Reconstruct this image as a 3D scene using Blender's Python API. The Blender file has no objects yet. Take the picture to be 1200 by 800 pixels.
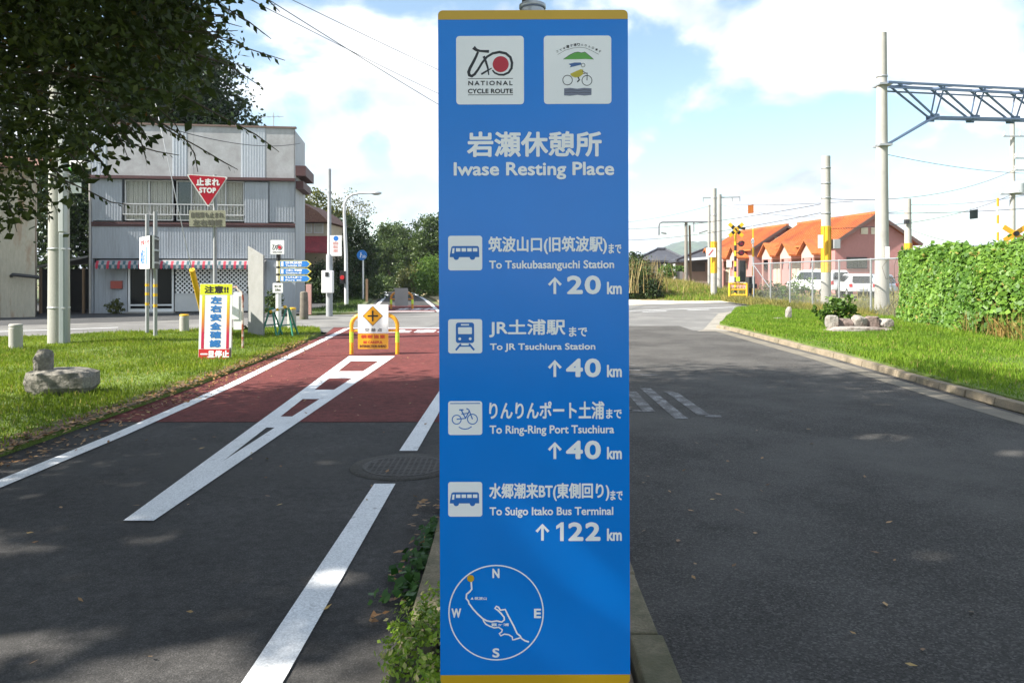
import bpy, math, random, os
import numpy as np
from mathutils import Vector, Matrix

R = math.radians
SC = bpy.context.scene
COL = SC.collection
random.seed(7)
RNG = np.random.default_rng(7)

# ---------------------------------------------------------------- camera
EYE, F = 1.55, 900.0          # eye height; focal length in pixels of a 1200 px wide frame
HX, HY = 600.0, 320.0         # where the level axis meets that frame
cam = bpy.data.cameras.new('camera')
cam_o = bpy.data.objects.new('camera', cam)
COL.objects.link(cam_o)
cam_o.location = (0, 0, EYE)
cam_o.rotation_euler = (R(90), 0, 0)
cam.sensor_width = 36
cam.lens = 27
cam.shift_y = -80 / 1200
cam.clip_start = 0.05
cam.clip_end = 9000
SC.camera = cam_o

# ---------------------------------------------------------------- light
SUN_TO = Vector((-0.95, -0.31, 0)).normalized()
SUN_EL = R(41)
world = bpy.data.worlds.new('World')
SC.world = world
world.use_nodes = True
nt = world.node_tree
N, Lk = nt.nodes, nt.links
bg = N['Background']
sky = N.new('ShaderNodeTexSky')
sky.sky_type = 'NISHITA'
sky.sun_disc = False
sky.sun_elevation = SUN_EL
sky.sun_rotation = math.atan2(SUN_TO.x, SUN_TO.y)
sky.air_density = 1.0
sky.dust_density = 0.5
tc = N.new('ShaderNodeTexCoord')
sep = N.new('ShaderNodeSeparateXYZ')
Lk.new(tc.outputs['Generated'], sep.inputs[0])
addz = N.new('ShaderNodeMath'); addz.operation = 'ADD'; addz.inputs[1].default_value = 0.5
mx = N.new('ShaderNodeMath'); mx.operation = 'MAXIMUM'; mx.inputs[1].default_value = 0.0
Lk.new(sep.outputs['Z'], mx.inputs[0]); Lk.new(mx.outputs[0], addz.inputs[0])
dx = N.new('ShaderNodeMath'); dx.operation = 'DIVIDE'
dy = N.new('ShaderNodeMath'); dy.operation = 'DIVIDE'
Lk.new(sep.outputs['X'], dx.inputs[0]); Lk.new(addz.outputs[0], dx.inputs[1])
Lk.new(sep.outputs['Y'], dy.inputs[0]); Lk.new(addz.outputs[0], dy.inputs[1])
SKYZ = 1.3
cmb = N.new('ShaderNodeCombineXYZ')
Lk.new(dx.outputs[0], cmb.inputs['X']); Lk.new(dy.outputs[0], cmb.inputs['Y'])
cmb.inputs['Z'].default_value = SKYZ
nz = N.new('ShaderNodeTexNoise')
nz.inputs['Scale'].default_value = 3.3
nz.inputs['Detail'].default_value = 9
nz.inputs['Roughness'].default_value = 0.5
nz.inputs['Distortion'].default_value = 0.25
Lk.new(cmb.outputs[0], nz.inputs['Vector'])
cr = N.new('ShaderNodeValToRGB')
cr.color_ramp.elements[0].position = 0.465
cr.color_ramp.elements[1].position = 0.565
cr.color_ramp.interpolation = 'EASE'
Lk.new(nz.outputs['Fac'], cr.inputs['Fac'])
nz2 = N.new('ShaderNodeTexNoise')
nz2.inputs['Scale'].default_value = 5.0
nz2.inputs['Detail'].default_value = 8
Lk.new(cmb.outputs[0], nz2.inputs['Vector'])
cc = N.new('ShaderNodeValToRGB')
cc.color_ramp.elements[0].position = 0.34
cc.color_ramp.elements[0].color = (4.3, 4.9, 5.8, 1)
cc.color_ramp.elements[1].position = 0.6
cc.color_ramp.elements[1].color = (8.3, 8.4, 8.5, 1)
Lk.new(nz2.outputs['Fac'], cc.inputs['Fac'])
skb = N.new('ShaderNodeMix'); skb.data_type = 'RGBA'; skb.blend_type = 'MULTIPLY'
skb.inputs['Factor'].default_value = 1.0
skb.inputs['B'].default_value = (1.36, 1.40, 1.30, 1)
Lk.new(sky.outputs[0], skb.inputs['A'])
mixc = N.new('ShaderNodeMix'); mixc.data_type = 'RGBA'
Lk.new(cr.outputs['Color'], mixc.inputs['Factor'])
Lk.new(skb.outputs['Result'], mixc.inputs['A'])
Lk.new(cc.outputs['Color'], mixc.inputs['B'])
Lk.new(mixc.outputs['Result'], bg.inputs['Color'])
bg.inputs['Strength'].default_value = 0.07

sun = bpy.data.lights.new('sun', 'SUN')
sun.energy = 5.0
sun.angle = R(0.55)
sun.color = (1.0, 0.945, 0.86)
sun_o = bpy.data.objects.new('sun', sun)
COL.objects.link(sun_o)
d = Vector((SUN_TO.x * math.cos(SUN_EL), SUN_TO.y * math.cos(SUN_EL), math.sin(SUN_EL)))
sun_o.rotation_euler = d.to_track_quat('Z', 'Y').to_euler()
sun_o.location = (0, 0, 60)

SC.view_settings.view_transform = 'Standard'
SC.view_settings.look = 'None'
SC.view_settings.gamma = 1
SC.view_settings.exposure = 1.38
SC.cycles.max_bounces = 8
SC.cycles.transparent_max_bounces = 16
SC.cycles.use_adaptive_sampling = True

# ---------------------------------------------------------------- helpers
def gp(x, y, z=0.0):
    """ground point seen at a frame position (1200x800)"""
    Y = F * (EYE - z) / (y - HY)
    return Vector(((x - HX) / F * Y, Y, z))

def at(x, y, Y):
    return Vector(((x - HX) / F * Y, Y, EYE - (y - HY) / F * Y))

def Xat(x, Y): return (x - HX) / F * Y
def Zat(y, Y): return EYE - (y - HY) / F * Y

def plane(o, u, v):
    u, v = Vector(u).normalized(), Vector(v).normalized()
    return (Vector(o), u, v, u.cross(v).normalized())

# --- materials
MATS = {}
def mat(name, col, rough=0.7, var=0.12, scale=3.0, metal=0.0, bump=0.0, bscale=40.0, col2=None, spec=0.5, stain=None, stain_scale=1.2,
        stain_pos=(0.5, 0.62), stretch=(1, 1, 1), fine=0.0, fscale=200.0, coat=0.0, speck=None):
    if name in MATS: return MATS[name]
    m = bpy.data.materials.new(name)
    m.use_nodes = True
    n, l = m.node_tree.nodes, m.node_tree.links
    p = n['Principled BSDF']
    p.inputs['Roughness'].default_value = rough
    p.inputs['Metallic'].default_value = metal
    p.inputs['Specular IOR Level'].default_value = spec
    p.inputs['Coat Weight'].default_value = coat
    tcn = n.new('ShaderNodeTexCoord')
    mp = n.new('ShaderNodeMapping')
    mp.inputs['Scale'].default_value = stretch
    l.new(tcn.outputs['Object'], mp.inputs['Vector'])
    vec = mp.outputs['Vector']
    def noise(s, det=6, ro=0.6):
        t = n.new('ShaderNodeTexNoise')
        t.inputs['Scale'].default_value = s
        t.inputs['Detail'].default_value = det
        t.inputs['Roughness'].default_value = ro
        l.new(vec, t.inputs['Vector'])
        return t.outputs['Fac']
    def ramp(fac, a, b, p0=0.3, p1=0.7):
        r = n.new('ShaderNodeValToRGB')
        r.color_ramp.elements[0].position = p0
        r.color_ramp.elements[1].position = p1
        r.color_ramp.elements[0].color = (*a, 1)
        r.color_ramp.elements[1].color = (*b, 1)
        l.new(fac, r.inputs['Fac'])
        return r.outputs['Color']
    a = tuple(max(0, c * (1 - var)) for c in col)
    b = tuple(min(1, c * (1 + var)) for c in (col2 or col))
    c = ramp(noise(scale), a, b)
    if fine:
        f = ramp(noise(fscale, 3, 0.7), (1 - fine,) * 3, (1 + fine,) * 3, 0.35, 0.65)
        mm = n.new('ShaderNodeMix'); mm.data_type = 'RGBA'; mm.blend_type = 'MULTIPLY'
        mm.inputs['Factor'].default_value = 1
        l.new(c, mm.inputs['A']); l.new(f, mm.inputs['B'])
        c = mm.outputs['Result']
    if speck:
        vo = n.new('ShaderNodeTexVoronoi'); vo.inputs['Scale'].default_value = speck[0]
        l.new(vec, vo.inputs['Vector'])
        sx = n.new('ShaderNodeSeparateColor'); l.new(vo.outputs['Color'], sx.inputs[0])
        rr = n.new('ShaderNodeValToRGB')
        rr.color_ramp.elements[0].position = .15; rr.color_ramp.elements[0].color = (speck[1],) * 3 + (1,)
        rr.color_ramp.elements[1].position = 1.0; rr.color_ramp.elements[1].color = (speck[2],) * 3 + (1,)
        e_m = rr.color_ramp.elements.new(.75); e_m.color = (1, 1, 1, 1)
        l.new(sx.outputs[0], rr.inputs['Fac'])
        mm = n.new('ShaderNodeMix'); mm.data_type = 'RGBA'; mm.blend_type = 'MULTIPLY'; mm.inputs['Factor'].default_value = 1
        l.new(c, mm.inputs['A']); l.new(rr.outputs['Color'], mm.inputs['B'])
        c = mm.outputs['Result']
    if stain:
        mm = n.new('ShaderNodeMix'); mm.data_type = 'RGBA'
        sf = ramp(noise(stain_scale, 8, 0.65), (0, 0, 0), (1, 1, 1), *stain_pos)
        l.new(sf, mm.inputs['Factor'])
        l.new(c, mm.inputs['A'])
        mm.inputs['B'].default_value = (*stain, 1)
        c = mm.outputs['Result']
    l.new(c, p.inputs['Base Color'])
    if bump:
        bn = n.new('ShaderNodeBump')
        bn.inputs['Strength'].default_value = bump
        bn.inputs['Distance'].default_value = 0.02
        l.new(noise(bscale, 5, 0.65), bn.inputs['Height'])
        l.new(bn.outputs['Normal'], p.inputs['Normal'])
    MATS[name] = m
    return m

def leaf_mat(name, dark, light, trans=0.35, rough=0.5, odd=None, odd_at=0.97, spec=0.35):
    if name in MATS: return MATS[name]
    m = bpy.data.materials.new(name)
    m.use_nodes = True
    n, l = m.node_tree.nodes, m.node_tree.links
    p = n['Principled BSDF']
    p.inputs['Roughness'].default_value = rough
    p.inputs['Specular IOR Level'].default_value = spec
    g = n.new('ShaderNodeNewGeometry')
    r = n.new('ShaderNodeValToRGB')
    e = r.color_ramp.elements
    e[0].position = 0.0; e[0].color = (*dark, 1)
    e[1].position = 0.93; e[1].color = (*light, 1)
    if odd:
        e1 = r.color_ramp.elements.new(odd_at); e1.color = (*light, 1)
        e2 = r.color_ramp.elements.new(min(1, odd_at + 0.003)); e2.color = (*odd, 1)
    l.new(g.outputs['Random Per Island'], r.inputs['Fac'])
    tcn = n.new('ShaderNodeTexCoord')
    t = n.new('ShaderNodeTexNoise'); t.inputs['Scale'].default_value = 0.9; t.inputs['Detail'].default_value = 3
    l.new(tcn.outputs['Object'], t.inputs['Vector'])
    r2 = n.new('ShaderNodeValToRGB')
    r2.color_ramp.elements[0].position = 0.35; r2.color_ramp.elements[0].color = (0.72, 0.78, 0.7, 1)
    r2.color_ramp.elements[1].position = 0.65; r2.color_ramp.elements[1].color = (1.2, 1.12, 0.95, 1)
    l.new(t.outputs['Fac'], r2.inputs['Fac'])
    mm = n.new('ShaderNodeMix'); mm.data_type = 'RGBA'; mm.blend_type = 'MULTIPLY'; mm.inputs['Factor'].default_value = 1
    l.new(r.outputs['Color'], mm.inputs['A']); l.new(r2.outputs['Color'], mm.inputs['B'])
    l.new(mm.outputs['Result'], p.inputs['Base Color'])
    tr = n.new('ShaderNodeBsdfTranslucent')
    l.new(mm.outputs['Result'], tr.inputs['Color'])
    mx_ = n.new('ShaderNodeMixShader'); mx_.inputs[0].default_value = trans
    l.new(p.outputs[0], mx_.inputs[1]); l.new(tr.outputs[0], mx_.inputs[2])
    l.new(mx_.outputs[0], n['Material Output'].inputs['Surface'])
    MATS[name] = m
    return m

# --- text outlines (Blender's built-in font)
_TXT = {}
def glyphs(s, spacing=1.0):
    k = (s, spacing)
    if k in _TXT: return _TXT[k]
    cu = bpy.data.curves.new('txt', 'FONT')
    cu.body = s
    cu.size = 1.0
    cu.space_character = spacing
    cu.resolution_u = 4
    o = bpy.data.objects.new('txt', cu)
    COL.objects.link(o)
    dg = bpy.context.evaluated_depsgraph_get()
    me = bpy.data.meshes.new_from_object(o.evaluated_get(dg))
    vs = [(v.co.x, v.co.y) for v in me.vertices]
    fs = [tuple(p.vertices) for p in me.polygons]
    bpy.data.objects.remove(o)
    bpy.data.curves.remove(cu)
    bpy.data.meshes.remove(me)
    _TXT[k] = (vs, fs)
    return _TXT[k]

class MB:
    def __init__(s):
        s.v, s.f, s.m, s.mi, s.sm = [], [], [], 0, []
        s.smooth = False
    def add(s, vs, fs):
        b = len(s.v)
        s.v.extend(Vector(v) for v in vs)
        for f in fs:
            s.f.append(tuple(i + b for i in f)); s.m.append(s.mi); s.sm.append(s.smooth)
        return s
    def box(s, x0, x1, y0, y1, z0, z1):
        vs = [(x0, y0, z0), (x1, y0, z0), (x1, y1, z0), (x0, y1, z0), (x0, y0, z1), (x1, y0, z1), (x1, y1, z1), (x0, y1, z1)]
        return s.add(vs, [(3, 2, 1, 0), (4, 5, 6, 7), (0, 1, 5, 4), (1, 2, 6, 5), (2, 3, 7, 6), (3, 0, 4, 7)])
    def obox(s, c, sx, sy, sz, rz=0.0, ry=0.0, rx=0.0):
        M = Matrix.Rotation(rz, 3, 'Z') @ Matrix.Rotation(ry, 3, 'Y') @ Matrix.Rotation(rx, 3, 'X')
        c = Vector(c)
        vs = [c + M @ Vector((a * sx / 2, b * sy / 2, e * sz / 2)) for e in (-1, 1) for a, b in ((-1, -1), (1, -1), (1, 1), (-1, 1))]
        return s.add(vs, [(3, 2, 1, 0), (4, 5, 6, 7), (0, 1, 5, 4), (1, 2, 6, 5), (2, 3, 7, 6), (3, 0, 4, 7)])
    def beam(s, p0, p1, w, h=None):
        """a square bar between two points"""
        h = h or w
        p0, p1 = Vector(p0), Vector(p1)
        a = (p1 - p0).normalized()
        up = Vector((0, 0, 1)) if abs(a.z) < 0.95 else Vector((0, 1, 0))
        u = a.cross(up).normalized(); v = u.cross(a).normalized()
        vs = [p + u * (i * w / 2) + v * (j * h / 2) for p in (p0, p1) for i, j in ((-1, -1), (1, -1), (1, 1), (-1, 1))]
        return s.add(vs, [(3, 2, 1, 0), (4, 5, 6, 7), (0, 1, 5, 4), (1, 2, 6, 5), (2, 3, 7, 6), (3, 0, 4, 7)])
    def cyl(s, p0, p1, r0, r1=None, n=14, caps=True):
        r1 = r0 if r1 is None else r1
        return s.tube([p0, p1], [r0, r1], n, caps)
    def tube(s, pts, r, n=8, caps=True):
        pts = [Vector(p) for p in pts]
        rr = r if isinstance(r, (list, tuple)) else [r] * len(pts)
        t0 = (pts[1] - pts[0]).normalized()
        ref = Vector((0, 0, 1)) if abs(t0.z) < 0.9 else Vector((0, 1, 0))
        u = t0.cross(ref).normalized()
        vs, fs = [], []
        for i, p in enumerate(pts):
            if i == 0: t = t0
            elif i == len(pts) - 1: t = (pts[-1] - pts[-2]).normalized()
            else: t = ((pts[i + 1] - p).normalized() + (p - pts[i - 1]).normalized()).normalized()
            u = (u - t * u.dot(t)).normalized()
            w = t.cross(u)
            for k in range(n):
                a = 2 * math.pi * k / n
                vs.append(p + (u * math.cos(a) + w * math.sin(a)) * rr[i])
        for i in range(len(pts) - 1):
            for k in range(n):
                a, b = i * n + k, i * n + (k + 1) % n
                fs.append((a, b, b + n, a + n))
        sm = s.smooth; s.smooth = True
        s.add(vs, fs)
        s.smooth = False
        if caps:
            s.add(vs[:n], [tuple(range(n))[::-1]]); s.add(vs[-n:], [tuple(range(n))])
        s.smooth = sm
        return s
    def lathe(s, o, prof, n=20):
        """profile [(r, z)] about a vertical axis"""
        o = Vector(o)
        vs, fs = [], []
        for r, z in prof:
            for k in range(n):
                a = 2 * math.pi * k / n
                vs.append(o + Vector((r * math.cos(a), r * math.sin(a), z)))
        for i in range(len(prof) - 1):
            for k in range(n):
                a, b = i * n + k, i * n + (k + 1) % n
                fs.append((a, b, b + n, a + n))
        sm = s.smooth; s.smooth = True
        s.add(vs, fs)
        s.smooth = sm
        s.add(vs[-n:], [tuple(range(n))])
        return s
    def ball(s, c, r, n=12, m=8, sq=(1, 1, 1)):
        c = Vector(c)
        vs, fs = [], []
        for i in range(m + 1):
            th = math.pi * i / m
            for k in range(n):
                a = 2 * math.pi * k / n
                vs.append(c + Vector((math.sin(th) * math.cos(a) * r * sq[0], math.sin(th) * math.sin(a) * r * sq[1], math.cos(th) * r * sq[2])))
        for i in range(m):
            for k in range(n):
                a, b = i * n + k, i * n + (k + 1) % n
                fs.append((a + n, b + n, b, a))
        sm = s.smooth; s.smooth = True
        s.add(vs, fs); s.smooth = sm
        return s
    def flat(s, pts, pl, lift=0.0):
        o, u, v, n = pl
        return s.add([o + u * a + v * b + n * lift for a, b in pts], [tuple(range(len(pts)))])
    def prism(s, pts, pl, t0, t1):
        """polygon (counter-clockwise in u,v) extruded along the plane normal from t0 to t1"""
        o, u, v, n = pl
        k = len(pts)
        vs = [o + u * a + v * b + n * t for t in (t0, t1) for a, b in pts]
        fs = [tuple(range(k))[::-1], tuple(range(k, 2 * k))]
        fs += [(i, (i + 1) % k, k + (i + 1) % k, k + i) for i in range(k)]
        return s.add(vs, fs)
    def ribbon(s, pts, w, pl, lift=0.0, closed=False):
        o, u, v, n = pl
        P = [Vector((a, b)) for a, b in pts]
        k = len(P)
        out = []
        for i in range(k):
            a = P[i - 1] if (i > 0 or closed) else None
            b = P[(i + 1) % k] if (i < k - 1 or closed) else None
            t = Vector((0, 0))
            if a is not None: t += (P[i] - a).normalized()
            if b is not None: t += (b - P[i]).normalized()
            t = t.normalized() if t.length > 1e-6 else (P[i] - a).normalized()
            q = Vector((-t.y, t.x))
            ww = w[i] if isinstance(w, (list, tuple)) else w
            out += [P[i] + q * ww / 2, P[i] - q * ww / 2]
        vs = [o + u * p.x + v * p.y + n * lift for p in out]
        fs = [(2 * i, 2 * i + 1, (2 * i + 3) % (2 * k), (2 * i + 2) % (2 * k)) for i in range(k if closed else k - 1)]
        return s.add(vs, fs)
    def text(s, body, rect, pl, lift=0.0, bold=0.0, spacing=1.0, nb=8, step=0.00005):
        """letters fitted into rect (u0, v0, u1, v1) on a plane; bold widens the strokes by that many metres"""
        vs, fs = glyphs(body, spacing)
        xs = [a for a, _ in vs]; ys = [b for _, b in vs]
        x0, x1, y0, y1 = min(xs), max(xs), min(ys), max(ys)
        u0, v0, u1, v1 = rect
        u0 += bold; v0 += bold; u1 -= bold; v1 -= bold
        kx = (u1 - u0) / max(1e-6, x1 - x0); ky = (v1 - v0) / max(1e-6, y1 - y0)
        o, u, v, n = pl
        offs = [(0, 0)]
        if bold: offs += [(bold * math.cos(2 * math.pi * i / nb), bold * math.sin(2 * math.pi * i / nb)) for i in range(nb)]
        for i, (ox, oy) in enumerate(offs):
            s.add([o + u * (u0 + (a - x0) * kx + ox) + v * (v0 + (b - y0) * ky + oy) + n * (lift + i * step) for a, b in vs], fs)
        return s

def rrect(x0, y0, x1, y1, r, n=5):
    out = []
    for cx, cy, a0 in ((x1 - r, y0 + r, -90), (x1 - r, y1 - r, 0), (x0 + r, y1 - r, 90), (x0 + r, y0 + r, 180)):
        for i in range(n + 1):
            a = R(a0 + 90 * i / n)
            out.append((cx + r * math.cos(a), cy + r * math.sin(a)))
    return out

def circ(cx, cy, r, n=32): return [(cx + r * math.cos(2 * math.pi * i / n), cy + r * math.sin(2 * math.pi * i / n)) for i in range(n)]

def tag(o, label=None, cat=None, group=None, kind=None):
    if label: o['label'] = label
    if cat: o['category'] = cat
    if group: o['group'] = group
    if kind: o['kind'] = kind
    return o

def thing(name, label, cat, loc=(0, 0, 0), rotz=0.0, group=None):
    o = bpy.data.objects.new(name, None)
    o.empty_display_size = 0.1
    COL.objects.link(o)
    o.location = loc
    o.rotation_euler = (0, 0, rotz)
    return tag(o, label, cat, group)

def root_of(o):
    while o.parent: o = o.parent
    return o

def finish(name, me, mats, parent=None, bevel=0.0):
    for m in (mats if isinstance(mats, (list, tuple)) else [mats]): me.materials.append(m)
    o = bpy.data.objects.new(name, me)
    COL.objects.link(o)
    if parent: o.parent = parent
    if bevel:
        b = o.modifiers.new('bevel', 'BEVEL'); b.width = bevel; b.segments = 2; b.limit_method = 'ANGLE'; b.angle_limit = R(40)
    return o

def obj(name, mb, mats, parent=None, local=False, bevel=0.0):
    """one mesh object; world coordinates unless local (then the coordinates of the parent thing)"""
    vs = mb.v
    off = None
    if parent:
        if not local:
            rt = root_of(parent)
            M = (Matrix.Translation(rt.location) @ rt.rotation_euler.to_matrix().to_4x4()).inverted()
            vs = [M @ v for v in vs]
    else:
        xs = [v.x for v in vs]; ys = [v.y for v in vs]; zs = [v.z for v in vs]
        off = Vector(((min(xs) + max(xs)) / 2, (min(ys) + max(ys)) / 2, min(zs)))
        vs = [v - off for v in vs]
    me = bpy.data.meshes.new(name)
    me.from_pydata([tuple(v) for v in vs], [], mb.f)
    me.polygons.foreach_set('material_index', mb.m)
    me.polygons.foreach_set('use_smooth', mb.sm)
    me.update()
    o = finish(name, me, mats, parent, bevel)
    if off is not None: o.location = off
    return o

def mesh_np(name, V, Fa, mats, parent=None, base=None, smooth=False):
    """a mesh from arrays (world coordinates); base = where its origin sits when it is top level"""
    V = np.asarray(V, dtype=np.float64)
    if parent is not None:
        V = V - np.array(root_of(parent).location)
    elif base is not None:
        V = V - np.array(base)
    Fa = np.asarray(Fa, dtype=np.int32)
    k = Fa.shape[1]
    me = bpy.data.meshes.new(name)
    me.vertices.add(len(V)); me.vertices.foreach_set('co', V.astype(np.float32).ravel())
    me.loops.add(Fa.size); me.loops.foreach_set('vertex_index', Fa.ravel())
    me.polygons.add(len(Fa))
    me.polygons.foreach_set('loop_start', np.arange(0, Fa.size, k, dtype=np.int32))
    me.polygons.foreach_set('loop_total', np.full(len(Fa), k, dtype=np.int32))
    me.polygons.foreach_set('use_smooth', np.full(len(Fa), smooth))
    me.update(); me.validate()
    o = finish(name, me, mats, parent)
    if parent is None and base is not None: o.location = base
    return o

def struct(name, mb, mats, bevel=0.0, label=None):
    o = obj(name, mb, mats, bevel=bevel)
    o['kind'] = 'structure'
    if label: o['label'] = label
    return o

def sheet(name, pts, z, mats):
    mb = MB()
    mb.add([(a, b, z) for a, b in pts], [tuple(range(len(pts)))])
    o = struct(name, mb, mats)
    if o.data.polygons[0].normal.z < 0: o.data.flip_normals()
    return o

def unit(a): return a / np.maximum(1e-9, np.linalg.norm(a, axis=1, keepdims=True))

def leaves(P, L, wr=0.5, droop=0.2, flat=0.0, rng=RNG, var=0.35):
    """diamond leaves at the points P; returns vertices and quads"""
    n = len(P)
    dirs = rng.normal(size=(n, 3)); dirs[:, 2] = dirs[:, 2] * (1 - flat * 0.6) - droop
    dirs = unit(dirs)
    nr = rng.normal(size=(n, 3)); nr[:, 2] += flat * 3
    w = unit(np.cross(dirs, nr))
    l = (L * (1 + var * rng.uniform(-1, 1, n)))[:, None]
    V = np.stack([P - dirs * l / 2, P + w * l * wr / 2 - dirs * l * .05, P + dirs * l / 2, P - w * l * wr / 2 - dirs * l * .05], 1).reshape(-1, 3)
    return V, np.arange(4 * n).reshape(n, 4)

def clump_points(centres, radii, counts, rng=RNG):
    out = []
    for c, r, k in zip(centres, radii, counts):
        q = rng.normal(size=(k, 3)) * np.array(r) * 0.5
        out.append(q + np.array(c))
    return np.concatenate(out)

def ellipsoid(c, r, n, rng=RNG, outer=0.45):
    q = unit(rng.normal(size=(n, 3)))
    rad = rng.uniform(0.0, 1.0, n) ** outer
    return np.array(c) + q * rad[:, None] * np.array(r)

def blades(P, H, W, lean=0.45, rng=RNG):
    n = len(P)
    a = rng.uniform(0, 2 * math.pi, n)
    h = H * rng.uniform(0.45, 1.25, n)
    side = np.stack([np.cos(a), np.sin(a), np.zeros(n)], 1) * (W * rng.uniform(.6, 1.3, n))[:, None]
    b = rng.uniform(0, 2 * math.pi, n)
    k = rng.uniform(0, lean, n) * h
    tip = P + np.stack([np.cos(b) * k, np.sin(b) * k, h * np.sqrt(np.maximum(.2, 1 - (k / h) ** 2))], 1)
    mid = P + (tip - P) * 0.55 + np.array([0, 0, 1]) * (h * .10)[:, None]
    V = np.stack([P - side / 2, P + side / 2, mid + side * .35, tip, mid - side * .35], 1).reshape(-1, 3)
    return V, np.arange(5 * n).reshape(n, 5)

def inside(poly, x, y):
    c = np.zeros(len(x), bool)
    j = len(poly) - 1
    for i in range(len(poly)):
        xi, yi = poly[i]; xj, yj = poly[j]
        if yi != yj:
            t = ((yi > y) != (yj > y)) & (x < (xj - xi) * (y - yi) / (yj - yi) + xi)
            c ^= t
        j = i
    return c

def scatter(poly, n, box, rng=RNG, tooth=None):
    x = rng.uniform(box[0], box[1], n); y = rng.uniform(box[2], box[3], n)
    k = inside(poly, x, y)
    return x[k], y[k]

# ---------------------------------------------------------------- materials
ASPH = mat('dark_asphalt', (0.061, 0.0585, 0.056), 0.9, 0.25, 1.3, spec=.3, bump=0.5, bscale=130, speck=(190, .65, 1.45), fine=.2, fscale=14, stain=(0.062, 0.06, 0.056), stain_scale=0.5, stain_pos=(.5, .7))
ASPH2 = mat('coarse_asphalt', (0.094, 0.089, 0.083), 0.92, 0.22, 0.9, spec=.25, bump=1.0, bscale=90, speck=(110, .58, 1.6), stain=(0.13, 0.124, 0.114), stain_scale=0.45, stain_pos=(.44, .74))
ASPH3 = mat('worn_asphalt', (0.15, 0.146, 0.138), 0.9, 0.16, 0.8, bump=0.4, bscale=90, fine=0.25, fscale=90, stain=(0.2, 0.195, 0.18), stain_scale=0.4)
FORE = mat('forecourt_asphalt', (0.06, 0.06, 0.06), 0.9, 0.2, 1.0, bump=0.3, bscale=90, fine=0.3)
REDP = mat('red_path_paving', (0.145, 0.038, 0.034), 0.9, 0.2, 1.1, spec=.25, bump=0.5, bscale=120, fine=0.25, fscale=9, speck=(150, .7, 1.35), stain=(0.105, 0.036, 0.033), stain_scale=0.7, stain_pos=(.5, .8))
WHITE = mat('road_paint', (0.74, 0.75, 0.75), 0.75, 0.08, 2.0, fine=0.10, fscale=120, speck=(120, .8, 1.05), stain=(0.25, 0.245, 0.24), stain_scale=5.5, stain_pos=(.60, .72))
WORNW = mat('worn_road_paint', (0.26, 0.26, 0.26), 0.9, 0.25, 3, fine=0.5, fscale=90, speck=(60, .5, 1.2), stain=(0.095, 0.09, 0.085), stain_scale=5, stain_pos=(.42, .54))
EARTH = mat('earth', (0.17, 0.12, 0.075), 0.95, 0.3, 2.5, bump=0.6, bscale=40, fine=0.3, fscale=70)
LAWN = mat('lawn_soil', (0.11, 0.16, 0.025), 0.95, 0.3, 1.2, bump=0.8, bscale=60, fine=0.4, fscale=60, stain=(0.15, 0.13, 0.06), stain_scale=0.9, stain_pos=(.62, .76))
FARG = mat('far_ground', (0.11, 0.13, 0.04), 0.95, 0.3, 0.05, stain=(0.22, 0.19, 0.1), stain_scale=0.03, fine=.2, fscale=.5)
CONC = mat('concrete', (0.36, 0.345, 0.31), 0.88, 0.14, 2.5, bump=0.25, bscale=60, fine=0.14, fscale=120, stain=(0.2, 0.19, 0.165), stain_scale=1.6, stain_pos=(.55, .75))
CONCP = mat('pole_concrete', (0.38, 0.365, 0.33), 0.85, 0.1, 1.5, bump=0.15, bscale=80, fine=0.08, fscale=90, stain=(0.25, 0.235, 0.21), stain_scale=1.2, stain_pos=(.55, .8))
KERB = mat('kerb_concrete', (0.235, 0.19, 0.13), 0.92, 0.2, 3, bump=0.4, bscale=70, fine=0.22, fscale=90, stain=(0.11, 0.10, 0.06), stain_scale=2.2, stain_pos=(.5, .68))
KERB2 = mat('olive_kerb', (0.19, 0.155, 0.10), 0.92, 0.25, 3, bump=0.5, bscale=70, fine=0.3, fscale=90, stain=(0.09, 0.085, 0.045), stain_scale=2.6, stain_pos=(.45, .65))  # darker, more olive copy of the kerb concrete
DIRT = mat('pale_gravel', (0.55, 0.5, 0.4), 0.95, 0.15, 1.5, bump=0.4, bscale=40, fine=0.15, fscale=40)
STEEL = mat('galvanised_steel', (0.42, 0.43, 0.44), 0.45, 0.1, 4, metal=0.6, fine=0.06)
GREYP = mat('grey_paint', (0.3, 0.31, 0.32), 0.5, 0.1, 4)
DARK = mat('dark_metal', (0.03, 0.03, 0.032), 0.5, 0.2, 5)
WHP = mat('white_paint', (0.78, 0.78, 0.77), 0.45, 0.05, 3, fine=0.03)
YEL = mat('yellow_paint', (0.78, 0.44, 0.02), 0.45, 0.1, 5)
ORG = mat('orange_yellow_paint', (0.80, 0.36, 0.015), 0.4, 0.08, 5)
BLK = mat('black_paint', (0.015, 0.015, 0.016), 0.5, 0.1, 5)
RED = mat('red_paint', (0.55, 0.02, 0.025), 0.5, 0.08, 4)
SIGNRED = mat('sign_red', (0.50, 0.018, 0.04), 0.42, 0.06, 4)
BLUE = mat('blue_film', (0.012, 0.15, 0.52), 0.5, 0.04, 2)
LIME = mat('lime_reflector', (0.55, 0.72, 0.05), 0.4, 0.05, 5)
GRN = mat('green_paint', (0.02, 0.19, 0.12), 0.45, 0.1, 5)
BARK = mat('bark', (0.09, 0.07, 0.05), 0.95, 0.35, 6, bump=0.9, bscale=25, stretch=(1, 1, .25))
GLASS = mat('window_glass', (0.02, 0.023, 0.025), 0.06, 0.1, 2, spec=0.8)
WOOD = mat('weathered_wood', (0.2, 0.13, 0.075), 0.85, 0.25, 3, stretch=(4, 4, .4))

# ================================================================ SETTING
def nY(X): return 20.2 + .65 * (X + 9.1)      # near edge of the cross street
def fY(X): return 24.0 + .68 * (X + 13)       # far edge

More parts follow.
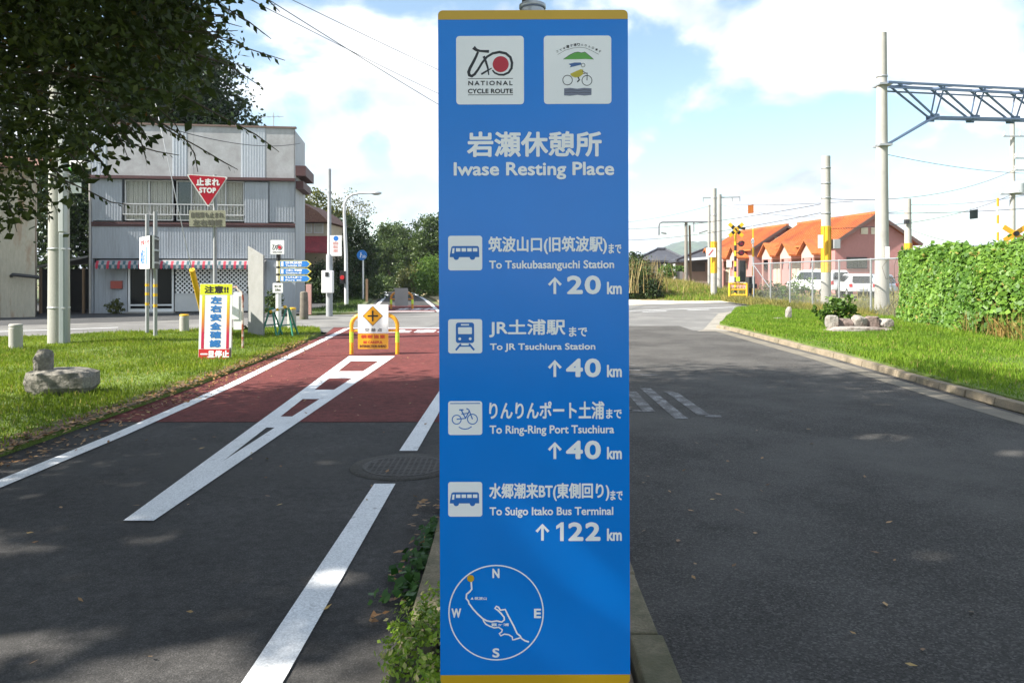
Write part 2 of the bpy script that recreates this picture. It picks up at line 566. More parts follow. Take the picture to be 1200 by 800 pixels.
g = sheet('ground', [(-2600, -60), (2600, -60), (2600, 3200), (-2600, 3200)], -0.05, FARG)
sheet('cross_street', [(-45, nY(-45) - .8), (-6.2, nY(-6.2) - .8), (-5.6, 20.2), (6.4, 20.2), (9.4, 31.2), (60, nY(60)), (60, fY(60)), (12, fY(12) + .3), (-45, fY(-45))], 0.0, ASPH3)
sheet('forecourt', [(-45, fY(-45) - .0), (-9.2, fY(-9.2)), (-7.6, 30.4), (-8.2, 40), (-45, 40)], 0.003, FORE)
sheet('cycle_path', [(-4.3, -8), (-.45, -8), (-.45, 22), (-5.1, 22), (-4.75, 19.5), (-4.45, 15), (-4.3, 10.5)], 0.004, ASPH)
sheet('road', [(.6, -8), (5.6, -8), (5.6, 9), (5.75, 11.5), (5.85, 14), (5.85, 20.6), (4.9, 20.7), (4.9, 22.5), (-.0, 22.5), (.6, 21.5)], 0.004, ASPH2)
sheet('red_path_surface', [(-4.3, 7.97), (-.45, 7.97), (-.45, 21.85), (-5.05, 21.85), (-4.73, 19.5), (-4.43, 15), (-4.3, 10.5)], 0.008, REDP)
far_path = [(-5.6, 28.5), (-6.9, 38), (-8.95, 53), (-10.8, 65), (-16, 80), (-22, 90), (-18, 93), (-12, 82), (-7.6, 60), (-5.2, 46.5), (-3.6, 37), (-2.4, 30.6)]
sheet('far_cycle_path', far_path, 0.006, ASPH)
sheet('far_red_path_surface', [(-5.45, 30.0), (-6.6, 36.5), (-3.5, 36.5), (-2.5, 30.7)], 0.010, REDP)

# --- paint on the cycle path
def line(name, pts, w, z=0.012, m=WHITE):
    mb = MB(); mb.ribbon(pts, w, plane((0, 0, z), (1, 0, 0), (0, 1, 0)))
    return struct(name, mb, m)
line('edge_line_marking', [(-3.75, -6), (-3.75, 7.3), (-3.87, 10.6), (-4.16, 14.7), (-4.56, 20.9), (-4.6, 21.4)], .15)
line('dash_line_marking', [(-.945, 1.6), (-.93, 5.62)], .155)
line('dash_line_marking', [(-.90, 6.66), (-.86, 11.8)], .155)
line('dash_line_marking', [(-.86, 13.0), (-.85, 18.2)], .155)
line('far_edge_line_marking', [(-5.35, 30.2), (-6.6, 37.7), (-8.7, 53.6), (-10.4, 63), (-14.5, 75)], .16)
line('far_edge_line_marking', [(-2.9, 30.6), (-3.9, 37.3), (-5.35, 46.5), (-7.9, 60.6), (-12.3, 79)], .16)
mb = MB(); mb.box(-4.6, -.46, 21.35, 21.75, .0118, .0124); struct('stop_line_marking', mb, WHITE)
mb = MB(); mb.box(-5.1, -3.1, 30.6, 31.0, .0138, .0144); struct('far_stop_line_marking', mb, WHITE)
PAV = plane((0, 0, .0125), (1, 0, 0), (0, 1, 0))
mb = MB(); mb.text('止まれ', (-3.35, 19.9, -1.25, 20.95), PAV, bold=.045, step=.00003); struct('stop_lettering_marking', mb, WHITE)
mb = MB(); mb.text('止まれ', (-4.9, 32.1, -3.2, 33.6), (Vector((0, 0, .0145)), *PAV[1:]), bold=.05, step=.00003); struct('far_stop_lettering_marking', mb, WHITE)
# the split zone round the barrier
def zl(y): return -2.42 + (y - 4.78) / (14.3 - 4.78) * (-3.03 + 2.42)
def zr(y): return -2.23 + (y - 4.78) / (14.3 - 4.78) * (-2.17 + 2.23)
mb = MB()
z = .0122
b_ = .155
def quad(a, b, c, d_): mb.add([(*a, z), (*b, z), (*c, z), (*d_, z)], [(0, 1, 2, 3)])
voids = [(6.3, 7.66), (8.25, 9.4), (10.15, 11.25), (12.05, 13.45)]
def inL(y): return zl(y) + b_ * 1.0
def inR(y): return zr(y) - b_ * 1.0
y0 = 4.78
for i, (a, b) in enumerate(voids):
    quad((zl(y0), y0), (zr(y0), y0), (zr(a), a), (zl(a), a))
    sk = .10 if i else 0
    if inR(a) < inL(a):
        m_ = (zl(a) + zr(a)) / 2
        quad((zl(a), a), (m_, a), (inL(b), b), (zl(b), b)); quad((m_, a), (zr(a), a), (zr(b), b), (inR(b), b))
    else:
        quad((zl(a), a), (inL(a), a), (inL(b), b), (zl(b), b)); quad((inR(a), a), (zr(a), a), (zr(b), b), (inR(b), b))
    y0 = b
quad((zl(y0), y0), (zr(y0), y0), (zr(14.25), 14.25), (zl(14.25), 14.25))
struct('island_marking', mb, WHITE)

# --- paint on the street and the road
def street_line(name, a, b, off_near, w, m=WHITE):
    pts = [(a, nY(a) + off_near), (b, nY(b) + off_near)]
    return line(name, pts, w, 0.007, m)
street_line('street_edge_marking', -40, -7.2, .45, .15)
street_line('street_edge_marking', 4.6, 40, 2.2, .17)
street_line('street_centre_marking', -40, -11.2, 3.0, .14)
for a in (3.2, 5.2, 7.3, 9.6): street_line('street_dash_marking', a, a + 1.1, 1.1, .16)
# faded lettering on the road, stretched along it
mb = MB(); RP = plane((0, 0, .0082), (1, 0, 0), (0, 1, 0))
for pts in ([(1.55, 10.0), (1.53, 8.55)], [(1.30, 9.9), (1.28, 8.6)], [(1.79, 10.3), (1.80, 8.15)], [(1.98, 9.95), (2.10, 9.98)], [(2.07, 9.9), (2.09, 8.35)], [(2.09, 8.32), (2.26, 8.30)], [(1.15, 8.6), (1.45, 8.62)],
            [(1.75, 12.95), (2.05, 12.85)], [(1.7, 12.3), (2.05, 12.25)], [(1.75, 11.75), (2.2, 11.6)]):
    mb.ribbon(pts, .14, RP)
struct('faded_stop_marking', mb, WORNW)

# --- lawns
LEFT_LAWN = [(-60, -9), (-4.32, -9), (-4.32, 10.5), (-4.47, 15), (-4.8, 19.3), (-5.15, 20.6), (-5.9, 21.4), (-6.9, 21.2), (-9.1, 19.9), (-12.1, 17.8), (-60, -13.5)]
RIGHT_LAWN = [(5.82, -9), (40, -9), (40, 51.5), (9.35, 31.8), (6.0, 22.2), (5.93, 21.0), (6.03, 20.4), (6.03, 14), (5.92, 11.5), (5.82, 9)]
def lawn(name, poly, top, m):
    mb = MB(); mb.prism(poly, plane((0, 0, 0), (1, 0, 0), (0, 1, 0)), -.04, top)
    return struct(name, mb, m)
lawn('left_lawn', LEFT_LAWN[:1] + LEFT_LAWN[1:], .055, LAWN)
lawn('right_lawn', RIGHT_LAWN, .11, LAWN)
sheet('corner_concrete', [(4.9, 20.4), (5.85, 20.4), (6.0, 22.2), (9.3, 31.6), (7.9, 29.4), (5.2, 20.9)], .010, mat('corner_slab', (0.27, 0.25, 0.21), .9, .15, 2, fine=.2, fscale=90, stain=(.17, .15, .12)))
mb = MB()
gl = [(5.36, -8), (5.36, 9), (5.46, 11.5), (5.55, 14), (5.55, 20.5)]
mb.ribbon(gl, .30, plane((0, 0, .0075), (1, 0, 0), (0, 1, 0)))
struct('gutter', mb, mat('gutter_concrete', (0.165, 0.145, 0.11), .92, .2, 2, fine=.25, fscale=80, stain=(.12, .11, .09), stain_scale=1.5, stain_pos=(.5, .7)))
# kerb stones, one run with open joints
def kerb_run(name, pts, w, h, L, gap=.012, taper=.02, m=None):
    mb = MB()
    P = [Vector((a, b, 0)) for a, b in pts]
    for a, b in zip(P, P[1:]):
        n_ = max(1, round((b - a).length / L))
        for i in range(n_):
            p, q = a.lerp(b, i / n_), a.lerp(b, (i + 1) / n_)
            t = (q - p).normalized(); p = p + t * gap / 2; q = q - t * gap / 2
            s_ = Vector((-t.y, t.x, 0))
            j = random.uniform(-.006, .006); k = random.uniform(-.008, .008)
            vs = []
            for e in (p, q):
                vs += [e + s_ * (-w / 2 + k), e + s_ * (w / 2 + k), e + s_ * (w / 2 - taper + k) + Vector((0, 0, h + j)), e + s_ * (-w / 2 + taper + k) + Vector((0, 0, h + j))]
            mb.add(vs, [(3, 2, 1, 0), (4, 5, 6, 7), (0, 1, 5, 4), (1, 2, 6, 5), (2, 3, 7, 6), (3, 0, 4, 7)])
    return struct(name, mb, m or KERB, bevel=.008)
kerb_run('road_kerb', [(5.72, -6), (5.72, 9), (5.82, 11.5), (5.93, 14), (5.93, 20.4), (5.82, 21.6)], .16, .095, .6)
kerb_run('median_kerb', [(-.36, 1.2), (-.36, 19.5)], .17, .13, .6, m=KERB2)
kerb_run('median_kerb', [(.52, 1.2), (.52, 19.5)], .17, .13, .6, m=KERB2)
mb = MB(); mb.box(-.275, .435, 1.2, 19.5, -.03, .09); struct('median_soil', mb, EARTH)
# litter-brown edge between the lawn and the path
mb = MB(); mb.ribbon([(-4.46, -6), (-4.44, 9), (-4.56, 14), (-4.92, 19.2)], [.3, .3, .24, .2], plane((0, 0, .060), (1, 0, 0), (0, 1, 0)))
struct('bare_earth_edge', mb, mat('litter_earth', (0.15, 0.105, 0.07), .95, .35, 5, bump=.6, bscale=50, fine=.4, fscale=60, stain=(.07, .09, .03), stain_scale=3, stain_pos=(.45, .6)))

# --- beyond the crossing: pale gravel, the raised field, the path verges
sheet('gravel_apron', [(2, 34.6), (5.7, 37.2), (12.2, 41.4), (12.4, 43), (9, 44.6), (7.4, 49), (2, 56), (-1.0, 50), (-1.2, 33)], .004, DIRT)
def field_h(x, y):
    a = min(1, max(0, (y - 42.5 - max(0, 9 - x) * 1.0) / 9)); a = a * a * (3 - 2 * a)
    b = min(1, max(0, (15 - x) / 3))
    return 0.02 + .7 * a * b
xs = np.linspace(1, 34, 34); ys = np.linspace(40, 130, 60)
V = [(x, y, field_h(x, y) - .045 * (1 if field_h(x, y) < .03 else 0)) for y in ys for x in xs]
Fq = [(j * 34 + i, j * 34 + i + 1, (j + 1) * 34 + i + 1, (j + 1) * 34 + i) for j in range(59) for i in range(33)]
FIELD = mat('field_soil', (0.16, 0.15, 0.05), .95, .3, .8, fine=.35, fscale=20, stain=(.3, .22, .11), stain_scale=.4)
o = mesh_np('field', V, Fq, FIELD, base=(10, 80, 0), smooth=True); o['kind'] = 'structure'
VERGE = mat('verge_soil', (0.07, 0.10, 0.03), .95, .3, 1.0, fine=.3, fscale=30, stain=(.15, .12, .07), stain_scale=.7)
mb = MB(); mb.prism([(-8.0, 29.2), (-5.9, 29.3), (-7.2, 38), (-9.3, 53), (-11.2, 65), (-16.5, 80), (-40, 80), (-40, 41), (-8.4, 41)], PAV, -.05, .03); struct('left_path_verge', mb, VERGE)
mb = MB(); mb.prism([(-1.9, 31.4), (-1.2, 33), (-1.0, 50), (2, 56), (1, 95), (-11, 84), (-7.2, 60), (-4.8, 46.5), (-3.2, 37)], PAV, -.05, .04)
struct('right_path_verge', mb, mat('sandy_verge', (0.3, 0.23, 0.13), .95, .3, 1.0, fine=.3, fscale=30, stain=(.1, .13, .04), stain_scale=.5, stain_pos=(.5, .62)))

# --- hills
def ridge(px):
    k = [(300, 30), (450, 26), (560, 16), (640, 10), (720, 13), (752, 22), (775, 31), (800, 35), (830, 38), (870, 43), (905, 40), (950, 31), (1000, 27), (1080, 19), (1160, 14), (1260, 9), (1400, 4), (1600, 0)]
    return float(np.interp(px, [a for a, _ in k], [b for _, b in k]))
nx_, ny_ = 260, 26
V = []
for j in range(ny_):
    t = j / (ny_ - 1)
    y = 1500 + 900 * t
    prof = math.sin(math.pi * min(1, t * 1.0)) ** 0.8 if 0 < t < 1 else 0
    for i in range(nx_):
        px = 250 + (1700 - 250) * i / (nx_ - 1)
        x = (px - HX) / F * 1950
        h = ridge(px) * 1950 / F * prof
        h *= 1 + .09 * math.sin(px * .11 + 3 * t) * math.sin(t * 9 + px * .02) + .05 * math.sin(px * .31 + t * 14)
        V.append((x, y, h - 1.5 + random.uniform(-1.6, 1.6)))
Fq = [(j * nx_ + i, j * nx_ + i + 1, (j + 1) * nx_ + i + 1, (j + 1) * nx_ + i) for j in range(ny_ - 1) for i in range(nx_ - 1)]
o = mesh_np('hills', V, Fq, mat('hill_forest', (0.045, 0.075, 0.03), .95, .45, .02, fine=.4, fscale=.12, bump=.0, stain=(.1, .11, .04), stain_scale=.006, stain_pos=(.55, .7)), base=(400, 1950, 0), smooth=True)
o['kind'] = 'structure'

# ================================================================ INFORMATION SIGN
SY = 2.2                       # its distance
K = SY / F
sroot = thing('information_sign', 'tall blue rest area information sign with yellow ends, standing on the kerbed median', 'sign', (28 * K, SY, 0.09))
sroot.rotation_euler = (0, -.0036, 0)
base_z = 0.09
SP = (Vector(((600 - 628) * K, 0, EYE - base_z + HY * K)), Vector((K, 0, 0)), Vector((0, 0, -K)), Vector((0, -1, 0)))   # u,v are frame pixels about the sign
def spl(lift): return (SP[0] + SP[3] * lift, SP[1], SP[2], SP[3])
def S(pts, dx=0):
    # frame pixels -> plane coordinates (roll taken out)
    return [((a - 600) + (1.45 - (b - 400) * .0036), b) for a, b in pts]
# panel plane: metres
SPM = (Vector((-28 * K, 0, EYE - base_z)), Vector((1, 0, 0)), Vector((0, 0, 1)), Vector((0, -1, 0)))
def sm(a, b):
    a = a + 1.45 - (b - 400) * .0036 + 0.6
    return ((a - 600) * K, (320 - b) * K)
def smr(x0, y0, x1, y1):
    a, b = sm(x0, y0), sm(x1, y1)
    return (a[0], b[1], b[0], a[1])
L0 = 0.0008
def ppoly(pts): return [sm(*p) for p in pts]
x0, zb, x1, zt = smr(513.0, 12, 738.4, 801)
mb = MB(); mb.prism(rrect(x0, zb, x1, zt, 5.5 * K), SPM, -.022, 0.0)
PANEL = mat('sign_blue', (0.002, 0.205, 0.72), 0.16, 0.05, 2.2, spec=0.5, bump=.02, bscale=2.5)
panel = obj('panel', mb, PANEL, sroot, local=True, bevel=.0006)
SYEL = mat('sign_yellow', (0.60, 0.36, 0.015), 0.3, 0.05, 4)
SWHT = mat('sign_white', (0.90, 0.90, 0.91), 0.4, 0.03, 4)
SBLK = mat('sign_ink', (0.02, 0.022, 0.028), 0.5, 0.05, 4)
for ya, yb in ((12, 23), (790, 801)):
    mb = MB()
    a0, b0, a1, b1 = smr(513.0, ya, 738.4, yb)
    full = rrect(x0 + .0004, zb + .0004, x1 - .0004, zt - .0004, 5.5 * K)
    pts = [(u, min(max(v, b0), b1)) for u, v in full if b0 - 7 * K <= v <= b1 + 7 * K]
    if ya < 100: pts = [(u, v) for u, v in full if v > b0] ; pts = [(x1 - .0004, b0)] + pts + [(x0 + .0004, b0)]
    else: pts = [(u, v) for u, v in full if v < b1]; k = len(pts) // 2; pts = [p for p in pts[k:]] + [p for p in pts[:k]]; pts = [(x0 + .0004, b1)] + pts + [(x1 - .0004, b1)]
    mb.prism(pts, SPM, 0.0002, .0005)
    obj('end_band', mb, SYEL, sroot, local=True)
def poly_px(mb, pts, lift=None):
    q = ppoly(pts)
    ar = sum(q[i][0] * q[(i + 1) % len(q)][1] - q[(i + 1) % len(q)][0] * q[i][1] for i in range(len(q)))
    mb.flat(q if ar > 0 else q[::-1], SPM, PL if lift is None else lift)
# lettering
def tx(mb, s, r, bold=.9, spacing=1.0, lift=L0): mb.text(s, smr(*r), SPM, lift, bold * K, spacing)
mb = MB(); tx(mb, '岩瀬休憩所', (547, 154, 705, 184), .9)
tx(mb, 'Iwase Resting Place', (531.5, 190, 719.5, 210.5), .62)
obj('title_lettering', mb, SWHT, sroot, local=True)
def arrow(mb, cx, y0, y1):
    pl = SPM
    mb.ribbon([sm(cx, y1), sm(cx, y0 + 1.5)], 3.2 * K, pl, L0)
    mb.ribbon([sm(cx - 7, y0 + 9), sm(cx, y0 + 1.2), sm(cx + 7, y0 + 9)], 3.2 * K, pl, L0 + .0002)
rows = [
    (0, '筑波山口(旧筑波駅)', 572, 711, 713, 728, 'To Tsukubasanguchi Station', 573, 719.5, '20', 664, 704, 650),
    (97, 'JR土浦駅', 573, 662.5, 666.5, 688, 'To JR Tsuchiura Station', 574, 697.5, '40', 663, 704, 650),
    (193, 'りんりんポート土浦', 573, 708, 710, 728.5, 'To Ring-Ring Port Tsuchiura', 573.5, 719.5, '40', 663, 704, 650),
    (288.5, '水郷潮来BT(東側回り)', 573, 714, 715, 729.5, 'To Suigo Itako Bus Terminal', 573.5, 718.5, '122', 651, 703.5, 635.5)]
for dy_, jp, a, b, c, d_, en, e0, e1, num, n0, n1, ax in rows:
    mb = MB()
    tx(mb, jp, (a, 277 + dy_, b, 298 + dy_), .5)
    tx(mb, 'まで', (c, 286 + dy_, d_, 297.5 + dy_), .35)
    g_ = 2.6 if 'g' in en else 0
    obj('entry_lettering', mb, SWHT, sroot, local=True); mb = MB()
    tx(mb, en, (e0, 305 + dy_, e1, 315 + dy_ + g_), .33)
    obj('translation_lettering', mb, SWHT, sroot, local=True); mb = MB()
    arrow(mb, ax, 325 + dy_, 344.5 + dy_)
    if num == '122':
        tx(mb, '22', (n0 + 14.5, 323 + dy_, n1, 345 + dy_), 1.1, 1.1)
        poly_px(mb, [(n0 + 5.2, 345 + dy_), (n0 + 5.2, 328.6 + dy_), (n0 + .6, 331.2 + dy_), (n0 + .6, 327.2 + dy_), (n0 + 6.4, 323 + dy_), (n0 + 9.4, 323 + dy_), (n0 + 9.4, 345 + dy_)], L0)
    else: tx(mb, num, (n0, 323 + dy_, n1, 345 + dy_), 1.1, 1.1)
    tx(mb, 'km', (711, 330.5 + dy_, 728.5, 345 + dy_), .55)
    obj('distance_lettering', mb, SWHT, sroot, local=True)
# pictogram plaques
def plaque(x0_, y0_, x1_, y1_, r=3.0):
    a, b, c, d_ = smr(x0_, y0_, x1_, y1_)
    mb = MB(); mb.prism(rrect(a, b, c, d_, r * K), SPM, .0003, L0)
    return obj('plaque', mb, SWHT, sroot, local=True)
PL = L0 + .0004
def rectpx(mb, x0_, y0_, x1_, y1_, lift=PL, r=0):
    a, b, c, d_ = smr(x0_, y0_, x1_, y1_)
    mb.flat(rrect(a, b, c, d_, r * K) if r else [(a, b), (c, b), (c, d_), (a, d_)], SPM, lift)
def line_px(mb, pts, w, lift=PL, closed=False): mb.ribbon(ppoly(pts), [x * K for x in w] if isinstance(w, list) else w * K, SPM, lift, closed)
def disc_px(mb, cx, cy, r, lift=PL): mb.flat(circ(*sm(cx, cy), r * K, 24), SPM, lift)
def ring_px(mb, cx, cy, r, w, lift=PL, n=30): mb.ribbon(circ(*sm(cx, cy), r * K, n), w * K, SPM, lift, closed=True)
def bus(oy):
    p = plaque(525, 276 + oy, 565, 316.5 + oy)
    mb = MB()
    poly_px(mb, [(529, 289 + oy), (531, 288 + oy), (559.5, 288 + oy), (561, 289.5 + oy), (561.5, 301 + oy), (527, 301 + oy), (527, 299 + oy)])
    for cx in (534.5, 553.5):
        disc_px(mb, cx, 301 + oy, 3.2, PL + .00015)
    mb.mi = 1
    poly_px(mb, [(530.2, 290.5 + oy), (532.6, 290.5 + oy), (532, 296.5 + oy), (529.4, 296.5 + oy)], PL + .0003)
    for k in range(4): rectpx(mb, 534.2 + k * 6.6, 290.5 + oy, 539.4 + k * 6.6, 294.5 + oy, PL + .0003)
    obj('pictogram', mb, [BLUE, SWHT], p, local=True)
bus(0); bus(288)
p = plaque(525, 373.5, 565, 413.5)
mb = MB()
rectpx(mb, 534, 377.5, 555.5, 401.5, r=3)
line_px(mb, [(540, 402.5), (534, 409.8)], 2.2); line_px(mb, [(549.5, 402.5), (555.5, 409.8)], 2.2); line_px(mb, [(537, 405), (552.5, 405)], 1.5, PL + .0002)
mb.mi = 1
rectpx(mb, 540, 379.3, 549.5, 380.9, PL + .0003); rectpx(mb, 536.6, 383, 552.9, 391, PL + .0003, 1); disc_px(mb, 538.6, 396.5, 1.7, PL + .0003); disc_px(mb, 550.9, 396.5, 1.7, PL + .0003)
obj('pictogram', mb, [BLUE, SWHT], p, local=True)
p = plaque(525, 469.5, 565, 509)
mb = MB()
ring_px(mb, 535, 491, 5.2, 1.1); ring_px(mb, 553.5, 490.5, 5.8, 1.1)
line_px(mb, [(535, 490.5), (545.5, 489.5), (550, 480.5)], 1.3, PL + .0002); line_px(mb, [(545.5, 489.5), (540.5, 480)], 1.3, PL + .0003); line_px(mb, [(538, 479.6), (543, 479.6)], 1.5, PL + .0004)
line_px(mb, [(546.5, 478), (549.3, 479.5), (553.5, 490.5)], 1.3, PL + .0004)
line_px(mb, [(540.5, 484.5), (549, 483.5)], 1.1, PL + .0002)
line_px(mb, [(537.5, 499.5), (541, 501.6), (545, 502.2), (549, 501.4), (552.5, 499.2)], 1.1)
rectpx(mb, 527.5, 471.6, 562.5, 472.6)
obj('pictogram', mb, BLUE, p, local=True)
# national route plaque
p = plaque(534.3, 42.3, 613.9, 122.4, 4)
def E1(pts): return [(530 + a / 6.154, 30 + b / 6.154) for a, b in pts]
mb = MB()
line_px(mb, E1([(185, 190), (170, 225), (150, 265), (128, 305), (117, 335), (122, 358), (140, 365), (160, 352), (185, 318), (215, 268), (250, 226), (290, 202), (340, 192), (385, 202), (418, 230), (430, 270), (426, 310), (405, 340), (370, 356), (335, 355), (305, 342), (288, 322)]),
        [2.6, 3, 3.2, 3.4, 3.6, 3.8, 3.4, 3, 2.6, 2.6, 2.6, 2.8, 3, 3, 3, 3, 2.8, 2.6, 2.4, 2.2, 2, 1.6])
line_px(mb, E1([(152, 158), (172, 176), (200, 184), (264, 188)]), [4.6, 3.4, 2.4, 3.4], PL + .0002)
line_px(mb, E1([(226, 222), (242, 262), (256, 310), (262, 358)]), [3, 2.6, 2.2, 1.2], PL + .0003)
line_px(mb, E1([(208, 352), (245, 330), (284, 308)]), [2.2, 2, 1], PL + .0004)
rectpx(mb, *E1([(112, 381)])[0], *E1([(437, 385)])[0]); rectpx(mb, *E1([(112, 498)])[0], *E1([(437, 502)])[0])
tx(mb, 'NATIONAL', (*E1([(114, 399)])[0], *E1([(434, 432)])[0]), .22, 1.35, PL)
tx(mb, 'CYCLE ROUTE', (*E1([(112, 456)])[0], *E1([(436, 490)])[0]), .25, 1.05, PL)
mb.mi = 1
disc_px(mb, *E1([(348, 280)])[0], 9.4, PL + .0005)
obj('emblem', mb, [SBLK, SIGNRED], p, local=True)
# local cycle road plaque
p = plaque(637, 42.3, 716.3, 122.2, 4)
mb = MB()
arc = 'つくば霞ヶ浦りんりんロード'
for i, ch in enumerate(arc):
    t = i / (len(arc) - 1)
    ax_ = 755 + 310 * t
    ay_ = 190 - 50 * math.sin(math.pi * t)
    sx_ = 9 if 2 < i < 7 else 7
    c = E1([(ax_, ay_)])[0]
    h_ = 1.7 if i in (3, 4, 5, 6) else 1.2
    tx(mb, ch, (c[0] - h_, c[1] - h_, c[0] + h_, c[1] + h_), .08, 1, PL)
line_px(mb, E1([(760, 212), (815, 180), (870, 165), (915, 160), (960, 165), (1005, 185), (1055, 212)]), .35, PL)
ring_px(mb, *E1([(830, 396)])[0], 5.6, .8); ring_px(mb, *E1([(970, 399)])[0], 5.8, .8)
line_px(mb, E1([(970, 399), (972, 345), (940, 350)]), .9, PL + .0002); line_px(mb, E1([(935, 330), (968, 350)]), .7, PL + .0004)
line_px(mb, E1([(905, 372), (915, 395), (900, 410)]), 1.6, PL + .0002)
mb.mi = 1; poly_px(mb, E1([(800, 246), (845, 215), (880, 198), (905, 194), (930, 200), (955, 194), (985, 218), (1018, 248), (960, 244), (880, 246)]), PL + .0002)
mb.mi = 2; poly_px(mb, E1([(848, 352), (900, 328), (925, 318), (942, 322), (944, 352), (918, 372), (885, 378), (858, 366)]), PL + .0003)
mb.mi = 3; poly_px(mb, E1([(838, 280), (880, 270), (925, 270), (932, 284), (900, 292), (845, 305), (855, 292)]), PL + .0002)
mb.mi = 4; poly_px(mb, E1([(805, 456), (850, 452), (900, 458), (950, 452), (1003, 456), (1002, 504), (950, 508), (900, 503), (850, 509), (805, 506)]), PL)
mb.mi = 0; ring_px(mb, *E1([(942, 289)])[0], 2.2, .5, PL + .0004, 14)
line_px(mb, E1([(800, 246), (845, 215), (880, 198), (905, 194), (930, 200), (955, 194), (985, 218), (1018, 248)]), .5, PL + .0004)
line_px(mb, E1([(812, 470), (860, 466), (910, 472), (950, 466), (996, 470)]), .35, PL + .0003); line_px(mb, E1([(812, 488), (860, 484), (910, 490), (950, 484), (996, 488)]), .35, PL + .0003)
obj('emblem', mb, [SBLK, mat('sign_green', (.13, .42, .08), .5), mat('sign_ochre', (.55, .45, .04), .5), mat('sign_navy', (.06, .14, .36), .5), mat('sign_slate', (.2, .22, .3), .5)], p, local=True)
# compass map
mb = MB()
ring_px(mb, 581.2, 717, 55.2, 1.5, L0, 64)
for ch, cx, cy in (('N', 581, 671), ('S', 581, 764), ('W', 534.6, 717.3), ('E', 629.8, 718)):
    w_ = 5.8 if ch == 'W' else 4.2
    tx(mb, ch, (cx - w_, cy - 5.5, cx + w_, cy + 5.5), .5)
def M1(pts): return [(500 + a / 4.615, 640 + b / 4.615) for a, b in pts]
line_px(mb, M1([(240, 185), (243, 228), (232, 242), (215, 255), (213, 278), (225, 292), (228, 305), (250, 335), (275, 362), (300, 385), (322, 398), (350, 404), (380, 400), (405, 406), (419, 395), (418, 380), (402, 360), (384, 342), (368, 332), (376, 321), (388, 326), (398, 342), (424, 338), (440, 372), (470, 428), (488, 468), (505, 482), (512, 495), (530, 507), (552, 514)]), 1.9, L0 + .0002)
line_px(mb, M1([(303, 385), (307, 400), (318, 416), (340, 428), (365, 437), (388, 434), (408, 447), (404, 460), (392, 468), (400, 480), (420, 471), (442, 474), (462, 486), (464, 502), (476, 500), (508, 490)]), 1.7, L0 + .0004)
poly_px(mb, M1([(237, 284), (246, 270), (252, 284)]), L0)
tx(mb, '筑波山', (*M1([(258, 270)])[0], *M1([(324, 286)])[0]), .1)
tx(mb, '霞ヶ浦', (*M1([(350, 412)])[0], *M1([(444, 428)])[0]), .1)
mp_ = obj('compass_map', mb, SWHT, sroot, local=True)
mb = MB(); disc_px(mb, *M1([(237, 170)])[0], 4.1, L0 + .0006); obj('place_dot', mb, SYEL, mp_, local=True)
# mast behind the panel
mb = MB(); PX, PY = 0, .062
mb.cyl((PX, PY, -.08), (PX, PY, 2.236), .0345, n=20); mb.box(-.11, .11, .022, .027, 1.9, 1.95); mb.box(-.11, .11, .022, .027, .6, .65)
mast = obj('mast', mb, STEEL, sroot, local=True)
mb = MB(); mb.lathe((PX, PY, 2.236), [(.036, 0), (.0395, .002), (.0395, .012), (.034, .016), (.016, .018)], 20); obj('mast_cap', mb, STEEL, mast, local=True)
mb = MB(); mb.cyl((PX - .020, PY, 2.25), (PX - .022, PY, 2.46), .011, n=10); mb.cyl((PX - .026, PY, 2.46), (PX - .026, PY, 2.49), .03, .03, n=12); obj('finial_rod', mb, DARK, mast, local=True)
for z_ in (.64, 1.94):
    mb = MB(); mb.box(-.06, .06, .0225, .1035, z_ - .02, z_ + .02); obj('clamp', mb, STEEL, sroot, local=True, bevel=.003)

# manhole
mroot = thing('manhole_cover', 'round iron manhole cover in a concrete ring between two white dashes', 'manhole cover', (-.86, 6.15, .004))
mb = MB()
mb.lathe((0, 0, 0), [(.43, 0.0), (.43, .0045), (.345, .0047)], 40)
obj('surround', mb, mat('manhole_ring', (.06, .056, .05), .95, .25, 4, bump=.6, fine=.35, fscale=60), mroot, local=True)
mb = MB(); mb.lathe((0, 0, 0), [(.335, 0.0), (.335, .0075), (.31, .0085), (.308, .0070)], 40)
for i in range(-6, 7):
    for j in range(-6, 7):
        if math.hypot(i, j) * .045 < .29: mb.box(i * .045 - .014, i * .045 + .014, j * .045 - .014, j * .045 + .014, .006, .0105)
obj('lid', mb, mat('cast_iron', (.06, .055, .05), .7, .25, 6, metal=.3, fine=.3, fscale=60), mroot, local=True)

# ================================================================ LEFT SIDE: street furniture
# concrete utility pole with a cable guard
p0 = gp(69, 405); PX_, PY_ = p0.x, p0.y
r = thing('utility_pole', 'thick concrete utility pole with grey cable guard, rising from the lawn into the leaves', 'utility pole', (PX_, PY_, .05))
mb = MB(); mb.cyl((0, 0, 0), (0, 0, 11), .215, .15, n=28); obj('shaft', mb, mat('shaded_pole_concrete', (.34, .335, .30), .88, .12, 1.2, bump=.2, bscale=70, fine=.1, fscale=80, stain=(.23, .22, .19), stain_scale=1.0, stain_pos=(.5, .75), stretch=(1, 1, .3)), r, local=True)  # base colour greyed to stand in for tree shade on the pole
mb = MB(); mb.box(.13, .25, -.24, -.09, 0, 2.35); obj('cable_guard', mb, mat('guard_grey', (.24, .27, .27), .55, .08, 2), r, local=True, bevel=.02)
mb = MB(); mb.box(.125, .245, -.245, -.095, 2.36, 4.4); obj('cable_guard', mb, mat('guard_pale', (.38, .40, .40), .55, .06, 2), r, local=True, bevel=.02)
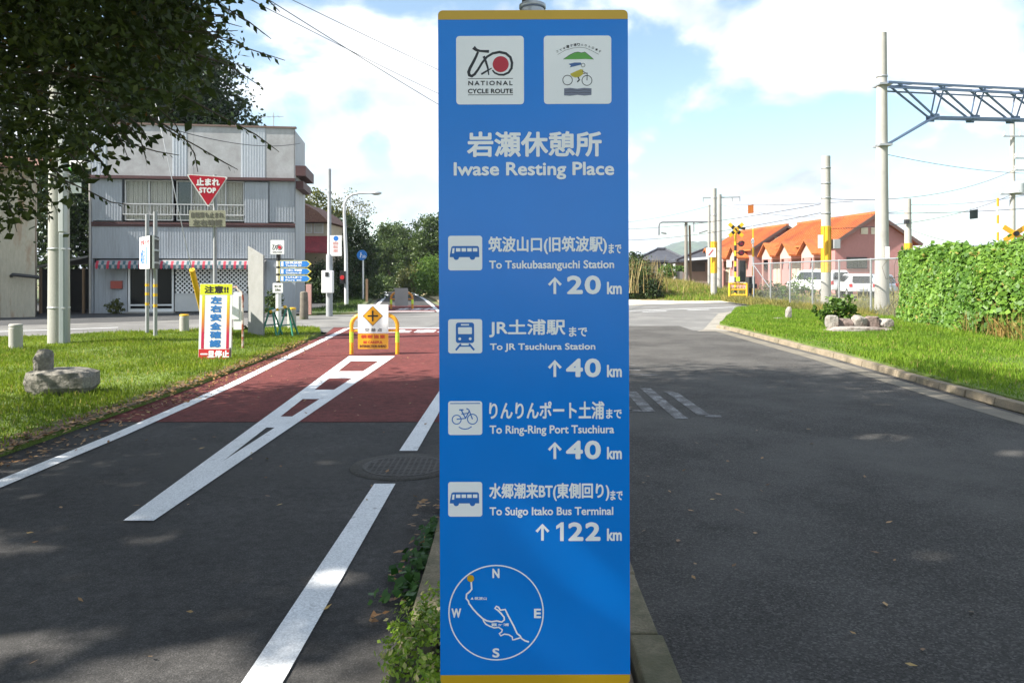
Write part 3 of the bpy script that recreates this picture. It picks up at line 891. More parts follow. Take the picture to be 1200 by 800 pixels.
for z_ in (.75, 2.0, 3.6):
    mb = MB(); mb.lathe((0, 0, z_), [(.219, 0), (.222, .004), (.222, .026), (.219, .03)], 28); mb.box(.19, .262, -.25, -.21, z_, z_ + .03)
    obj('strap', mb, STEEL, r, local=True)
mb = MB(); mb.beam((-1.0, 0, 9.8), (1.0, 0, 9.8), .09); mb.beam((-.8, .0, 9.0), (.8, 0, 9.0), .09); obj('crossarm', mb, STEEL, r, local=True)
for x_ in (-.9, -.3, .4, .9):
    mb = MB(); mb.lathe((x_, 0, 9.85), [(.03, 0), (.06, .03), (.035, .07), (.06, .1), (.03, .16)], 10); obj('insulator', mb, WHP, r, local=True)
mb = MB(); mb.beam((.2, -.05, Zat(196, PY_) - .05), (.45, -.1, Zat(196, PY_)), .04); mb.obox((.52, -.12, Zat(196, PY_) - .02), .36, .2, .16); obj('lamp_housing', mb, WHP, r, local=True, bevel=.03)
mb = MB(); mb.obox((.38, -.14, Zat(198, PY_) - .05), .14, .14, .12); obj('lamp_cover', mb, mat('green_plastic', (.1, .5, .05), .3), r, local=True, bevel=.02)
mb = MB(); mb.obox((.42, -.1, Zat(221, PY_) - .05), .22, .03, .22); obj('number_plate', mb, WHP, r, local=True, bevel=.005)
# guy wire from the pole to the lawn with its yellow cover
ga, gt, gb = at(182, 120, PY_ - .6), at(225, 316, 14.9), gp(246, 402, .05)
r = thing('guy_wire', 'thin slanting guy wire with yellow cover behind the caution board', 'guy wire', gb)
dirv = (gt - gb)
mb = MB(); mb.tube([gb, gt, gt + dirv.normalized() * .4, ga], .008, 6); obj('cable', mb, STEEL, r)
mb = MB(); mb.tube([gb + dirv * .25, gt], .055, 10); obj('cover', mb, YEL, r)

# bollards
def bollard(px, pb, h, rad, label, cap):
    b = gp(px, pb)
    r = thing('bollard', label, 'bollard', b, group='concrete bollards along the street edge')
    mb = MB(); mb.cyl((0, 0, -.02), (0, 0, h * .86), rad, rad, n=22, caps=False); mb.lathe((0, 0, h * .86), [(rad, 0), (rad * .93, .008), (rad * .93, .022), (rad, .03)], 22)
    obj('post', mb, CONCP, r, local=True)
    mb = MB(); mb.lathe((0, 0, h * .86 + .03), [(rad, 0), (rad, h * .14 - .045), (rad * .93, h * .14 - .033), (rad * .5, h * .14 - .03)], 22)
    obj('cap', mb, YEL if cap else CONCP, r, local=True)
bollard(18.5, 413, .56, .12, 'plain grey concrete bollard beside the thick utility pole', False)
bollard(216, 391, .50, .115, 'pale bollard with yellow band, left of the red and yellow caution board', True)
bollard(342, 387, .62, .115, 'pale bollard with yellow band behind the green barricade', True)

# two-post notice board seen nearly edge-on
pa, pb_ = gp(172.5, 391, .05), gp(182, 394.5, .05)
r = thing('notice_board', 'narrow two post notice board with blue lettering, seen almost edge on', 'notice board', (pa + pb_) / 2)
for q in (pa, pb_):
    mb = MB(); mb.cyl((q.x, q.y, 0), (q.x, q.y, 3.0), .045, n=12); po = obj('post', mb, GREYP, r)
    for z_ in (.75, 1.0, 1.22):
        mb = MB(); mb.cyl((q.x, q.y, z_), (q.x, q.y, z_ + .07), .047, n=12); obj('reflective_band', mb, YEL, po)
A = at(163.5, 316, 18.2); B = at(178, 316, 17.0)
u_ = Vector((B.x - A.x, B.y - A.y, 0)); Lb = u_.length; u_.normalize()
zb_, zt_ = Zat(315, 17.6), Zat(277, 17.6)
pl = plane((A.x, A.y, zb_), u_, (0, 0, 1))
mb = MB(); mb.prism([(0, 0), (Lb, 0), (Lb, zt_ - zb_), (0, zt_ - zb_)], pl, -.05, 0); bo = obj('board', mb, WHP, r, bevel=.006)
mb = MB(); mb.text('いばらき', (.12, .1, Lb * .45, (zt_ - zb_) * .62), pl, .003, .012); mb.box(0, 0, 0, 0, 0, 0) if False else None
mb.ribbon([(Lb * .58, .1), (Lb * .58, .5)], .1, pl, .003)
obj('board_lettering', mb, BLUE, bo)
mb = MB(); mb.text('お知らせ', (.12, (zt_ - zb_) * .74, Lb * .8, (zt_ - zb_) * .9), pl, .003, .006); obj('heading_lettering', mb, SIGNRED, bo)
C = at(178.3, 316, 17.0); D = at(186.5, 316, 18.0)
u2 = Vector((D.x - C.x, D.y - C.y, 0)); L2 = u2.length; u2.normalize()
pl2 = plane((C.x, C.y, zb_), u2, (0, 0, 1))
mb = MB(); mb.prism([(0, 0), (L2, 0), (L2, zt_ - zb_), (0, zt_ - zb_)], pl2, -.05, 0); ba = obj('back_panel', mb, mat('dark_panel', (.05, .05, .045), .7, .2, 4), r, bevel=.006)
for z_ in (.12, .4, .66):
    mb = MB(); mb.prism([(.05, z_), (L2 - .05, z_), (L2 - .05, z_ + .04), (.05, z_ + .04)], pl2, .002, .03); obj('bracket', mb, STEEL, ba)

# stop sign with its plaque
q = gp(252, 418.5, .05); Ys = q.y
r = thing('stop_sign', 'red inverted triangle stop sign with faded plaque below, on a grey pole', 'road sign', q)
mb = MB(); mb.cyl((q.x, Ys, 0), (q.x, Ys, Zat(205, Ys)), .034, n=14); obj('pole', mb, GREYP, r)
a_, b2, c2 = at(222, 205, Ys), at(269, 207.5, Ys), at(246.5, 244, Ys)
pl = plane((a_.x, Ys - .15, 0), (b2.x - a_.x, .12, 0), (0, 0, 1))
def tri(k):
    pts = [(.0, a_.z), (b2.x - a_.x, b2.z), (c2.x - a_.x, c2.z)]
    cx_ = sum(p[0] for p in pts) / 3; cz_ = sum(p[1] for p in pts) / 3
    out = []
    pts = [(cx_ + (x - cx_) * k, cz_ + (z_ - cz_) * k) for x, z_ in pts][::-1]
    for i in range(3):
        p, a, b = Vector(pts[i]), Vector(pts[i - 1]), Vector(pts[(i + 1) % 3])
        out += [p + (a - p) * .06, p + (a - p) * .018 + (b - p) * .018, p + (b - p) * .06]
    return [(v.x, v.y) for v in out]
mb = MB(); mb.prism(tri(1.0), pl, -.004, 0); pt_ = obj('plate', mb, WHP, r)
mb = MB(); mb.prism(tri(.91), pl, .0005, .002); obj('face', mb, SIGNRED, pt_)
w = b2.x - a_.x
mb = MB(); mb.text('止まれ', (w * .24, Zat(218.5, Ys), w * .80, Zat(209.5, Ys)), pl, .004, .008); mb.text('STOP', (w * .31, Zat(227, Ys), w * .71, Zat(220.5, Ys)), pl, .004, .007, 1.1)
obj('lettering', mb, SWHT, pt_)
pz = plane((Xat(225, Ys), Ys - .12, 0), (1, .1, 0), (0, 0, 1)); pw = Xat(266, Ys) - Xat(225, Ys)
mb = MB(); mb.prism([(0, Zat(266, Ys)), (pw, Zat(266, Ys)), (pw, Zat(247, Ys)), (0, Zat(247, Ys))], pz, -.004, 0); pq = obj('plaque', mb, mat('faded_plaque', (.30, .30, .22), .7, .15, 6), r, bevel=.004)
mb = MB(); mb.text('自転車も止まれ', (.03, Zat(256, Ys), pw - .03, Zat(249, Ys)), pz, .003, .004); mb.text('左右確認', (.06, Zat(265, Ys), pw - .06, Zat(257.5, Ys)), pz, .003, .005)
obj('lettering', mb, mat('faded_ink', (.10, .10, .08), .7), pq)
for z_ in (Zat(224, Ys), Zat(256, Ys)):
    mb = MB(); mb.box(q.x - .05, q.x + .05, Ys - .06, Ys + .036, z_ - .02, z_ + .02); obj('clamp', mb, STEEL, r)

# caution board
Yc = 13.35
x0_, x1_ = Xat(232.3, Yc), Xat(270.3, Yc)
r = thing('caution_board', 'upright white caution board with yellow top and red bottom, standing on the lawn', 'caution board', ((x0_ + x1_) / 2, Yc, .05))
zb_, zt_ = Zat(421, Yc), Zat(332.5, Yc); H_ = zt_ - zb_; W_ = x1_ - x0_
tilt = .06
pl = plane((x0_, Yc, zb_), (1, .03, 0), (0, tilt, 1))
mb = MB(); mb.prism([(0, 0), (W_, 0), (W_, H_), (0, H_)], pl, -.012, 0); bd = obj('board', mb, WHP, r, bevel=.003)
mb = MB(); mb.flat([(0.004, H_ * .855), (W_ - .004, H_ * .855), (W_ - .004, H_ - .004), (.004, H_ - .004)], pl, .002)
CY = mat('caution_yellow', (.62, .66, .02), .5, .05, 4); obj('heading_panel', mb, CY, bd)
mb = MB(); mb.flat([(0.004, .004), (W_ - .004, .004), (W_ - .004, H_ * .135), (.004, H_ * .135)], pl, .002); obj('base_panel', mb, RED, bd)
gm = bpy.data.materials.new('yellow_to_red_stripe'); gm.use_nodes = True
gn, gk = gm.node_tree.nodes, gm.node_tree.links
gtc = gn.new('ShaderNodeTexCoord'); gs = gn.new('ShaderNodeSeparateXYZ'); gr = gn.new('ShaderNodeValToRGB'); gmr = gn.new('ShaderNodeMapRange')
gk.new(gtc.outputs['Object'], gs.inputs[0]); gmr.inputs['From Min'].default_value = .25; gmr.inputs['From Max'].default_value = 1.05
gk.new(gs.outputs['Z'], gmr.inputs['Value']); gk.new(gmr.outputs[0], gr.inputs['Fac'])
gr.color_ramp.elements[0].color = (.5, .01, .06, 1); gr.color_ramp.elements[0].position = .25; gr.color_ramp.elements[1].color = (.62, .62, .02, 1)
e_ = gr.color_ramp.elements.new(.6); e_.color = (.62, .28, .02, 1)
gk.new(gr.outputs['Color'], gn['Principled BSDF'].inputs['Base Color'])
mb = MB()
for a, b in ((.075, .16), (.84, .925)): mb.flat([(W_ * a, H_ * .14), (W_ * b, H_ * .14), (W_ * b, H_ * .85), (W_ * a, H_ * .85)], pl, .002)
obj('stripe', mb, gm, bd)
mb = MB(); mb.text('注意!!', (W_ * .14, H_ * .875, W_ * .88, H_ * .975), pl, .004, .006); obj('heading_lettering', mb, BLK, bd)
mb = MB()
for i, ch in enumerate('左右安全確認'):
    t_ = H_ * (.835 - i * .115); mb.text(ch, (W_ * .33, t_ - H_ * .1, W_ * .68, t_), pl, .003, .008)
obj('lettering', mb, mat('caution_blue', (.02, .16, .45), .5), bd)
mb = MB(); mb.text('一旦停止', (W_ * .06, H_ * .02, W_ * .94, H_ * .12), pl, .004, .007); obj('base_lettering', mb, SWHT, bd)
for x_, b_y in ((x0_ + .02, -.0), (x1_ - .02, .0), ((x0_ + x1_) / 2, .5)):
    mb = MB(); mb.cyl((x_, Yc + b_y, .0), (x_, Yc + .03 + b_y * .25, 1.15 if b_y else zb_ + .2), .012, n=8); obj('leg', mb, DARK, r)

# rusty pipe hoop with notices
qa, qb = gp(271, 408, .05), gp(284.5, 408, .05)
r = thing('pipe_barrier', 'red and white rusty pipe hoop with taped white notices, beside the caution board', 'barrier', ((qa.x + qb.x) / 2, qa.y, .05))
Yh = qa.y; zt_ = Zat(336, Yh)
pts = [(qa.x, Yh, 0), (qa.x, Yh, zt_ - .1), (qa.x + .03, Yh, zt_ - .02), (qa.x + .1, Yh, zt_)] + [(qb.x - .1, Yh, zt_ - .05), (qb.x - .02, Yh, zt_ - .1), (qb.x, Yh, zt_ - .2), (qb.x, Yh, 0)]
mb = MB(); mb.tube(pts, .022, 10); obj('pipe', mb, mat('rusty_white', (.62, .55, .48), .7, .1, 5, stain=(.32, .07, .03), stain_scale=6, stain_pos=(.46, .56)), r)
pl = plane((qa.x + .02, Yh, 0), (1, 0, 0), (0, 0, 1))
for a, b, y0_, y1_, dy_ in ((.0, .14, 345, 374, -.03), (.03, .19, 342, 386, -.015)):
    mb = MB(); mb.prism([(a, Zat(y1_, Yh)), (b, Zat(y1_, Yh)), (b, Zat(y0_, Yh)), (a, Zat(y0_, Yh))], pl, -dy_ - .004, -dy_); obj('notice', mb, WHP, r)

# concrete slab monument
sa, sb, sc_ = gp(290.5, 392, .05), gp(308.5, 394.5, .05), gp(313, 392, .05)
r = thing('concrete_slab', 'tall narrow concrete slab with sloping top beside the guide signpost', 'concrete slab', (sb.x, sb.y, .05))
zl_, zr_ = Zat(288, sa.y), Zat(299, sb.y)
nb_ = (sc_ - sb); nb_.z = 0; nb_ = nb_.normalized() * .22
nv = Vector((0, 0, 1))
vs = [sa, sb, sb + nb_, sa + nb_]
vs = [Vector((v.x, v.y, -.05)) for v in vs] + [Vector((sa.x, sa.y, zl_)), Vector((sb.x, sb.y, zr_)), Vector((sb.x + nb_.x, sb.y + nb_.y, zr_)), Vector((sa.x + nb_.x, sa.y + nb_.y, zl_))]
mb = MB(); mb.add(vs, [(3, 2, 1, 0), (4, 5, 6, 7), (0, 1, 5, 4), (1, 2, 6, 5), (2, 3, 7, 6), (3, 0, 4, 7)]); obj('slab', mb, mat('slab_concrete', (.235, .235, .225), .9, .12, 2.5, bump=.25, bscale=60, fine=.12, fscale=90, stain=(.17, .17, .155), stain_scale=1.5, stain_pos=(.5, .75)), r, bevel=.012)

# guide signpost with three arrow boards
q = gp(326.5, 383, .05); Yg = q.y
r = thing('guide_signpost', 'guide signpost with three blue arrow boards and a square emblem plate on top', 'signpost', q)
zz = lambda y: Zat(y, Yg)
mb = MB(); mb.cyl((q.x, Yg, 0), (q.x, Yg, zz(297)), .06, n=16)
po = obj('pole', mb, BLK, r)
for y_ in (309, 317.5, 326): mb = MB(); mb.cyl((q.x, Yg, zz(y_ + 3)), (q.x, Yg, zz(y_ - 3)), .064, n=16); obj('pole_band', mb, mat('cream_band', (.62, .58, .44), .5), po)
mb = MB(); mb.cyl((q.x, Yg, .0), (q.x, Yg, zz(343)), .075, n=16); obj('pole_sleeve', mb, WHP, po)
pl = plane((q.x, Yg - .085, 0), (1, 0, 0), (0, 0, 1))
hw = .19
mb = MB(); mb.prism(rrect(-.2, zz(298), .18, zz(281.5), .02), pl, -.02, 0); ep = obj('emblem_plate', mb, WHP, r)
mb = MB(); mb.ribbon([(-.115, zz(287.2)), (-.13, zz(290)), (-.14, zz(292.3)), (-.11, zz(293)), (-.04, zz(288)), (.03, zz(287))], .018, pl, .003); mb.ribbon([(-.06, zz(287.6)), (-.03, zz(293))], .016, pl, .0035); mb.ribbon([(-.15, zz(287)), (-.08, zz(287.6))], .016, pl, .004)
mb.ribbon(circ(.055, zz(290), .068, 20), .014, pl, .0025, closed=True); mb.text('NATIONAL CYCLE ROUTE', (-.14, zz(296.4), .12, zz(294.8)), pl, .003, .001)
mb.mi = 1; mb.flat(circ(.055, zz(290), .05, 20), pl, .003); obj('emblem', mb, [SBLK, SIGNRED], ep)
texts = [('旧筑波駅', 'Tsukuba 20'), ('土浦', 'Tsuchiura 40'), ('りんりんポート', 'Port 40')]
for i, (ya, yb) in enumerate(((305.4, 313.2), (314.3, 321.8), (322.6, 330.2))):
    xa, xb, xt = .06, Xat(361.5, Yg) - q.x, Xat(366, Yg) - q.x
    mb = MB(); mb.prism([(xa, zz(yb)), (xb, zz(yb)), (xt, zz((ya + yb) / 2)), (xb, zz(ya)), (xa, zz(ya))], pl, -.02, 0)
    br = obj('arrow_board', mb, mat('arrow_edge_yellow', (.7, .62, .12), .5), r, bevel=.003)
    mb = MB(); mb.flat([(xa + .01, zz(yb) + .012), (xb - .02, zz(yb) + .012), (xt - .05, zz((ya + yb) / 2)), (xb - .02, zz(ya) - .012), (xa + .01, zz(ya) - .012)], pl, .002); fc = obj('face', mb, mat('guide_blue', (.03, .21, .62), .45), br)
    mb = MB(); mb.flat([(xa + .04, zz(yb) + .03), (xa + .1, zz(yb) + .03), (xa + .1, zz(ya) - .03), (xa + .04, zz(ya) - .03)], pl, .003)
    mb.text(texts[i][0], (xa + .16, zz((ya + yb) / 2), xa + .62, zz(ya) - .025), pl, .004, .004); mb.text(texts[i][1], (xa + .16, zz(yb) + .025, xa + .6, zz((ya + yb) / 2) - .02), pl, .004, .003)
    obj('lettering', mb, SWHT, fc)
mb = MB(); mb.prism(rrect(-.14, zz(343), .14, zz(331.5), .02), pl, -.02, 0); lp = obj('lower_plate', mb, WHP, r)
mb = MB(); mb.text('霞ヶ浦', (-.09, zz(336.5), .09, zz(334)), pl, .003, .003); mb.text('2.0km', (-.08, zz(340.8), .08, zz(338)), pl, .003, .003); obj('lettering', mb, mat('faded_ink', (.1, .1, .08)), lp)

# green barricade (two A-frames carrying a striped bar)
qa, qb = gp(313, 394, .05), gp(346, 392.5, .05)
Yb = (qa.y + qb.y) / 2
r = thing('green_barricade', 'low barricade of two green pipe trestles with a striped bar, in front of the signpost', 'barricade', ((qa.x + qb.x) / 2, Yb, .05))
za = Zat(362, Yb)
for cx_ in (Xat(318, Yb), Xat(337, Yb)):
    mb = MB(); mb.tube([(cx_ - .2, Yb - .18, 0), (cx_ - .03, Yb - .02, za), (cx_ + .03, Yb + .02, za + .02), (cx_ + .22, Yb + .2, 0)], .024, 8)
    mb.tube([(cx_ + .2, Yb - .22, 0), (cx_ + .03, Yb - .02, za - .01)], .024, 8)
    mb.tube([(cx_ - .11, Yb - .1, .3), (cx_ + .12, Yb + .1, .32)], .016, 8)
    obj('trestle', mb, GRN, r)
xa, xb = Xat(322, Yb), Xat(341, Yb)
mb = MB(); mb.mi = 0
mb.tube([(xa - .1, Yb - .05, za - .07), (xb - .1, Yb - .05, za + .06)], .036, 10); br = obj('bar', mb, WHP, r)
for t in (.0, .4, .85):
    a = Vector((xa - .1, Yb - .05, za - .07)).lerp(Vector((xb - .1, Yb - .05, za + .06)), t); b = a + Vector((.06, 0, .02))
    mb = MB(); mb.tube([a, b], .0375, 10); obj('bar_band', mb, YEL, br)

# old posts by the house corner
q = gp(356, 374); mb = MB(); mb.tube([(q.x, q.y, -.02), (q.x + .01, q.y, .5), (q.x, q.y, Zat(343, q.y))], [.15, .14, .13], 9); mb.ball((q.x, q.y, Zat(343, q.y)), .13, 9, 5, (1, 1, .4))
tag(obj('stone_post', mb, mat('mossy_stone', (.16, .14, .11), .95, .3, 6, bump=.6, stain=(.08, .09, .04)), None), 'short mossy stone post at the house corner by the street', 'post')
q = gp(362, 368); mb = MB(); mb.box(q.x - .1, q.x + .1, q.y - .05, q.y + .05, -.02, Zat(333, q.y)); tag(obj('pink_post', mb, mat('faded_pink', (.45, .25, .22), .8, .15, 3), None, bevel=.01), 'thin faded pink post beside the short stone post', 'post')

# street pole with a control box and hanging sign, by the far verge
q = gp(386, 369.5, .03); Yp = q.y
r = thing('control_box_pole', 'tall grey steel pole carrying a white control box and a white notice', 'pole', q)
mb = MB(); mb.tube([(q.x, Yp, 0), (q.x, Yp, 2.2), (q.x, Yp, 2.25), (q.x, Yp, Zat(198, Yp))], [.12, .115, .075, .06], 16); obj('shaft', mb, GREYP, r)
mb = MB(); mb.box(Xat(379.5, Yp), Xat(392.5, Yp), Yp - .36, Yp - .13, Zat(343, Yp), Zat(317, Yp)); cb = obj('control_box', mb, WHP, r, bevel=.02)
mb = MB(); mb.box(Xat(384, Yp), Xat(388, Yp), Yp - .375, Yp - .362, Zat(324, Yp), Zat(319, Yp)); obj('vent', mb, BLK, cb)
pl = plane((Xat(387.5, Yp), Yp - .08, 0), (1, 0, 0), (0, 0, 1)); wn = Xat(401, Yp) - Xat(387.5, Yp)
mb = MB(); mb.prism([(0, Zat(300, Yp)), (wn, Zat(300, Yp)), (wn, Zat(276, Yp)), (0, Zat(276, Yp))], pl, -.02, 0); nb2 = obj('notice', mb, WHP, r, bevel=.005)
mb = MB(); mb.flat(circ(wn * .5, Zat(279.5, Yp), .09, 20), pl, .003); obj('blue_disc', mb, BLUE, nb2)
mb = MB(); [mb.text(t, (wn * .25, Zat(y_ + 4, Yp), wn * .7, Zat(y_, Yp)), pl, .003, .004) for t, y_ in (('自', 283), ('転', 287.5), ('車', 292))]; obj('lettering', mb, mat('pale_red', (.6, .3, .28)), nb2)
mb = MB(); mb.beam((q.x, Yp - .04, Zat(278, Yp)), (q.x + wn, Yp - .05, Zat(278, Yp)), .025); mb.beam((q.x, Yp - .04, Zat(299, Yp)), (q.x + wn, Yp - .05, Zat(299, Yp)), .025); obj('bracket', mb, STEEL, r)

# street lamp
q = gp(406, 358, .03); Yl = q.y
r = thing('street_lamp', 'white street lamp with a long curved arm over the cycle path', 'street lamp', q)
pts = [(q.x, Yl, 0), at(405.5, 300, Yl), at(403.5, 250, Yl), at(403.8, 239, Yl), at(407, 232, Yl), at(413, 228, Yl), at(421, 226.5, Yl), at(436, 226.2, Yl)]
mb = MB(); mb.tube(pts, [.10, .085, .07, .065, .06, .055, .05, .045], 12); obj('mast', mb, mat('lamp_white', (.62, .63, .64), .45), r)
c = at(441, 226.4, Yl); mb = MB(); mb.ball(c, .26, 12, 8, (1, .45, .35)); obj('lamp_head', mb, STEEL, r)
mb = MB(); mb.ball(c - Vector((0, 0, .05)), .2, 12, 6, (1, .42, .25)); obj('lens', mb, mat('lamp_lens', (.7, .7, .68), .2), r)
c = at(402.5, 325, Yl); mb = MB(); mb.obox((c.x, c.y - .15, c.z), .26, .12, .6); bx = obj('signal_box', mb, BLK, r, bevel=.01)
mb = MB(); mb.cyl((c.x, c.y - .3, c.z), (c.x, c.y - .22, c.z), .1, n=14); obj('red_lens', mb, RED, bx)

# round blue sign
q = gp(425.5, 352, .03); Yr = q.y
r = thing('round_sign', 'round blue cyclist and pedestrian sign on a white pole by the path', 'road sign', q)
mb = MB(); mb.cyl((q.x, Yr, 0), (q.x, Yr, Zat(300, Yr)), .05, n=12); obj('pole', mb, WHP, r)
pl = plane((q.x - .05, Yr - .08, Zat(299, Yr)), (1, 0, 0), (0, 0, 1))
mb = MB(); mb.prism(circ(0, 0, 6 * Yr / F, 28), pl, -.02, 0); ds = obj('disc', mb, mat('guide_blue', (.03, .21, .62), .45), r)
mb = MB(); mb.flat(circ(-.06, .12, .035, 12), pl, .003); mb.ribbon([(-.06, .08), (-.07, -.02), (-.1, -.14)], .05, pl, .003); mb.ribbon([(-.06, .07), (.02, .0)], .03, pl, .0035)
mb.ribbon(circ(.06, -.1, .05, 14), .018, pl, .003, closed=True); mb.ribbon(circ(.18, -.1, .05, 14), .018, pl, .003, closed=True); mb.ribbon([(.06, -.1), (.12, .02), (.18, -.1)], .02, pl, .004)
obj('pictogram', mb, SWHT, ds)
q = gp(428.5, 354, .03); mb = MB(); mb.box(q.x - .06, q.x + .06, q.y + .3, q.y + .42, 0, Zat(327, q.y)); tag(obj('timber_post', mb, WOOD, None, bevel=.01), 'weathered brown timber post behind the round blue sign', 'post')

# hoop barriers on the path
def hoop(name, label, q0, q1, ztop, rad, pipe_m, corner):
    Yq = (q0.y + q1.y) / 2
    c_ = (q0 + q1) / 2
    r = thing(name, label, 'barrier', (c_.x, c_.y, .008), group='hoop barriers standing in the cycle path')
    a, b = Vector((q0.x, Yq, 0)), Vector((q1.x, Yq, 0))
    pts = [a + Vector((0, 0, 0))]
    pts += [Vector((a.x + corner * (1 - math.cos(t)), Yq, ztop - corner + corner * math.sin(t))) for t in [R(10 * i) for i in range(0, 10)]]
    pts += [Vector((b.x - corner * (1 - math.cos(t)), Yq, ztop - corner + corner * math.sin(t))) for t in [R(90 - 10 * i) for i in range(0, 10)]]
    pts += [b]
    mb = MB(); mb.tube(pts, rad, 14); hp_ = obj('hoop', mb, pipe_m, r)
    for x_ in (a.x, b.x):
        mb = MB(); mb.cyl((x_, Yq, ztop * .31), (x_, Yq, ztop * .58), rad * 1.04, n=14); obj('reflective_sleeve', mb, LIME, hp_)
    mb = MB(); mb.cyl((a.x, Yq, ztop * .60), (b.x, Yq, ztop * .60), rad * .6, n=10); obj('crossbar', mb, pipe_m, r)
    return r, Yq
q0, q1 = gp(411.5, 415.5), gp(466, 415)
r, Yq = hoop('hoop_barrier', 'yellow hoop barrier carrying a white crossroads warning board and an orange board', q0, q1, Zat(369, gp(440, 415).y), .038, ORG, .2)
pl = plane((Xat(420, Yq), Yq - .05, 0), (1, 0, 0), (0, 0, 1)); w = Xat(455.5, Yq) - Xat(420, Yq)
zq = lambda y: Zat(y, Yq)
mb = MB(); mb.prism(rrect(0, zq(390), w, zq(356.5), .012), pl, -.015, 0); wb = obj('warning_board', mb, WHP, r)
cx_, cz_ = w * .49, zq(370); s_ = 11.8 * Yq / F
mb = MB(); mb.flat([(cx_ - s_, cz_), (cx_, cz_ - s_), (cx_ + s_, cz_), (cx_, cz_ + s_)], pl, .0015); obj('diamond_border', mb, BLK, wb)
s_ *= .93
mb = MB(); mb.flat([(cx_ - s_, cz_), (cx_, cz_ - s_), (cx_ + s_, cz_), (cx_, cz_ + s_)], pl, .003); obj('diamond', mb, ORG, wb)
mb = MB(); mb.ribbon([(cx_ - s_ * .56, cz_), (cx_ + s_ * .56, cz_)], s_ * .17, pl, .0045); mb.ribbon([(cx_, cz_ - s_ * .56), (cx_, cz_ + s_ * .56)], s_ * .17, pl, .006); obj('crossroads_symbol', mb, BLK, wb)
mb = MB(); mb.text('交差点', (w * .22, zq(388.5), w * .80, zq(384.2)), pl, .0015, .003, 1.5); obj('lettering', mb, mat('grey_ink', (.16, .16, .17), .6), wb)
mb = MB(); mb.prism(rrect(0.0, zq(408.5), w, zq(390.8), .012), pl, -.015, 0); ob = obj('orange_board', mb, ORG, r)
mb = MB(); mb.text('横断注意', (w * .1, zq(396.3), w * .9, zq(391.8)), pl, .0015, .006, 1.2); mb.text('BE CAREFUL', (w * .18, zq(402.3), w * .82, zq(399)), pl, .0015, .004); obj('red_lettering', mb, mat('warning_red', (.5, .05, .01), .5), ob)
mb = MB(); mb.text('INTERSECTION AHEAD', (w * .06, zq(406.8), w * .94, zq(403.6)), pl, .0015, .004); obj('brown_lettering', mb, mat('brown_ink', (.16, .05, .01), .6), ob)
q0, q1 = gp(458.3, 362), gp(483.3, 362)
r, Yq = hoop('hoop_barrier', 'far orange hoop barrier with a blank grey board, beyond the cross street', q0, q1, Zat(342.8, q0.y), .05, mat('far_hoop_orange', (.55, .22, .03), .5), .25)
mb = MB(); Yt = Yq; mb.cyl((q0.x + .28, Yq, Zat(342.8, Yq)), (q1.x - .28, Yq, Zat(342.8, Yq)), .053, n=12); obj('reflective_sleeve', mb, LIME, r)
mb = MB(); mb.box(Xat(463, Yq), Xat(478.5, Yq), Yq - .09, Yq - .06, Zat(358.5, Yq), Zat(337.5, Yq)); obj('grey_board', mb, mat('grey_board', (.27, .25, .24), .7, .08, 3), r, bevel=.008)

# boulder seat on the lawn
def rock(name, label, cat, c, size, seed, m, group=None, rz=0.0, cuts=1.0):
    rg = np.random.default_rng(seed)
    n_, m_ = 22, 14
    planes = [(unit(rg.normal(size=(1, 3)))[0], rg.uniform(.72, 1.0)) for _ in range(11)]
    vs, fs = [], []
    for i in range(m_ + 1):
        th = math.pi * i / m_
        for k in range(n_):
            a = 2 * math.pi * k / n_
            d_ = np.array([math.sin(th) * math.cos(a), math.sin(th) * math.sin(a), math.cos(th)])
            rr = 1.15
            for pn, pd in planes:
                dp = float(d_ @ pn)
                if dp > .05: rr = min(rr, pd / dp)
            rr = min(rr, 1 / max(abs(d_[0]), abs(d_[1]), abs(d_[2])) * .82)
            rr *= 1 + .025 * math.sin(7 * d_[0] + seed) * math.cos(9 * d_[1]) + rg.uniform(-.012, .012)
            p = d_ * rr * np.array(size) / 2
            x_, y_ = p[0] * math.cos(rz) - p[1] * math.sin(rz), p[0] * math.sin(rz) + p[1] * math.cos(rz)
            vs.append((c[0] + x_, c[1] + y_, c[2] + p[2]))
    for i in range(m_):
        for k in range(n_):
            a, b = i * n_ + k, i * n_ + (k + 1) % n_
            fs.append((a + n_, b + n_, b, a))
    mb = MB(); mb.add(vs, fs)
    return tag(obj(name, mb, m), label, cat, group)
STONE = mat('grey_stone', (.21, .195, .165), .92, .25, 4, bump=.9, bscale=18, fine=.25, fscale=45, stain=(.09, .09, .07), stain_scale=3)
STONE2 = mat('pale_stone', (.29, .265, .235), .92, .25, 5, bump=.9, bscale=18, fine=.2, fscale=45, stain=(.17, .13, .11), stain_scale=3)
q = gp(73, 468, .05)
rock('boulder', 'large flat grey boulder lying on the lawn near the path', 'boulder', (Xat(74, 9.6), 9.6, .15), (.98, .7, .5), 5, STONE, rz=.12)
q = gp(48, 455, .05)
rock('upright_stone', 'small upright carved stone standing on the flat grey boulder', 'stone', (Xat(51, 9.55), 9.55, .46), (.26, .22, .36), 11, STONE, rz=.4)

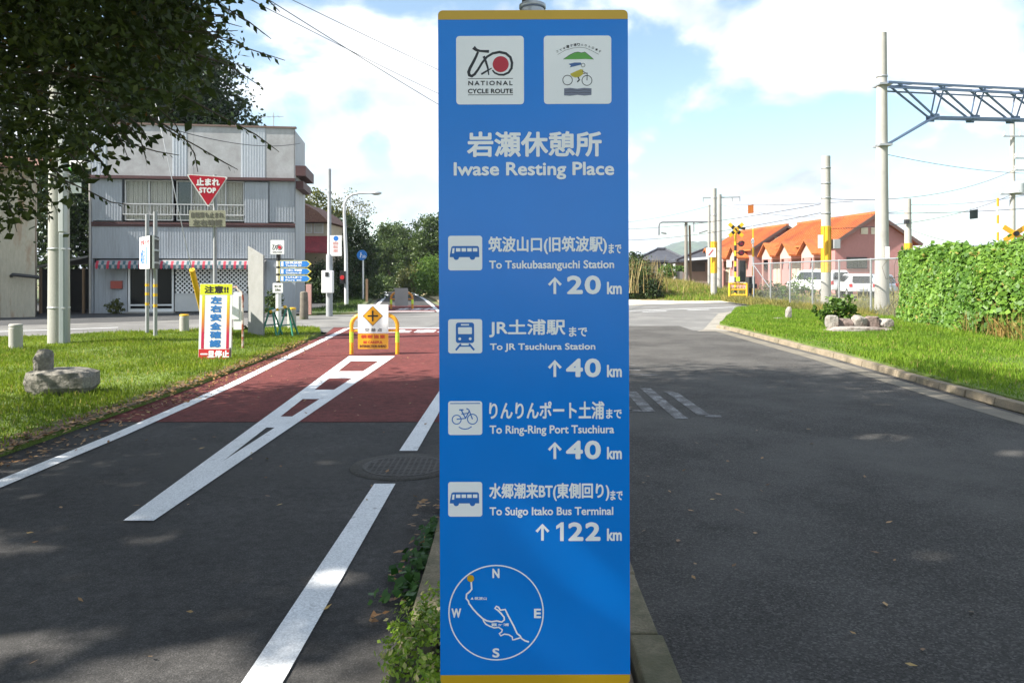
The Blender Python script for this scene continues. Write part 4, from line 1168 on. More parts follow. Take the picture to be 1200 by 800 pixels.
# ================================================================ LEFT SIDE: buildings
CORR = mat('corrugated_blue_grey', (.36, .385, .42), .6, .08, .8, fine=.06, fscale=20, stain=(.235, .245, .26), stain_scale=2.2, stain_pos=(.5, .78), stretch=(1, 1, .14))
CORR2 = mat('corrugated_pale', (.50, .53, .57), .6, .08, .8, fine=.05, fscale=20, stretch=(1, 1, .35))
STAINP = mat('stained_panel', (.42, .425, .435), .8, .1, .7, fine=.08, fscale=9, stain=(.29, .285, .285), stain_scale=1.1, stain_pos=(.36, .64))
MAROON = mat('maroon_trim', (.075, .03, .03), .6, .2, 3)
DIM = mat('painted_interior_shade', (.012, .012, .013), .9, .2, 3)  # near-black colour painted in for the shade inside rooms and gaps
CURT = mat('curtain', (.60, .58, .50), .85, .12, 6, stretch=(6, 6, .3))
FR = mat('aluminium_frame', (.5, .5, .5), .45, .06, 4)
HW = 7.6
CLEARG = mat('clear_glass', (.2, .21, .2), .05, .1, 2, spec=.7)
CLEARG.node_tree.nodes['Principled BSDF'].inputs['Alpha'].default_value = .15
h = thing('shop_house', 'two storey grey corrugated house with striped shop awning and stained parapet', 'house', (-16.13, 29.44, 0), R(8))
def hx(px): return (px - 107) / 240 * HW
def hz(py): return (366.5 - py) / 30 * 1.0
def ribbed(name, x0, x1, z0, z1, y=0.0, m=CORR, pitch=.10, par=h, thick=.05):
    mb = MB(); mb.box(x0, x1, y, y + thick, z0, z1)
    n_ = max(1, int((x1 - x0) / pitch))
    for i in range(n_):
        c_ = x0 + (i + .5) * (x1 - x0) / n_
        mb.box(c_ - pitch * .22, c_ + pitch * .22, y - .014, y, z0 + .004, z1 - .004)
    return obj(name, mb, m, par, local=True)
mb = MB(); mb.box(.06, HW - .06, .32, 3.0, 0, 7.15); mb.box(-.0, .06, .0, 3.0, 0, 7.2); mb.box(HW - .06, HW, .0, 3.0, 0, 7.2); obj('wall', mb, CORR, h, local=True)
# parapet: stained panels and ribbed strips
zt0, zt1 = hz(209) + .06, hz(148)
segs = [(0, .55, 1), (.55, 2.95, 0), (2.95, 3.5, 1), (3.5, 3.75, 0), (3.75, 5.52, 0), (5.52, 6.45, 1), (6.45, HW, 0)]
for a, b, k in segs:
    if k: ribbed('ribbed_panel', a, b, zt0, zt1, m=CORR2)
    else:
        mb = MB(); mb.box(a + .004, b - .004, .0, .05, zt0, zt1); obj('stained_panel', mb, STAINP, h, local=True)
mb = MB(); mb.box(-.04, HW + .04, -.05, .12, zt1, zt1 + .07); obj('coping', mb, mat('rust_coping', (.16, .11, .09), .8), h, local=True)
mb = MB(); mb.box(-.08, HW + .02, -.22, .0, zt0 - .13, zt0 - .02); obj('eave_gutter', mb, MAROON, h, local=True)
mb = MB(); mb.box(HW + .005, HW + .30, .1, 2.6, hz(219), hz(210)); mb.box(HW + .001, HW + .40, .0, 2.8, hz(204), hz(192)); obj('side_eave', mb, MAROON, h, local=True)
# first floor
z1a, z1b = hz(262.5), zt0 - .14
ribbed('ribbed_panel', .0, hx(142), z1a + .1, z1b)
ribbed('shutter_box', hx(286), hx(314.5), z1a + .06, z1b - .05, y=-.06, m=CORR)
ribbed('ribbed_panel', hx(315.5), HW, z1a + .1, z1b)
mb = MB(); mb.box(hx(142), hx(286), .26, .31, z1a, z1b); obj('recess_shade_sheet', mb, DIM, h, local=True)  # flat dark sheet in place of the shaded room behind
def window(x0, x1, z0, z1, panes):
    mb = MB()
    t = .04
    mb.box(x0, x1, .02, .14, z0, z0 + t); mb.box(x0, x1, .02, .14, z1 - t, z1); mb.box(x0, x0 + t, .02, .14, z0 + t, z1 - t); mb.box(x1 - t, x1, .02, .14, z0 + t, z1 - t)
    n_ = len(panes)
    for i in range(1, n_): mb.box(x0 + (x1 - x0) * i / n_ - t / 2, x0 + (x1 - x0) * i / n_ + t / 2, .03, .13, z0 + t, z1 - t)
    wnd = obj('window', mb, FR, h, local=True)
    for i, k in enumerate(panes):
        a, b = x0 + (x1 - x0) * i / n_ + t / 2 + .006, x0 + (x1 - x0) * (i + 1) / n_ - t / 2 - .006
        mb = MB()
        if k == 'c':
            m_ = 10
            for j in range(m_):
                mb.box(a + (b - a) * j / m_, a + (b - a) * (j + .85) / m_, .15 + .02 * (j % 2), .18 + .02 * (j % 2), z0 + t, z1 - t)
            obj('curtain', mb, CURT, wnd, local=True)
            mb = MB()
        mb.box(a, b, .09, .095, z0 + t, z1 - t)
        obj('pane', mb, CLEARG if k == 'c' else GLASS, wnd, local=True)
for wd in ((hx(145), hx(201), z1a + .12, z1b - .02, 'cc'), (hx(205), hx(240), z1a + .12, z1b - .02, 'oc'), (hx(241), hx(285), z1a + .12, z1b - .02, 'cc')): window(*wd)
mb = MB()
for z_ in (hz(240), hz(252)): mb.beam((hx(144), -.06, z_), (hx(285.5), -.06, z_), .04)
for i in range(37): x_ = hx(144) + (hx(285.5) - hx(144)) * i / 36; mb.beam((x_, -.06, hz(252)), (x_, -.06, hz(240)), .016)
obj('balustrade', mb, FR, h, local=True)
mb = MB(); mb.box(-.02, HW, -.07, .0, hz(263.5), hz(261)); mb.box(-.02, HW, -.05, .0, hz(266), hz(264)); obj('string_course', mb, [MAROON], h, local=True)
ribbed('ribbed_panel', 0, HW, hz(303), hz(266.2))
# ground floor
zg = hz(303)
mb = MB(); mb.box(hx(112), hx(318), .12, .2, hz(308), zg - .01); obj('gap_shade_strip', mb, DIM, h, local=True)  # dark strip painted where the gap above the awning is shaded
ribbed('ribbed_panel', .08, hx(147), .0, hz(308), y=.1, pitch=.2)
mb = MB(); mb.box(hx(148), hx(201), .27, .315, .02, hz(308)); obj('interior_shade_sheet', mb, DIM, h, local=True)  # black sheet stands for the unlit inside of the shop
mb = MB(); x0_, x1_ = hx(148), hx(201)
for a, b, c_, d_ in ((x0_, x0_ + .07, .0, hz(309)), (x1_ - .07, x1_, .0, hz(309)), ((x0_ + x1_) / 2 - .04, (x0_ + x1_) / 2 + .04, .0, hz(309)), (x0_ + .07, x1_ - .07, .05, .17), (x0_ + .07, x1_ - .07, .28, .34)):
    mb.box(a, b, .10 + (.01 if b - a > .5 else 0), .16, c_, d_)
dr = obj('shop_door', mb, WHP, h, local=True)
for a, b in ((x0_ + .075, (x0_ + x1_) / 2 - .045), ((x0_ + x1_) / 2 + .045, x1_ - .075)):
    mb = MB(); mb.box(a, b, .17, .175, .35, hz(309)); obj('glass', mb, mat('shop_glass', (.008, .008, .009), .25, .1, 2, spec=.2), dr, local=True)
mb = MB(); mb.box(x0_ - .05, x1_ + .05, -.1, .16, -.02, .05); obj('door_step', mb, CONC, h, local=True)
mb = MB(); mb.box(hx(203), hx(290), .02, .1, .06, hz(345)); obj('stall_riser', mb, mat('white_panel', (.55, .55, .54), .6, .06, 2), h, local=True)
# diamond lattice
mb = MB(); xa, xb, za, zb2 = hx(203), hx(289), hz(345), hz(309)
pl = plane((0, .08, 0), (1, 0, 0), (0, 0, 1))
def clip_line(x, z_, s):
    pts = []
    for t in ((za - z_) / s, (zb2 - z_) / s): pts.append((x + t, z_ + s * t))
    (p, q_) = pts
    if p[0] > q_[0]: p, q_ = q_, p
    if q_[0] < xa or p[0] > xb: return None
    def at_x(X): return (X, z_ + s * (X - x))
    if p[0] < xa: p = at_x(xa)
    if q_[0] > xb: q_ = at_x(xb)
    return p, q_
k = 0
x_ = xa - 2
while x_ < xb + 2:
    for s in (1, -1):
        c_ = clip_line(x_, za, s)
        if c_ and (Vector(c_[0]) - Vector(c_[1])).length > .04:
            mb.ribbon(list(c_), .046, pl, .004 * (s > 0) + .002)
    x_ += .168
ltc = obj('lattice', mb, WHP, h, local=True)
mb = MB(); mb.box(xa, xb, .2, .24, za, zb2); obj('lattice_shade_sheet', mb, DIM, h, local=True)  # dark sheet, the shade behind the lattice put in as colour
mb = MB(); mb.box(hx(245), hx(247.5), .0, .09, .0, hz(309)); mb.box(xa, xb, .0, .09, za, za + .05); obj('lattice_frame', mb, FR, h, local=True)
ribbed('ribbed_panel', hx(312), HW, .0, hz(304), y=.04, pitch=.2, m=CORR)
mb = MB(); mb.box(hx(290), hx(312), .04, .1, .0, hz(304)); obj('side_door', mb, mat('grey_door', (.25, .26, .28), .6), h, local=True)
# scalloped awning of checks
AW = [mat('awning_red', (.42, .03, .06), .7), mat('awning_white', (.29, .29, .30), .7), mat('awning_green', (.04, .10, .12), .7)]
mb = MB(); x0_, x1_ = hx(117), hx(312)
nck = 64
for i in range(nck):
    a, b = x0_ + (x1_ - x0_) * i / nck, x0_ + (x1_ - x0_) * (i + 1) / nck
    for j in range(2):
        mb.mi = [[0, 1, 2, 1], [1, 0, 1, 0]][0 if j == 0 else 1][i % 4] if j == 0 else [0, 2, 1, 2][i % 4]
        zt_, zb_ = (hz(306), hz(310.5)) if j == 0 else (hz(310.5), hz(314))
        ya, yb = (-.35, -.45) if j == 0 else (-.45, -.46)
        mb.add([(a, yb, zb_), (b, yb, zb_), (b, ya, zt_), (a, ya, zt_)], [(0, 1, 2, 3)])
        if j:
            mb.add([(a, yb, zb_)] + [(a + (b - a) * t, yb, zb_ - .05 * math.sin(math.pi * t)) for t in (.2, .4, .6, .8)] + [(b, yb, zb_)], [tuple(range(6))])
mb.mi = 1
mb.add([(x0_, -.35, hz(306)), (x1_, -.35, hz(306)), (x1_, .1, hz(304.5)), (x0_, .1, hz(304.5))], [(0, 1, 2, 3)])
obj('awning', mb, AW, h, local=True)
mb = MB(); mb.box(hx(129), hx(142), -.02, .095, hz(338), hz(329)); obj('mailbox', mb, mat('mailbox_red', (.36, .07, .05), .6), h, local=True, bevel=.01)
mb = MB(); mb.cyl((-.02, -.06, 0), (-.02, -.06, 5.1), .045, n=10); obj('downpipe', mb, mat('pipe_grey', (.38, .36, .34), .6), h, local=True)
mb = MB(); mb.cyl((6.6, 1.0, 7.1), (6.6, 1.0, 8.1), .02, n=6); mb.beam((6.1, 1.0, 7.9), (7.0, 1.0, 7.95), .02); [mb.beam((6.2 + .2 * i, .75, 7.91 + .01 * i), (6.2 + .2 * i, 1.25, 7.91 + .01 * i), .014) for i in range(4)]; obj('antenna', mb, STEEL, h, local=True)
mb = MB(); mb.box(.0, HW, 3.0, 9.0, 0, 4.8); obj('rear_wall', mb, CORR, h, local=True) if False else None

# red-roofed house behind it
r = thing('red_roofed_house', 'small house with maroon tiled roofs half hidden behind the grey shop house', 'house', (-12.6, 42.5, 0))
Yq = 42.5
mb = MB(); mb.box(-16.0, Xat(383, Yq), Yq, Yq + 4, 0, 4.3); obj('wall', mb, mat('cream_wall', (.42, .36, .27), .8, .1, 2), r)
TILE = mat('red_brown_tiles', (.17, .085, .06), .8, .2, 2, fine=.3, fscale=12)
TILE2 = mat('maroon_tiles', (.22, .03, .035), .7, .2, 2, fine=.25, fscale=12)
mb = MB(); xr = Xat(388, Yq)
mb.prism([(-16.5, 4.35), (xr, 4.35), (Xat(374, Yq), 4.95), (Xat(355, Yq), 5.45), (-16.5, 5.5)], plane((0, 0, 0), (1, 0, 0), (0, 0, 1)), -Yq - 4.4, -Yq + .5); obj('roof', mb, TILE, r)
mb = MB(); mb.add([(-16, Yq - 1.3, 2.9), (Xat(393, Yq), Yq - 1.3, 2.7), (Xat(388, Yq), Yq - .02, 3.6), (-16, Yq - .02, 3.6), (-16, Yq - 1.3, 2.8), (Xat(393, Yq), Yq - 1.3, 2.6), (Xat(388, Yq), Yq - .02, 3.5), (-16, Yq - .02, 3.5)], [(0, 1, 2, 3), (7, 6, 5, 4), (0, 4, 5, 1), (1, 5, 6, 2), (2, 6, 7, 3)]); obj('porch_roof', mb, TILE2, r)
for a, b in ((Xat(359, Yq), Xat(366, Yq)), (Xat(368, Yq), Xat(379, Yq))):
    mb = MB(); mb.box(a, b, Yq - .05, Yq - .004, 3.75, 4.3); wn_ = obj('window', mb, FR, r); mb = MB(); mb.box(a + .05, b - .05, Yq - .06, Yq - .052, 3.8, 4.25); obj('pane', mb, mat('pale_pane', (.4, .39, .33), .3), wn_)
# rusty metal shed at the edge of the street
xs_, ys_ = Xat(41, 27.2), 27.2
r = thing('rusty_shed', 'weathered cream metal shed with rust streaks beside the dark lean-to', 'shed', (xs_, ys_, 0), R(31))
mb = MB(); mb.box(-11, 0, 0, 5, 0, 5.2)
for i in range(96): mb.box(-10.95 + i * .113, -10.95 + i * .113 + .05, -.012, 0, .004, 5.196)
obj('wall', mb, mat('rusty_cream', (.46, .42, .33), .75, .1, .8, fine=.08, fscale=15, stain=(.27, .12, .05), stain_scale=.9, stain_pos=(.48, .62), stretch=(1, 1, .25)), r, local=True)
mb = MB(); mb.add([(-11.3, -.4, 5.2), (.2, -.4, 5.2), (.2, 5.3, 6.2), (-11.3, 5.3, 6.2), (-11.3, -.4, 5.3), (.2, -.4, 5.3), (.2, 5.3, 6.3), (-11.3, 5.3, 6.3)], [(3, 2, 1, 0), (4, 5, 6, 7), (0, 1, 5, 4), (1, 2, 6, 5), (2, 3, 7, 6), (3, 0, 4, 7)]); obj('roof', mb, TILE, r, local=True)
mb = MB(); mb.box(-2.6, -1.15, -.1, -.02, 0, 2.1); obj('door', mb, mat('shed_door', (.11, .10, .11), .7), r, local=True)
mb = MB(); mb.tube([(-.7, -.02, 1.45), (-.65, -.25, 1.5), (.15, -.3, 1.4)], .06, 8); obj('vent_pipe', mb, DARK, r, local=True)
r = thing('lean_to', 'dark open lean-to between the rusty shed and the grey shop house', 'lean-to', (-16.6, 29.5, 0))
mb = MB(); mb.add([(-18.2, 29.4, 1.75), (-16.25, 29.4, 2.15), (-16.35, 33.5, 2.35), (-18.2, 33.5, 1.95), (-18.2, 29.4, 1.83), (-16.25, 29.4, 2.23), (-16.35, 33.5, 2.43), (-18.2, 33.5, 2.03)], [(3, 2, 1, 0), (4, 5, 6, 7), (0, 1, 5, 4), (1, 2, 6, 5), (2, 3, 7, 6), (3, 0, 4, 7)]); obj('roof', mb, mat('grey_tin', (.22, .22, .21), .7, .15, 2), r)
mb = MB(); mb.box(-18.2, -16.4, 33.4, 33.5, 0, 1.9); mb.box(-18.2, -18.12, 29.6, 33.4, 0, 1.72); obj('boarding', mb, mat('dark_boards', (.04, .038, .035), .9), r)
for x_ in (-18.1, -16.45): mb = MB(); mb.box(x_ - .04, x_ + .04, 29.45, 29.53, 0, 1.75); obj('post', mb, WOOD, r)

# ================================================================ RIGHT SIDE: fence, crossing, poles
FX = 11.8
ys_f = [37.5 - 2.45 * i for i in range(13)]
r = thing('chain_link_fence', 'long galvanised chain link fence along the right lawn, half covered by vines', 'fence', (FX, 22, .1))
for y_ in ys_f:
    mb = MB(); mb.cyl((FX, y_, 0), (FX, y_, 2.02), .036, n=10); mb.ball((FX, y_, 2.02), .04, 8, 4, (1, 1, .5)); obj('post', mb, STEEL, r)
for z_ in (2.0, 1.03):
    if z_ > 1.5:
        mb = MB(); mb.cyl((FX, ys_f[0], z_), (FX, ys_f[-1], z_), .028, n=8); obj('rail', mb, STEEL, r)
    else:
        mb = MB(); mb.cyl((FX, 19.0, z_), (FX, ys_f[-1], z_), .024, n=8); obj('rail', mb, STEEL, r)
mb = MB(); mb.cyl((FX, 37.4, 1.9), (FX, 35.2, .9), .022, n=8); obj('brace', mb, STEEL, r)
WIRE = mat('fence_wire', (.30, .31, .31), .5, .1, 4, metal=.4)
mb = MB(); pf = plane((FX - .03, 0, 0), (0, 1, 0), (0, 0, 1))
y_ = ys_f[-1] - 2.0
while y_ < ys_f[0]:
    for s_ in (1, -1):
        a = (y_, .12) if s_ > 0 else (y_, 1.98); b = (y_ + 1.86, 1.98) if s_ > 0 else (y_ + 1.86, .12)
        if a[0] >= ys_f[-1] and b[0] <= ys_f[0]: mb.ribbon([a, b], .0068, pf, .002 * (s_ > 0))
    y_ += .085
obj('wire_mesh', mb, WIRE, r)

# concrete poles of the railway
def cpole(name, label, px, Y, ptop, r0, r1, z0=0.0, bands=(), plates=(), group='concrete poles along the railway', clamps=(), m=CONCP):
    X = Xat(px, Y)
    r = thing(name, label, 'pole', (X, Y, z0), group=group)
    zt_ = Zat(ptop, Y)
    mb = MB(); mb.cyl((X, Y, z0 - .1), (X, Y, zt_), r0, r1, n=24); sh = obj('shaft', mb, m, r)
    rad = lambda z_: r0 + (r1 - r0) * (z_ - z0) / (zt_ - z0)
    for y0_, y1_ in bands:
        za, zb_ = Zat(y1_, Y), Zat(y0_, Y)
        mb = MB(); mb.cyl((X, Y, za), (X, Y, zb_), rad(za) + .006, rad(zb_) + .006, n=24); bd_ = obj('yellow_band', mb, YEL, r)
        mb = MB()
        for a in range(0, 360, 45):
            c_, s_ = math.cos(R(a)), math.sin(R(a))
            mb.box(X + c_ * (rad(za) + .004) - .015, X + c_ * (rad(za) + .004) + .015, Y + s_ * (rad(za) + .004) - .015, Y + s_ * (rad(za) + .004) + .015, za + .02, zb_ - .02)
        obj('band_rib', mb, mat('ochre', (.45, .24, .02), .6), bd_)
    for (x0_, y0_, x1_, y1_, m_) in plates:
        yy = Y - r0 - .06
        mb = MB(); mb.box(Xat(x0_, yy), Xat(x1_, yy), yy - .03, yy, Zat(y1_, yy), Zat(y0_, yy)); obj('plate', mb, m_, r, bevel=.01)
    for y_ in clamps:
        z_ = Zat(y_, Y); mb = MB(); mb.lathe((X, Y, z_ - .03), [(rad(z_) + .004, 0), (rad(z_) + .02, .005), (rad(z_) + .02, .055), (rad(z_) + .004, .06)], 24); obj('clamp', mb, STEEL, r)
    return r, X, zt_
YB = 27.0
r, X, zt_ = cpole('railway_pole', 'tallest pale concrete railway pole carrying the lattice beam', 1033.5, YB, 39, .25, .155, clamps=(90, 100, 170))
mb = MB(); mb.obox((X + .05, YB - .3, Zat(297, YB)), .12, .1, .45); obj('small_box', mb, WHP, r, bevel=.01)
r2, X2, z2 = cpole('railway_pole', 'second concrete pole with yellow band and grey boxes, behind the chain link fence', 968, 31.5, 183, .205, .17, bands=((265, 319),), plates=((958.5, 275.5, 964.5, 291, WHP),), clamps=(197, 215, 232, 250))
mb = MB(); mb.obox((X2 + .36, 31.4, Zat(286, 31.5)), .26, .3, .38); obj('grey_box', mb, GREYP, r2, bevel=.01)
r3, X3, z3 = cpole('railway_pole', 'shorter far pole with a dark bracket, seen just above the vine covered fence', 1064, 42, 233, .2, .165, bands=((285, 318),), clamps=(258, 262))
mb = MB(); mb.obox((X3 - .2, 41.75, Zat(260, 42)), .22, .2, .22); obj('bracket_box', mb, DARK, r3)
r4, X4, z4 = cpole('railway_pole', 'concrete pole with yellow bands and white slashed plate beside the level crossing', 836.5, 46, 221, .19, .165, z0=.3, bands=((283, 320),), plates=((827.5, 290.5, 839, 301.5, WHP),), clamps=(232, 252))
pl = plane((0, 46 - .19 - .1, 0), (1, 0, 0), (0, 0, 1)); mb = MB(); mb.ribbon([(Xat(830.5, 45.7), Zat(299, 45.7)), (Xat(835.8, 45.7), Zat(292.5, 45.7))], .06, pl, .0); obj('red_slash', mb, RED, r4)
r5, X5, z5 = cpole('railway_pole', 'bare grey pole with a long crossarm close behind the slashed plate pole', 843, 52, 228, .17, .15, z0=.4, m=mat('grey_concrete', (.33, .32, .30), .85, .12, 2))
mb = MB(); mb.beam((Xat(823.5, 52), 52, Zat(232, 52)), (Xat(867.5, 52), 52, Zat(231, 52)), .08)
for px in (824, 858, 867): mb.beam((Xat(px, 52), 52, Zat(232, 52)), (Xat(px, 52), 52, Zat(236.5, 52)), .06)
obj('crossarm', mb, GREYP, r5)
r6, X6, z6 = cpole('railway_pole', 'thin grey pole left of the slashed plate pole', 831, 58, 240, .11, .1, z0=.5, m=mat('grey_concrete', (.33, .32, .30)))
r7, X7, z7 = cpole('railway_pole', 'distant twin timber pole holding a long hooked arm over the field', 804, 62, 259, .15, .12, z0=.6, m=mat('dark_pole', (.24, .22, .19), .85))
mb = MB(); mb.cyl((X7 + .42, 62.1, .5), (X7 + .3, 62.1, Zat(264, 62)), .1, .09, n=12); obj('second_shaft', mb, WOOD, r7)
mb = MB(); yA = 61.85
mb.tube([at(834, 260, yA), at(800, 260, yA), at(776, 260.2, yA), at(773, 261.5, yA), at(772, 265, yA), at(772, 275.5, yA)], .075, 8); mb.tube([at(813, 260, yA), at(813, 272, yA)], .05, 6)
obj('hooked_arm', mb, mat('arm_grey', (.2, .21, .23), .6), r7)
mb = MB(); mb.tube([at(775, 272.5, yA), at(781, 273.5, yA)], .09, 6); mb.tube([at(819, 273, yA), at(830, 269.5, yA)], .08, 6); obj('insulator', mb, GREYP, r7)

# lattice beam
r = thing('lattice_beam', 'blue grey steel lattice beam reaching right from the tallest railway pole', 'gantry beam', (X + .2, YB, Zat(101, YB)))
BE = mat('beam_paint', (.11, .16, .26), .55, .12, 3)
bx0, bx1 = X + .18, 27.5
sl = .037                                # the beam runs slightly away from the camera
def bp(px, py, off):                     # point of the beam at frame column px
    t = (px - 1043) / (1200 - 1043)
    Y = YB + t * 1.0 + off
    return Vector((Xat(px, YB + t), Y, Zat(py, YB + t)))
for off in (-.28, .28):
    mb = MB(); mb.beam(bp(1036, 98.6, off), bp(1440, 119, off), .075); mb.beam(bp(1036, 100.6, off) - Vector((0, 0, .12)), bp(1440, 120.5, off) - Vector((0, 0, .12)), .05); obj('top_chord', mb, BE, r)
    mb = MB(); mb.beam(bp(1093, 138.2, off * .6), bp(1440, 147, off * .6), .07); obj('bottom_chord', mb, BE, r)
    mb = MB(); mb.beam(bp(1038, 170.5, off * .3), bp(1093, 138.2, off * .6), .065); obj('brace', mb, BE, r)
    k = 0
    for px in range(1093, 1420, 47):
        bt = 138.2 + (px - 1093) * .0254
        for (qx, wd_) in ((px - 45, .055), (px + 9, .042)):
            tp = 99 + (qx - 1036) * .0505
            mb = MB(); mb.beam(bp(px, bt, off * .6), bp(qx, tp, off), wd_); obj('diagonal', mb, BE, r)
        mb = MB(); mb.obox(bp(px, bt, off * .6), .3, .02, .22); obj('gusset', mb, BE, r)
for px in range(1048, 1420, 47):
    mb = MB(); tp = 99 + (px - 1036) * .0505; mb.beam(bp(px, tp, -.28) + Vector((0, 0, .01)), bp(px + 16, tp + .6, .28) + Vector((0, 0, .01)), .06); mb.beam(bp(px + 16, tp + .9, -.28), bp(px, tp + .3, .28), .06); obj('cross_tie', mb, BE, r)
mb = MB(); [mb.box(X - .2, X + .24, YB - .3, YB + .3, Zat(y_ + 1.5, YB), Zat(y_ - .8, YB)) for y_ in (99.5, 170.5)]; obj('pole_bracket', mb, STEEL, r)
qf = bp(1440, 119, 0)
r, _, _ = cpole('railway_pole', 'concrete pole holding the far end of the lattice beam', 1446, qf.y, 60, .25, .16)

# level crossing signal
def crossing_signal(label, px, Y, z0, ytop, lights, base_y, full=True):
    X = Xat(px, Y)
    r = thing('crossing_signal', label, 'crossing signal', (X, Y, z0), group='level crossing signals')
    zt_ = Zat(ytop, Y)
    mb = MB(); mb.cyl((X, Y, z0), (X, Y, zt_ + .1), .07, n=14); po = obj('post', mb, YEL, r)
    for i in range(5):
        z_ = z0 + .45 + i * (zt_ - z0 - 1) / 5
        mb = MB(); mb.cyl((X, Y, z_), (X, Y, z_ + (zt_ - z0 - 1) / 10), .0725, n=14); obj('black_band', mb, BLK, po)
    return r, X, zt_
YS_ = 42.0
r, X, zc = crossing_signal('yellow and black level crossing signal with two red lamps and a yellow guard frame', 861.8, YS_, .02, 269.5, True, 353)
def crossbuck(r, X, Y, zc, L, tilt1=35, m=YEL, bands=True):
    for k, a in enumerate((tilt1, -tilt1)):
        mb = MB(); mb.obox((X, Y - .10 - .04 * k, zc), L, .03, L * .19, ry=R(a)); arm = obj('crossbuck_arm', mb, m, r, bevel=.004)
        if bands:
            for t in (-.22, .22, 0):
                mb = MB(); mb.obox((X + math.cos(R(a)) * L * t, Y - .103 - .04 * k, zc - math.sin(R(a)) * L * t), L * (.14 if t else .08), .032, L * .192, ry=R(a)); obj('black_band', mb, BLK, arm)
crossbuck(r, X, YS_, zc, 1.02, 42)
for y_ in (285.6, 296.2):
    c = at(868.6, y_, YS_ - .15)
    mb = MB(); mb.cyl((c.x, c.y + .05, c.z), (c.x, c.y - .02, c.z), .16, n=22); lb = obj('lamp_backplate', mb, BLK, r)
    mb = MB(); mb.cyl((c.x, c.y - .02, c.z), (c.x, c.y - .06, c.z), .10, n=18); obj('lens', mb, mat('dark_red_lens', (.16, .008, .03), .25), lb)
    mb = MB(); mb.tube([(c.x - .13, c.y - .16, c.z), (c.x - .1, c.y - .18, c.z + .1), (c.x, c.y - .2, c.z + .14), (c.x + .1, c.y - .18, c.z + .1), (c.x + .13, c.y - .16, c.z)], .02, 6); obj('hood', mb, BLK, lb)
    mb = MB(); mb.beam((X, YS_, c.z), (c.x, c.y + .04, c.z), .05); obj('lamp_arm', mb, BLK, r)
c = at(873, 268, YS_); mb = MB(); mb.tube([(X, YS_, zc + .15), c], [.03, .09], 8); obj('speaker_horn', mb, DARK, r)
mb = MB(); mb.obox(at(854.5, 309, YS_), .25, .08, .4); obj('white_plate', mb, WHP, r)
mb = MB(); mb.obox(at(869.5, 318, YS_ + .4), .32, .3, 1.2); obj('equipment_box', mb, DARK, r, bevel=.01)
# guard frame
for x_ in (854.8, 875.2):
    mb = MB(); mb.cyl((Xat(x_, YS_ - .6), YS_ - .6, 0), (Xat(x_, YS_ - .6), YS_ - .6, Zat(331.5, YS_)), .06, n=10); obj('guard_post', mb, YEL, r)
for y_, w_ in ((332.5, .08), (339, .05), (345.5, .08)):
    mb = MB(); mb.cyl((Xat(854.8, YS_ - .6), YS_ - .6, Zat(y_, YS_)), (Xat(875.2, YS_ - .6), YS_ - .6, Zat(y_, YS_)), w_ * .7, n=10); obj('guard_rail', mb, YEL, r)
mb = MB(); mb.obox(at(864.7, 327, YS_ - .7), .2, .04, .24); obj('lime_notice', mb, LIME, r)
mb = MB(); mb.obox(at(858, 327, YS_ - .7), .22, .04, .3); obj('white_notice', mb, WHP, r)
# crossing gate machine and its raised striped arm
r = thing('crossing_gate', 'dark crossing gate machine with its yellow and white arm raised upright', 'crossing gate', (Xat(880, 43), 43, 0))
mb = MB(); mb.box(Xat(876, 43), Xat(883, 43), 42.7, 43.3, .0, Zat(324, 43)); mb.obox(at(882, 335, 42.6), .35, .5, .25); mb.obox(at(881, 347, 42.6), .3, .3, .25); obj('machine', mb, DARK, r, bevel=.02)
for i in range(8):
    y0_, y1_ = 345 - i * 11, 345 - (i + 1) * 11
    mb = MB(); mb.beam(at(882.5, y0_, 42.4), at(882.5, y1_, 42.4), .085 if i < 5 else .06); obj('arm_section', mb, YEL if i % 2 == 0 else WHP, r)
c = at(882, 283, 42.3); mb = MB(); mb.ball(c, .12, 10, 6, (.8, .8, 1.3)); obj('arm_disc', mb, WHP, r)
# second signal behind the vines
Y2 = 30.0
r, X, zc = crossing_signal('yellow level crossing crossbuck on a post rising behind the vine covered fence', 1187, Y2, .0, 274, False, 353)
crossbuck(r, X, Y2, zc, 1.02, 32, ORG, bands=False)
mb = MB(); mb.cyl((X, Y2 - .25, zc), (X, Y2 - .16, zc), .1, n=14); obj('centre_disc', mb, BLK, r)
for i in range(6):
    mb = MB(); mb.beam(at(1169.3, 292 - i * 10, 29.5), at(1169.3, 282 - i * 10, 29.5), .06); obj('arm_section', mb, ORG if i % 2 else WHP, r)
mb = MB(); mb.obox(at(1173, 287, 29.6), .25, .25, .3); obj('arm_base', mb, DARK, r)
